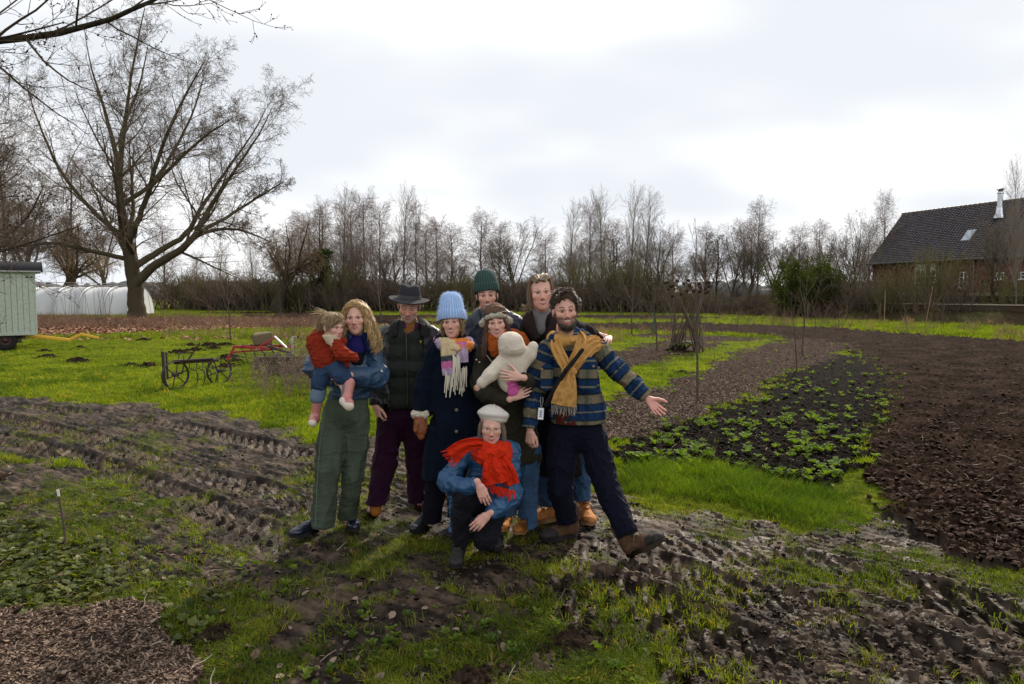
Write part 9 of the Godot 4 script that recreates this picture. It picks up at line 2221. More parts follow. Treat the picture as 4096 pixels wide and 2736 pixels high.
func build_molehills() -> void:
	var protos := []
	for k in 3:
		var n := Node3D.new()
		put(n, "heap", lump(20 + k, 0.3, 0.1, Color(0.05, 0.034, 0.026)).mesh(), mat(0.95, 0.0, "soil2"))
		protos.append(n)
	var at := [[-14.61, -21.77], [-13.09, -19.63], [-11.4, -18.32], [-9.54, -17.44], [-8.99, -17.24], [-9.91, -20.74], [-11.11, -24.16], [-9.95, -21.88], [-10.4, -23.96], [-9.71, -22.72], [-10.01, -24.29], [-14.37, -23.2], [-14.3, -27.14], [-7.89, -19.46], [-7.32, -18.43], [-6.9, -16.9], [-6.4, -18.9], [-5.2, -19.6], [-4.9, -22.0]]
	for k in at.size():
		var s := 0.75 + 0.5 * fposmod(k * 0.37, 1.0)
		var o := copy(protos[k % 3], "molehill", Vector3(at[k][0], gh(at[k][0], at[k][1]) - 0.01, at[k][1]), k * 1.3, Vector3(s * 1.2, s, s))
		var by := ""
		var far := 1e9
		for e in [[-6.1, -13.35, "the rusty cultivator"], [-6.55, -18.2, "the red cultivator"], [-10.71, -26.56, "the lone lawn sapling"], [-13.5, -22.5, "the wagon drawbar"], [-14.0, -27.0, "the leaf litter"], [-4.75, -15.35, "the timber plank edge"]]:
			var dist := Vector2(at[k][0] - e[0], at[k][1] - e[1]).length()
			if dist < far:
				far = dist
				by = e[2]
		tag(o, ("small" if s < 0.92 else ("large" if s > 1.1 else "middling")) + " brown molehill on the lawn " + ("right by " if far < 1.6 else "some steps from ") + by, "molehill", "molehills on the lawn")
	var near := [[0.32, -3.4, 0.55, "fresh crumbly molehill beside the deep tyre bars"], [-0.18, -3.02, 0.62, "broad dark molehill in thin turf in front of the group"], [1.21, -6.87, 0.5, "small molehill between seedling bed and long grass"], [3.8, -15.66, 0.7, "molehill on the grass strip between wood chip beds"], [-1.55, -3.5, 0.6, "flat crumbled heap of soil by the corner of wood chips"], [5.0, -21.3, 1.2, "brown heap beside the tall dried thistle plant"]]
	for q in near:
		var o := copy(protos[0 if q[2] > 0.6 else 1], "molehill", Vector3(q[0], gh(q[0], q[1]) - 0.012, q[1]), q[0] * 3.0, Vector3(q[2], q[2], q[2]))
		tag(o, q[3], "molehill")

func build_plants() -> void:
	# dried thistle with round heads
	var d := thing("dried_thistle", "tall dead thistle plant with many round dark seed heads and grey leaves", "plant", Vector3(5.35, 0.0, -21.3))
	var r := rng(55)
	for k in 34:
		var mb := MB.new()
		var a := r.randf() * TAU
		var sp := sqrt(r.randf())
		var top := Vector3(cos(a) * 0.78 * sp + (0.25 if k % 9 == 0 else 0.0), 2.25 - 0.45 * r.randf() - 0.1 * sp, sin(a) * 0.6 * sp)
		var foot := Vector3(-0.35 if k % 2 else 0.35, 0, 0) + Vector3(r.randfn() * 0.1, -0.05, r.randfn() * 0.1)
		mb.tube(PackedVector3Array([foot, foot.lerp(top, 0.35) * Vector3(0.75, 1, 0.75) + foot * 0.25, foot.lerp(top, 0.7) * Vector3(0.9, 1.05, 0.9), top]), PackedFloat32Array([0.022, 0.016, 0.011, 0.008]), 5, Color(0.10, 0.075, 0.06), true)
		var st := put(d, "stem", mb.mesh(), mat(0.9))
		mb = MB.new()
		mb.ball(top, Vector3(0.058, 0.05, 0.058) * r.randf_range(0.8, 1.15), Color(0.045, 0.03, 0.024) if k % 8 else Color(0.45, 0.38, 0.3), 10)
		for q in 14:
			var e := Vector3(r.randfn(), r.randfn() * 0.6 + 0.2, r.randfn()).normalized()
			mb.rod(top + e * 0.04, top + e * 0.075, 0.008, 0.001, 3, Color(0.06, 0.042, 0.033))
		put(st, "seed_head", mb.mesh(), mat(0.9))
	var lf := MB.new()
	for k in 60:
		var a := r.randf() * TAU
		var l := r.randf_range(0.25, 0.6)
		var dr := Vector3(cos(a), 0, sin(a))
		var p := Vector3(-0.15, 0.05, 0) + dr * 0.08
		var side := dr.cross(Vector3.UP)
		var c := Color(0.13, 0.17, 0.10).lerp(Color(0.12, 0.10, 0.07), r.randf())
		for j in 4:
			var t0 := j / 4.0
			var t1 := (j + 1) / 4.0
			var y0 := 0.5 * l * sin(t0 * 2.4)
			var y1 := 0.5 * l * sin(t1 * 2.4)
			var w0 := 0.07 * sin(PI * clampf(t0 + 0.12, 0.0, 1.0))
			var w1 := 0.07 * sin(PI * clampf(t1 + 0.12, 0.0, 1.0)) if j < 3 else 0.0
			lf.quad(p + dr * l * t0 + Vector3(0, y0, 0) - side * w0, p + dr * l * t0 + Vector3(0, y0, 0) + side * w0, p + dr * l * t1 + Vector3(0, y1, 0) + side * w1, p + dr * l * t1 + Vector3(0, y1, 0) - side * w1, c)
	put(d, "leaf_rosette", lf.mesh(), mat(0.7, 0.0, "leaf"))
	# dry stems around the plank edge
	var at := [[-4.25, -12.3, 0.85], [-3.9, -13.3, 1.0], [-3.6, -12.2, 0.8], [-4.2, -14.8, 1.0]]
	for q in at:
		plant("dry_stems", "dry_herb", "clump of dry brown stems with small seed heads by the plank edge", "plant", "dry herbs by the plank edge", q[0], q[1], q[2], q[0] * 7.0)
	# seedlings in the black bed
	var protos := []
	for k in 4:
		var n := Node3D.new()
		var rr := rng(300 + k)
		var lm := leafy(rr, 9 + k, 0.075, 0.03)
		put(n, "leaves", lm.mesh(), mat(0.65, 0.0, "leaf"))
		protos.append(n)
	var rs := rng(77)
	var made := 0
	var tries := 0
	var used := []
	while made < 150 and tries < 6000:
		tries += 1
		var dd := 1.0 / lerpf(1.0 / 6.3, 1.0 / 15.0, rs.randf())
		var x := rs.randf_range(0.13, 0.58) * dd
		if zone(x, dd) != 4: continue
		var p := Vector2(x, dd)
		var okk := true
		for u in used:
			if p.distance_to(u) < 0.13 * dd / 8.0: okk = false; break
		if not okk: continue
		used.append(p)
		var s := rs.randf_range(0.45, 1.05)
		var o := copy(protos[made % 4], "leafy_seedling", Vector3(x, gh(x, -dd) - 0.005, -dd), rs.randf() * TAU, Vector3(s, s, s))
		var rim := "in the middle of the black soil bed"
		for e in [[0.5, 0.0, 2, "at the ploughed side of the black soil bed"], [-0.5, 0.0, 3, "at the wood chip side of the black soil bed"], [0.0, -0.6, 6, "next to the long grass below the black soil bed"], [0.0, 0.8, 3, "at the far rim of the black soil bed"], [0.0, -0.6, 0, "at the grassy rim of the black soil bed"]]:
			if zone(x + e[0] * dd / 8.0, dd + e[1] * dd / 8.0) == e[2]:
				rim = e[3]
				break
		tag(o, ["dense nine leaved", "upright ten leaved", "sprawling eleven leaved", "bushy twelve leaved"][made % 4] + (" tiny" if s < 0.62 else (" broad" if s > 0.88 else "")) + " green plant " + rim, "plant", "leafy plants in the soil bed")
		made += 1

func leafy(r: RandomNumberGenerator, n: int, ln: float, wd: float) -> MB:
	var mb := MB.new()
	for k in n:
		var a := TAU * k / n + r.randf_range(-0.3, 0.3)
		var l := ln * r.randf_range(0.6, 1.25)
		var dr := Vector3(cos(a), 0, sin(a))
		var side := dr.cross(Vector3.UP)
		var lift := r.randf_range(0.5, 1.1)
		var c := Color(0.10, 0.17, 0.03).lerp(Color(0.18, 0.25, 0.06), r.randf())
		for j in 4:
			var t0 := j / 4.0
			var t1 := (j + 1) / 4.0
			var y0 := lift * l * sin(t0 * 1.9)
			var y1 := lift * l * sin(t1 * 1.9)
			var w0: float = wd * [0.12, 0.35, 0.9, 0.95][j]
			var w1: float = wd * [0.35, 0.9, 0.95, 0.1][j]
			var p0 := dr * l * t0 + Vector3(0, y0, 0)
			var p1 := dr * l * t1 + Vector3(0, y1, 0)
			var cup := Vector3(0, 0.006, 0)
			mb.quad(p0 - side * w0 + cup, p0, p1, p1 - side * w1 + cup, c)
			mb.quad(p0, p0 + side * w0 + cup, p1 + side * w1 + cup, p1, c * 0.92)
	return mb

func tuft(sd: int, blades: int, h: float, spread: float, w: float, a: Color, b: Color, lean := 0.5) -> ArrayMesh:
	var r := rng(sd)
	var mb := MB.new()
	for k in blades:
		var an := r.randf() * TAU
		var p := Vector3(cos(an), 0, sin(an)) * spread * sqrt(r.randf())
		var dr := Vector3(r.randfn(), 0, r.randfn()) * lean
		var l := h * r.randf_range(0.5, 1.15)
		var side := Vector3(r.randfn(), 0, r.randfn()).normalized() * w
		var p1 := p + Vector3(0, l * 0.55, 0) + dr * l * 0.3
		var p2 := p + Vector3(0, l * 0.9, 0) + dr * l * 0.9
		var c := a.lerp(b, r.randf())
		var s := mb.v.size()
		var nn := side.cross(p1 - p).normalized()
		for q in [p - side - Vector3(0, 0.01, 0), p + side - Vector3(0, 0.01, 0), p1 - side * 0.8, p1 + side * 0.8, p2]:
			mb.vert(q, nn, c)
		mb.ix.append_array(PackedInt32Array([s, s + 2, s + 1, s + 1, s + 2, s + 3, s + 2, s + 4, s + 3]))
	return mb.mesh()

# random ground spots, spread evenly as the field recedes
func spots(sd: int, n: int, d0: float, d1: float, s0: float, s1: float, ok: Callable) -> Array:
	var r := rng(sd)
	var out := []
	for k in n:
		var d := 1.0 / lerpf(1.0 / d0, 1.0 / d1, r.randf())
		var x := r.randf_range(s0, s1) * d
		var z := zone(x, d)
		if r.randf() < float(ok.call(x, d, z)):
			out.append([x, d, z, r.randf(), r.randf(), r.randf()])
	return out

func lay(pts: Array, smin: float, smax: float, flat := false, lift := 0.0) -> Array:
	var xs := []
	for q in pts:
		var s := lerpf(smin, smax, q[3])
		var b := Basis(Vector3.UP, q[4] * TAU)
		if flat:
			b = b * Basis(Vector3(1, 0, 0), (q[5] - 0.5) * 1.2) * Basis(Vector3(0, 0, 1), (q[3] - 0.5) * 1.0)
		xs.append(Transform3D(b * Basis.from_scale(Vector3(s, s, s)), Vector3(q[0], ground_h(q[0], q[1], q[2]) + lift, -q[1])))
	return xs

func sward(pts: Array, sd: int) -> Array:
	var r := rng(sd)
	var o := []
	for q in pts:
		var a := clampf(0.5 + 0.9 * nz.get_noise_2d(q[0] * 1.1 + 70.0, q[1] * 1.1) + 0.7 * nf.get_noise_2d(q[0] * 0.35, q[1] * 0.35) + r.randf_range(-0.35, 0.35), 0.0, 1.0)
		var c := Color(0.42, 0.54, 0.5).lerp(Color(1.2, 1.17, 0.95), a)
		if r.randf() < 0.05: c = Color(1.7, 1.15, 1.6)
		o.append(c)
	return o

func tints(sd: int, n: int, a: Color, b: Color, skew := 1.0) -> Array:
	var r := rng(sd)
	var o := []
	for k in n:
		o.append(a.lerp(b, pow(r.randf(), skew)))
	return o

func build_scatter() -> void:
	var W := Color(1, 1, 1)
	var gm := mat(0.65, 0.0, "leaf grass")
	var ga := Color(0.12, 0.175, 0.02)
	var gb := Color(0.36, 0.37, 0.07)
	var tone := tints(1, 97, Color(0.55, 0.62, 0.6), Color(1.3, 1.2, 1.0))
	# lawn
	for k in 2:
		var lawn := spots(10 + k, 42000, 7.0, 60.0, -0.82, 0.82, func(x, d, z): return turf(x, d, z) if z == 0 else (0.35 * turf(x, d, z) if z == 5 else 0.0))
		scatter("lawn_grass", tuft(30 + k, 12, 0.036 if k == 0 else 0.055, 0.055, 0.0035, ga, gb, 0.55), gm, lay(lawn, 0.6, 1.6), sward(lawn, k), ["short green grass of the lawn", "longer green grass blades of the lawn"][k], "grass")
	# turf between the mud, nearer the camera
	for k in 2:
		var near := spots(20 + k, 75000, 2.6, 11.0, -0.86, 0.86, func(x, d, z): return [0.8 * turf(x, d, z), 0.6 * turf(x, d, z)][k] if (z == 1 or z == 8) else (0.5 if z == 6 else (0.6 * turf(x, d, z) if z == 0 else (0.25 * turf(x, d, z) if z in [2, 3, 4, 7] else 0.0))))
		scatter("track_grass", tuft(40 + k, 7, 0.036 if k == 0 else 0.022, 0.035, 0.002, Color(0.085, 0.14, 0.012), Color(0.32, 0.31, 0.05), 1.0), gm, lay(near, 0.6, 1.5), sward(near, 5 + k), ["thin tufts of grass trodden into the mud", "very short grass sprouting on bare mud"][k], "grass")
	for k in 3:
		var tall := spots(125 + k, 5200, 4.8, 9.0, 0.1, 0.62, func(x, d, z): return (0.9 if nz.get_noise_2d(x * 3.0 + k * 9.0, d * 3.0) > [-0.2, 0.0, 0.1][k] else 0.25) if z == 6 else (0.1 if zone(x - 0.12, d) == 6 or zone(x, d + 0.25) == 6 or zone(x, d - 0.2) == 6 else 0.0))
		for q in tall:
			# shorter towards the rim of the patch
			var inside := 0.0
			for o in [[0.16, 0.0], [-0.16, 0.0], [0.0, 0.22], [0.0, -0.22], [0.3, 0.2], [-0.3, 0.2], [0.3, -0.25], [-0.3, -0.25]]:
				if zone(q[0] + o[0], q[1] + o[1]) == 6: inside += 0.125
			q[3] = q[3] * inside * clampf(0.75 + 1.2 * nz.get_noise_2d(q[0] * 4.0, q[1] * 4.0), 0.3, 1.0)
		scatter("long_grass", tuft(50 + 10 * k, 13, [0.12, 0.19, 0.28][k], 0.06, 0.0028, Color(0.085, 0.15, 0.018), Color(0.24, 0.3, 0.06), [0.9, 0.8, 0.7][k]), gm, lay(tall, 0.25, 1.25), sward(tall, 15 + k), ["low", "knee deep", "tallest arching"][k] + " bright green grass at the edge of the soil bed", "grass")
	var edge := spots(26, 16000, 6.2, 24.0, 0.1, 0.72, func(x, d, z): return (0.16 if turf(x, d, z) > 0.05 else (0.06 if z == 4 and nz.get_noise_2d(x * 1.5, d * 1.5) > 0.12 else 0.0)) if z in [3, 4] else 0.0)
	scatter("weeds", leafy(rng(5), 7, 0.05, 0.018).mesh(), mat(0.5, 0.0, "leaf"), lay(edge, 0.5, 1.3), tone, "low green weeds creeping over the beds", "weeds")
	var weeds := spots(27, 9000, 2.6, 7.0, -0.85, 0.5, func(x, d, z): return 0.12 if (z == 8 and nz.get_noise_2d(x * 2.0 + 40.0, d * 2.0) > 0.05) else 0.0)
	scatter("clover", leafy(rng(6), 6, 0.024, 0.009).mesh(), mat(0.5, 0.0, "leaf"), lay(weeds, 0.5, 1.4), tone, "small round leaved weeds in the thin turf", "weeds")
	# far strips of rough grass and straw
	var far := spots(28, 16000, 28.0, 85.0, -0.8, 0.9, func(x, d, z): return 0.8 if z == 0 else 0.0)
	scatter("far_grass", tuft(52, 16, 0.13, 0.2, 0.008, Color(0.11, 0.16, 0.018), Color(0.25, 0.28, 0.05), 0.6), gm, lay(far, 0.7, 1.6), sward(far, 9), "rough green grass of the far field", "grass")
	var straw := spots(29, 2600, 26.0, 75.0, -0.5, 0.95, func(x, d, z): return (0.5 if nz.get_noise_2d(x, d) > 0.18 else 0.05) if z == 0 else 0.0)
	scatter("dead_grass", tuft(53, 26, 0.42, 0.22, 0.006, Color(0.22, 0.16, 0.09), Color(0.34, 0.26, 0.15), 0.6), mat(0.8, 0.0, "dead"), lay(straw, 0.6, 1.5), tone, "tufts of pale dead grass along the field edge", "grass")
	# wood chips
	var chip := MB.new()
	chip.box(Vector3.ZERO, Vector3(0.055, 0.005, 0.009), W, Basis(Vector3.BACK, 0.1), 0.002)
	var chip2 := MB.new()
	chip2.box(Vector3.ZERO, Vector3(0.03, 0.005, 0.013), W, Basis(Vector3.BACK, -0.15), 0.002)
	var cc := tints(2, 211, Color(0.03, 0.018, 0.013), Color(0.33, 0.235, 0.175), 2.6)
	for k in 2:
		var c1 := spots(60 + k, 40000, 2.4, 6.0, -0.9, -0.2, func(x, d, z): return 0.85 if z == 3 else (0.07 if z == 7 else (0.012 if z == 8 else 0.0)))
		var c2 := spots(62 + k, 34000, 7.0, 30.0, 0.04, 0.6, func(x, d, z): return 0.9 if z == 3 else (0.03 if z == 4 else 0.0))
		scatter("wood_chips", (chip if k == 0 else chip2).mesh(), mat(0.8), lay(c1, 0.35, 0.95, true, 0.004) + lay(c2, 0.45, 1.3, true, 0.004), cc, ["long pale splinters of shredded wood", "short chunky wood chips"][k], "wood chips")
	# leaves on the ground
	var leaf := MB.new()
	for s in [-1.0, 1.0]:
		leaf.quad(Vector3(-0.05, 0, 0), Vector3(-0.015, 0.012, 0.035 * s), Vector3(0.03, 0.012, 0.03 * s), Vector3(0.06, 0.004, 0), W)
	var lc := tints(3, 151, Color(0.13, 0.05, 0.03), Color(0.46, 0.27, 0.18))
	var l1 := spots(70, 30000, 27.0, 62.0, -0.95, -0.02, func(x, d, z): return 0.8 if z == 5 else (0.12 * exp(-(d - 27.0) * 0.02) if z == 0 and x < -2.0 else 0.0))
	scatter("leaf_litter", leaf.mesh(), mat(0.7, 0.0, "dead"), lay(l1, 0.8, 1.8, true, 0.04), lc, "carpet of fallen brown leaves under the plane trees", "leaves")
	var l2 := spots(71, 5000, 2.6, 28.0, -0.86, 0.5, func(x, d, z): return 0.12 if z in [0, 7, 8] else 0.02)
	scatter("fallen_leaves", leaf.mesh(), mat(0.7, 0.0, "dead"), lay(l2, 0.22, 0.62, true, 0.012), tints(4, 60, Color(0.09, 0.05, 0.033), Color(0.27, 0.2, 0.155)), "single fallen leaves scattered over the grass", "leaves")
	# ivy by the wood chips
	var ivy := MB.new()
	for q in [[0.0, 1.0], [1.1, 0.75], [-1.1, 0.75], [2.1, 0.5], [-2.1, 0.5]]:
		var dr := Vector3(sin(q[0]), 0, cos(q[0]))
		var sd := dr.cross(Vector3.UP)
		ivy.quad(Vector3.ZERO, dr * 0.018 * q[1] - sd * 0.014 + Vector3(0, 0.004, 0), dr * 0.04 * q[1], dr * 0.018 * q[1] + sd * 0.014 + Vector3(0, 0.004, 0), W)
	var iv := spots(72, 16000, 3.3, 6.4, -0.9, -0.38, func(x, d, z): return 0.26 if z == 7 else (0.05 if z == 8 and x < -1.6 else 0.0))
	scatter("ivy", ivy.mesh(), mat(0.45, 0.0, "leaf"), lay(iv, 0.45, 1.25, true, 0.03), tints(5, 83, Color(0.03, 0.055, 0.015), Color(0.19, 0.2, 0.07)), "dark glossy ivy creeping beside the wood chips", "ivy")
	# clods and straw on the ploughed soil
	var clod := MB.new()
	clod.ball(Vector3.ZERO, Vector3(0.05, 0.026, 0.04), W, 8)
	for k in clod.v.size():
		var q := clod.v[k]
		clod.v[k] = q * (1.0 + 0.9 * nf.get_noise_3d(q.x * 9.0, q.y * 9.0, q.z * 9.0))
	smooth(clod)
	var cl := spots(73, 26000, 3.4, 34.0, 0.05, 0.86, func(x, d, z): return 0.6 if z == 2 else 0.0)
	scatter("clods", clod.mesh(), mat(0.95), lay(cl, 0.12, 0.7, true, -0.002), tints(6, 71, Color(0.02, 0.012, 0.009), Color(0.06, 0.038, 0.028)), "dark clods of turned soil", "soil")
	var mc := spots(174, 52000, 2.7, 13.0, -0.86, 0.86, func(x, d, z): return (0.5 if nf.get_noise_2d(x * 1.2, d * 1.2) > 0.0 else 0.2) * (1.0 - turf(x, d, z)) if z == 1 else (0.16 if z == 8 else 0.0))
	scatter("mud_crumbs", clod.mesh(), mat(0.8), lay(mc, 0.06, 0.36, true, 0.002), tints(17, 71, Color(0.018, 0.0125, 0.0095), Color(0.11, 0.08, 0.06), 1.6), "small crumbs of mud thrown up along the track", "soil")
	var cb := spots(173, 14000, 6.0, 18.0, 0.05, 0.62, func(x, d, z): return 0.6 if z == 4 else 0.0)
	scatter("compost_crumbs", clod.mesh(), mat(0.95), lay(cb, 0.12, 0.5, true, 0.0), tints(16, 71, Color(0.007, 0.006, 0.005), Color(0.025, 0.019, 0.015)), "black crumbs of compost in the soil bed", "soil")
	var stick := MB.new()
	stick.tube(PackedVector3Array([Vector3(-0.07, 0, 0), Vector3(-0.02, 0.012, 0.006), Vector3(0.03, 0.004, -0.004), Vector3(0.08, 0.01, 0.004)]), PackedFloat32Array([0.003, 0.0034, 0.003, 0.002]), 4, W)
	var sk := spots(74, 5200, 2.6, 24.0, -0.8, 0.86, func(x, d, z): return 0.5 if z == 2 else (0.1 if z in [3, 7] else (0.035 if z == 8 else 0.01)))
	scatter("straw", stick.mesh(), mat(0.8), lay(sk, 0.25, 0.95, true, 0.01), tints(7, 41, Color(0.12, 0.085, 0.06), Color(0.42, 0.35, 0.27)), "pale bits of straw and dry stalk on the soil", "straw")
	# reddish brushwood between the plane trees and the polytunnel
	var bw := tuft(54, 22, 0.55, 0.5, 0.007, Color(0.16, 0.09, 0.065), Color(0.26, 0.17, 0.13), 0.9)
	var br := spots(75, 2600, 36.0, 62.0, -0.95, -0.25, func(x, d, z): return (0.6 if nz.get_noise_2d(x, d) > 0.0 else 0.12) if z == 5 else 0.0)
	scatter("brushwood", bw, mat(0.9), lay(br, 0.5, 1.3), tone, "low reddish brushwood around the feet of the trees", "brush")

func build_posts() -> void:
	var g := "posts along the field"
	var wood := Color(0.16, 0.14, 0.08)
	for q in [[27.2, -47.0, 1.5, 0.05], [29.3, -46.2, 1.3, 0.06], [25.0, -47.6, 1.2, 0.07], [21.3, -50.5, 1.2, 0.06], [17.2, -58.0, 1.3, 0.05], [23.4, -49.0, 1.1, 0.05], [13.2, -60.5, 1.6, 0.045], [-4.1, -64.0, 1.2, 0.06], [9.6, -62.0, 1.2, 0.06]]:
		var p := thing("fence_post", "weathered greenish wooden post at the far field edge", "post", Vector3(q[0], 0, q[1]), g)
		var mb := MB.new()
		mb.rod(Vector3(0, -0.2, 0), Vector3(0.02, q[2], 0.01), q[3], q[3] * 0.9, 8, wood)
		put(p, "shaft", mb.mesh(), mat(0.9, 0.0, "bark"))
	for q in [[26.3, -44.5, 2.3, 0.16], [24.2, -45.5, 2.1, 0.0]]:
		var p := thing("bamboo_cane", "thin tan cane standing in the far grass strip", "cane", Vector3(q[0], 0, q[1]), "canes in the grass strip")
		var mb := MB.new()
		mb.rod(Vector3(0, -0.2, 0), Vector3(q[3] * q[2], q[2], 0), 0.022, 0.016, 6, Color(0.3, 0.2, 0.12))
		put(p, "cane", mb.mesh(), mat(0.7))
	var s := thing("iron_rod", "thin grey rusted rod stuck upright in the turf", "rod", Vector3(-3.09, 0, -4.73))
	var mb := MB.new()
	mb.tube(PackedVector3Array([Vector3(0.012, -0.1, 0), Vector3(0.0, 0.18, 0), Vector3(-0.03, 0.4, 0)]), PackedFloat32Array([0.008, 0.0075, 0.007]), 8, Color(0.2, 0.15, 0.11), true)
	put(s, "shaft", mb.mesh(), mat(0.6, 0.4, "rust"))
	mb = MB.new()
	mb.rod(Vector3(-0.026, 0.37, 0), Vector3(-0.032, 0.415, 0), 0.0085, 0.0085, 8, Color(0.55, 0.54, 0.52))
	put(s, "tip", mb.mesh(), mat(0.5))
	var st := thing("log_stub", "short broken stub of wood lying in the turf", "wood", Vector3(-4.9, 0.02, -6.55))
	mb = MB.new()
	mb.tube(PackedVector3Array([Vector3(-0.08, 0.05, 0), Vector3(0.0, 0.04, 0.01), Vector3(0.09, 0.015, 0.02)]), PackedFloat32Array([0.045, 0.042, 0.035]), 9, Color(0.14, 0.09, 0.06), true)
	put(st, "bark", mb.mesh(), mat(0.9, 0.0, "bark"))
	var tu := thing("tree_guard", "green plastic guard tube round a sapling in the ploughed strip", "tree guard", Vector3(6.35, 0, -31.2))
	mb = MB.new()
	mb.lathe([[0.07, 0.0], [0.068, 0.95], [0.062, 0.95], [0.064, 0.0]], 12, Transform3D.IDENTITY, Color(0.02, 0.09, 0.05))
	put(tu, "tube", mb.mesh(), mat(0.5))

# the tree whose budding branches reach into the picture from the left
func build_overhang() -> void:
	var o := {"seed": 103, "wood": 0, "limb_level": 0, "n": [16, 7, 2], "ratio": [0.3, 0.42, 0.4], "angle": [0.9, 0.8, 0.7], "start": [0.3, 0.2, 0.2], "thin": [0.4, 0.5, 0.7], "fine": 0.0022, "segs": [6, 7, 6, 3], "wiggle": [0.06, 0.08, 0.12, 0.15], "trop": [0.02, 0.03, 0.04, 0.0], "bark": Color(0.07, 0.056, 0.038), "twig": Color(0.055, 0.035, 0.032),
		"leaves": {"count": 2600, "size": 0.009, "col": Color(0.035, 0.02, 0.018), "col2": Color(0.07, 0.04, 0.035), "spread": 0.004},
		"limbs": [
			[[-5.4, -0.3, -4.2, 0.300], [-5.4, 1.0, -4.2, 0.250], [-5.3, 2.2, -4.25, 0.220], [-5.35, 3.4, -4.3, 0.170], [-5.6, 5.0, -4.4, 0.056], [-5.7, 6.2, -4.5, 0.019]],
			[[-5.33, 2.5, -4.25, 0.056], [-4.4, 3.0, -4.5, 0.036], [-3.75, 3.3, -4.55, 0.027], [-2.9, 3.42, -4.6, 0.019], [-2.3, 3.62, -4.6, 0.012], [-1.95, 3.85, -4.6, 0.006]],
			[[-4.4, 3.0, -4.5, 0.019], [-3.9, 3.1, -4.2, 0.012], [-3.2, 3.15, -4.1, 0.009], [-2.55, 3.3, -4.1, 0.003]],
			[[-5.35, 2.9, -4.3, 0.043], [-4.5, 3.5, -4.0, 0.028], [-3.6, 4.0, -3.9, 0.019], [-2.8, 4.3, -3.8, 0.009], [-2.1, 4.5, -3.8, 0.004]],
			[[-5.3, 1.9, -4.25, 0.031], [-4.4, 1.95, -4.6, 0.012], [-3.6, 2.0, -4.7, 0.007], [-2.9, 2.2, -4.7, 0.003]],
			[[-5.3, 2.2, -4.25, 0.031], [-4.4, 2.35, -4.4, 0.012], [-3.75, 2.3, -4.5, 0.007], [-3.4, 2.55, -4.6, 0.003]]]}
	var res := tree(o)
	var t := thing("budding_tree", "tree with dark budded branches hanging over the green wagon", "tree")
	put(t, "trunk", res[0].mesh(), mat(0.9, 0.0, "bark"))
	put(t, "branches", res[1].mesh(), mat(0.8))

func _ready() -> void:
	nz.seed = 3; nz.frequency = 0.35; nz.fractal_octaves = 3
	nf.seed = 8; nf.frequency = 2.2; nf.fractal_octaves = 3
	nr.seed = 21; nr.frequency = 2.4; nr.fractal_type = FastNoiseLite.FRACTAL_RIDGED; nr.fractal_octaves = 3
	nc.seed = 31; nc.frequency = 9.0; nc.fractal_octaves = 2
	setup_view()
	var t := Time.get_ticks_msec()
	build_ground()
	print("ground ", Time.get_ticks_msec() - t)
	make_kinds()
	print("kinds ", Time.get_ticks_msec() - t)
	build_far_woods()
	build_house()
	build_tunnel()
	build_wagon()
	build_plane()
	build_treeline()
	build_cultivators()
	build_posts()
	build_molehills()
	build_plants()
	build_overhang()
	print("things ", Time.get_ticks_msec() - t)
	build_people()
	print("people ", Time.get_ticks_msec() - t)
	build_scatter()
	print("scatter ", Time.get_ticks_msec() - t)


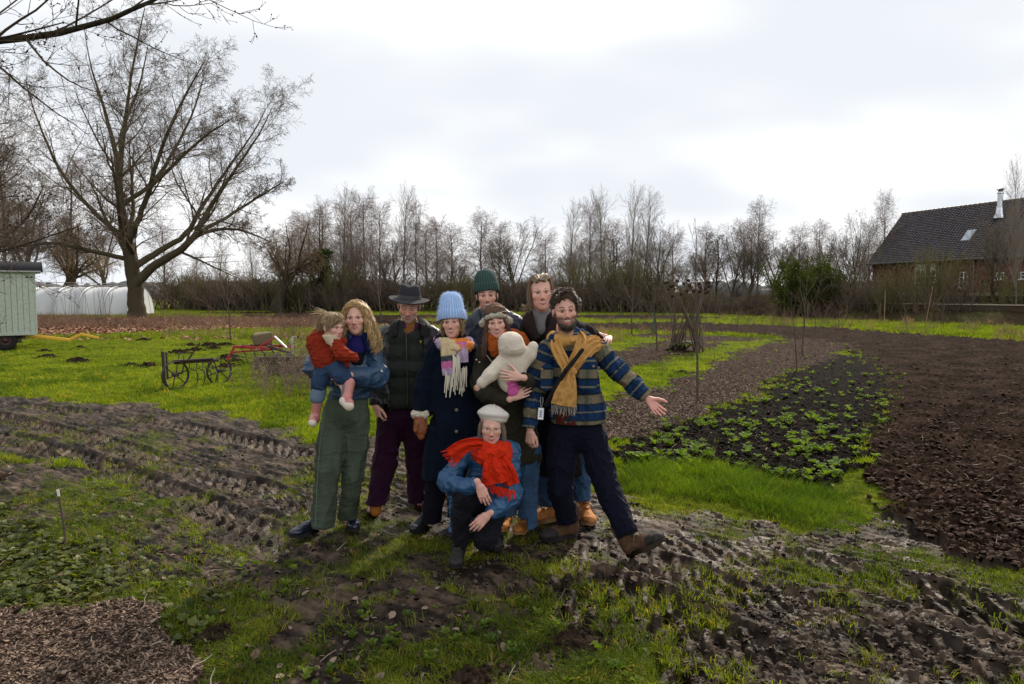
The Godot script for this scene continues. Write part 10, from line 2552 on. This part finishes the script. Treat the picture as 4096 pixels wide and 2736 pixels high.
func setup_view() -> void:
	var cam := Camera3D.new()
	cam.name = "camera"
	cam.fov = rad_to_deg(2.0 * atan(342.0 / 700.0))
	cam.near = 0.05
	cam.far = 3000.0
	add_child(cam)
	cam.position = Vector3(0, H, 0)
	cam.rotation.x = -atan(47.0 / 700.0)
	cam.current = true
	var env := Environment.new()
	env.background_mode = Environment.BG_SKY
	var sky := Sky.new()
	var pm := PanoramaSkyMaterial.new()
	pm.panorama = ImageTexture.create_from_image(sky_image())
	sky.sky_material = pm
	env.sky = sky
	env.tonemap_mode = Environment.TONE_MAPPER_LINEAR
	env.tonemap_exposure = 1.18
	env.sdfgi_enabled = true
	env.ssao_enabled = true
	env.ssil_enabled = true
	var we := WorldEnvironment.new()
	we.environment = env
	we.name = "sky"
	add_child(we)
	var sun := DirectionalLight3D.new()
	sun.name = "sun"
	sun.light_energy = 1.5
	sun.light_color = Color(1.0, 0.95, 0.87)
	sun.light_angular_distance = 1.6
	sun.shadow_enabled = true
	add_child(sun)
	sun.look_at_from_position(sun_dir() * 50.0, Vector3.ZERO)

func sun_dir() -> Vector3:
	var el := deg_to_rad(36.0)
	var az := deg_to_rad(22.0)
	return Vector3(sin(az) * cos(el), sin(el), -cos(az) * cos(el))

# thin bright cloud with the blue-grey undersides of thicker layers
func sky_image() -> Image:
	var w := 1024
	var h := 512
	var im := Image.create(w, h, false, Image.FORMAT_RGBF)
	var n := FastNoiseLite.new()
	n.seed = 12; n.frequency = 1.0; n.fractal_octaves = 4; n.fractal_gain = 0.45
	var sd := sun_dir()
	for j in h:
		var el := (0.5 - (j + 0.5) / h) * PI
		for i in w:
			var az := (i + 0.5) / w * TAU
			var d := Vector3(-sin(az) * cos(el), sin(el), -cos(az) * cos(el)) * -1.0
			d.y = sin(el)
			if el < 0.0:
				im.set_pixel(i, j, Color(0.5, 0.52, 0.5))
				continue
			# layers of cloud, drawn out along the horizon
			var hy := maxf(d.y, 0.02)
			var p := Vector3(d.x / (hy + 0.32), d.z / (hy + 0.32), 0.0)
			var a := n.get_noise_3d(p.x * 0.5 + 4.1, p.y * 0.62, 2.0)
			var b := n.get_noise_3d(p.x * 1.2 + 7.0, p.y * 1.9, 5.0)
			var cl := clampf(0.5 + 1.5 * a + 0.45 * b, 0.0, 1.0)
			var bright := Color(0.95, 0.955, 0.965)
			var grey := Color(0.73, 0.765, 0.815)
			var c := bright.lerp(grey, smoothstep(0.25, 0.95, cl))
			# thin cloud in front of the sun scatters more of it
			var g := maxf(0.0, d.dot(sd))
			var glow := 0.75 * pow(g, 22.0) + 0.28 * pow(g, 5.0)
			c += Color(1.0, 0.985, 0.95) * glow * (1.15 - 0.75 * cl)
			im.set_pixel(i, j, c)
	return im
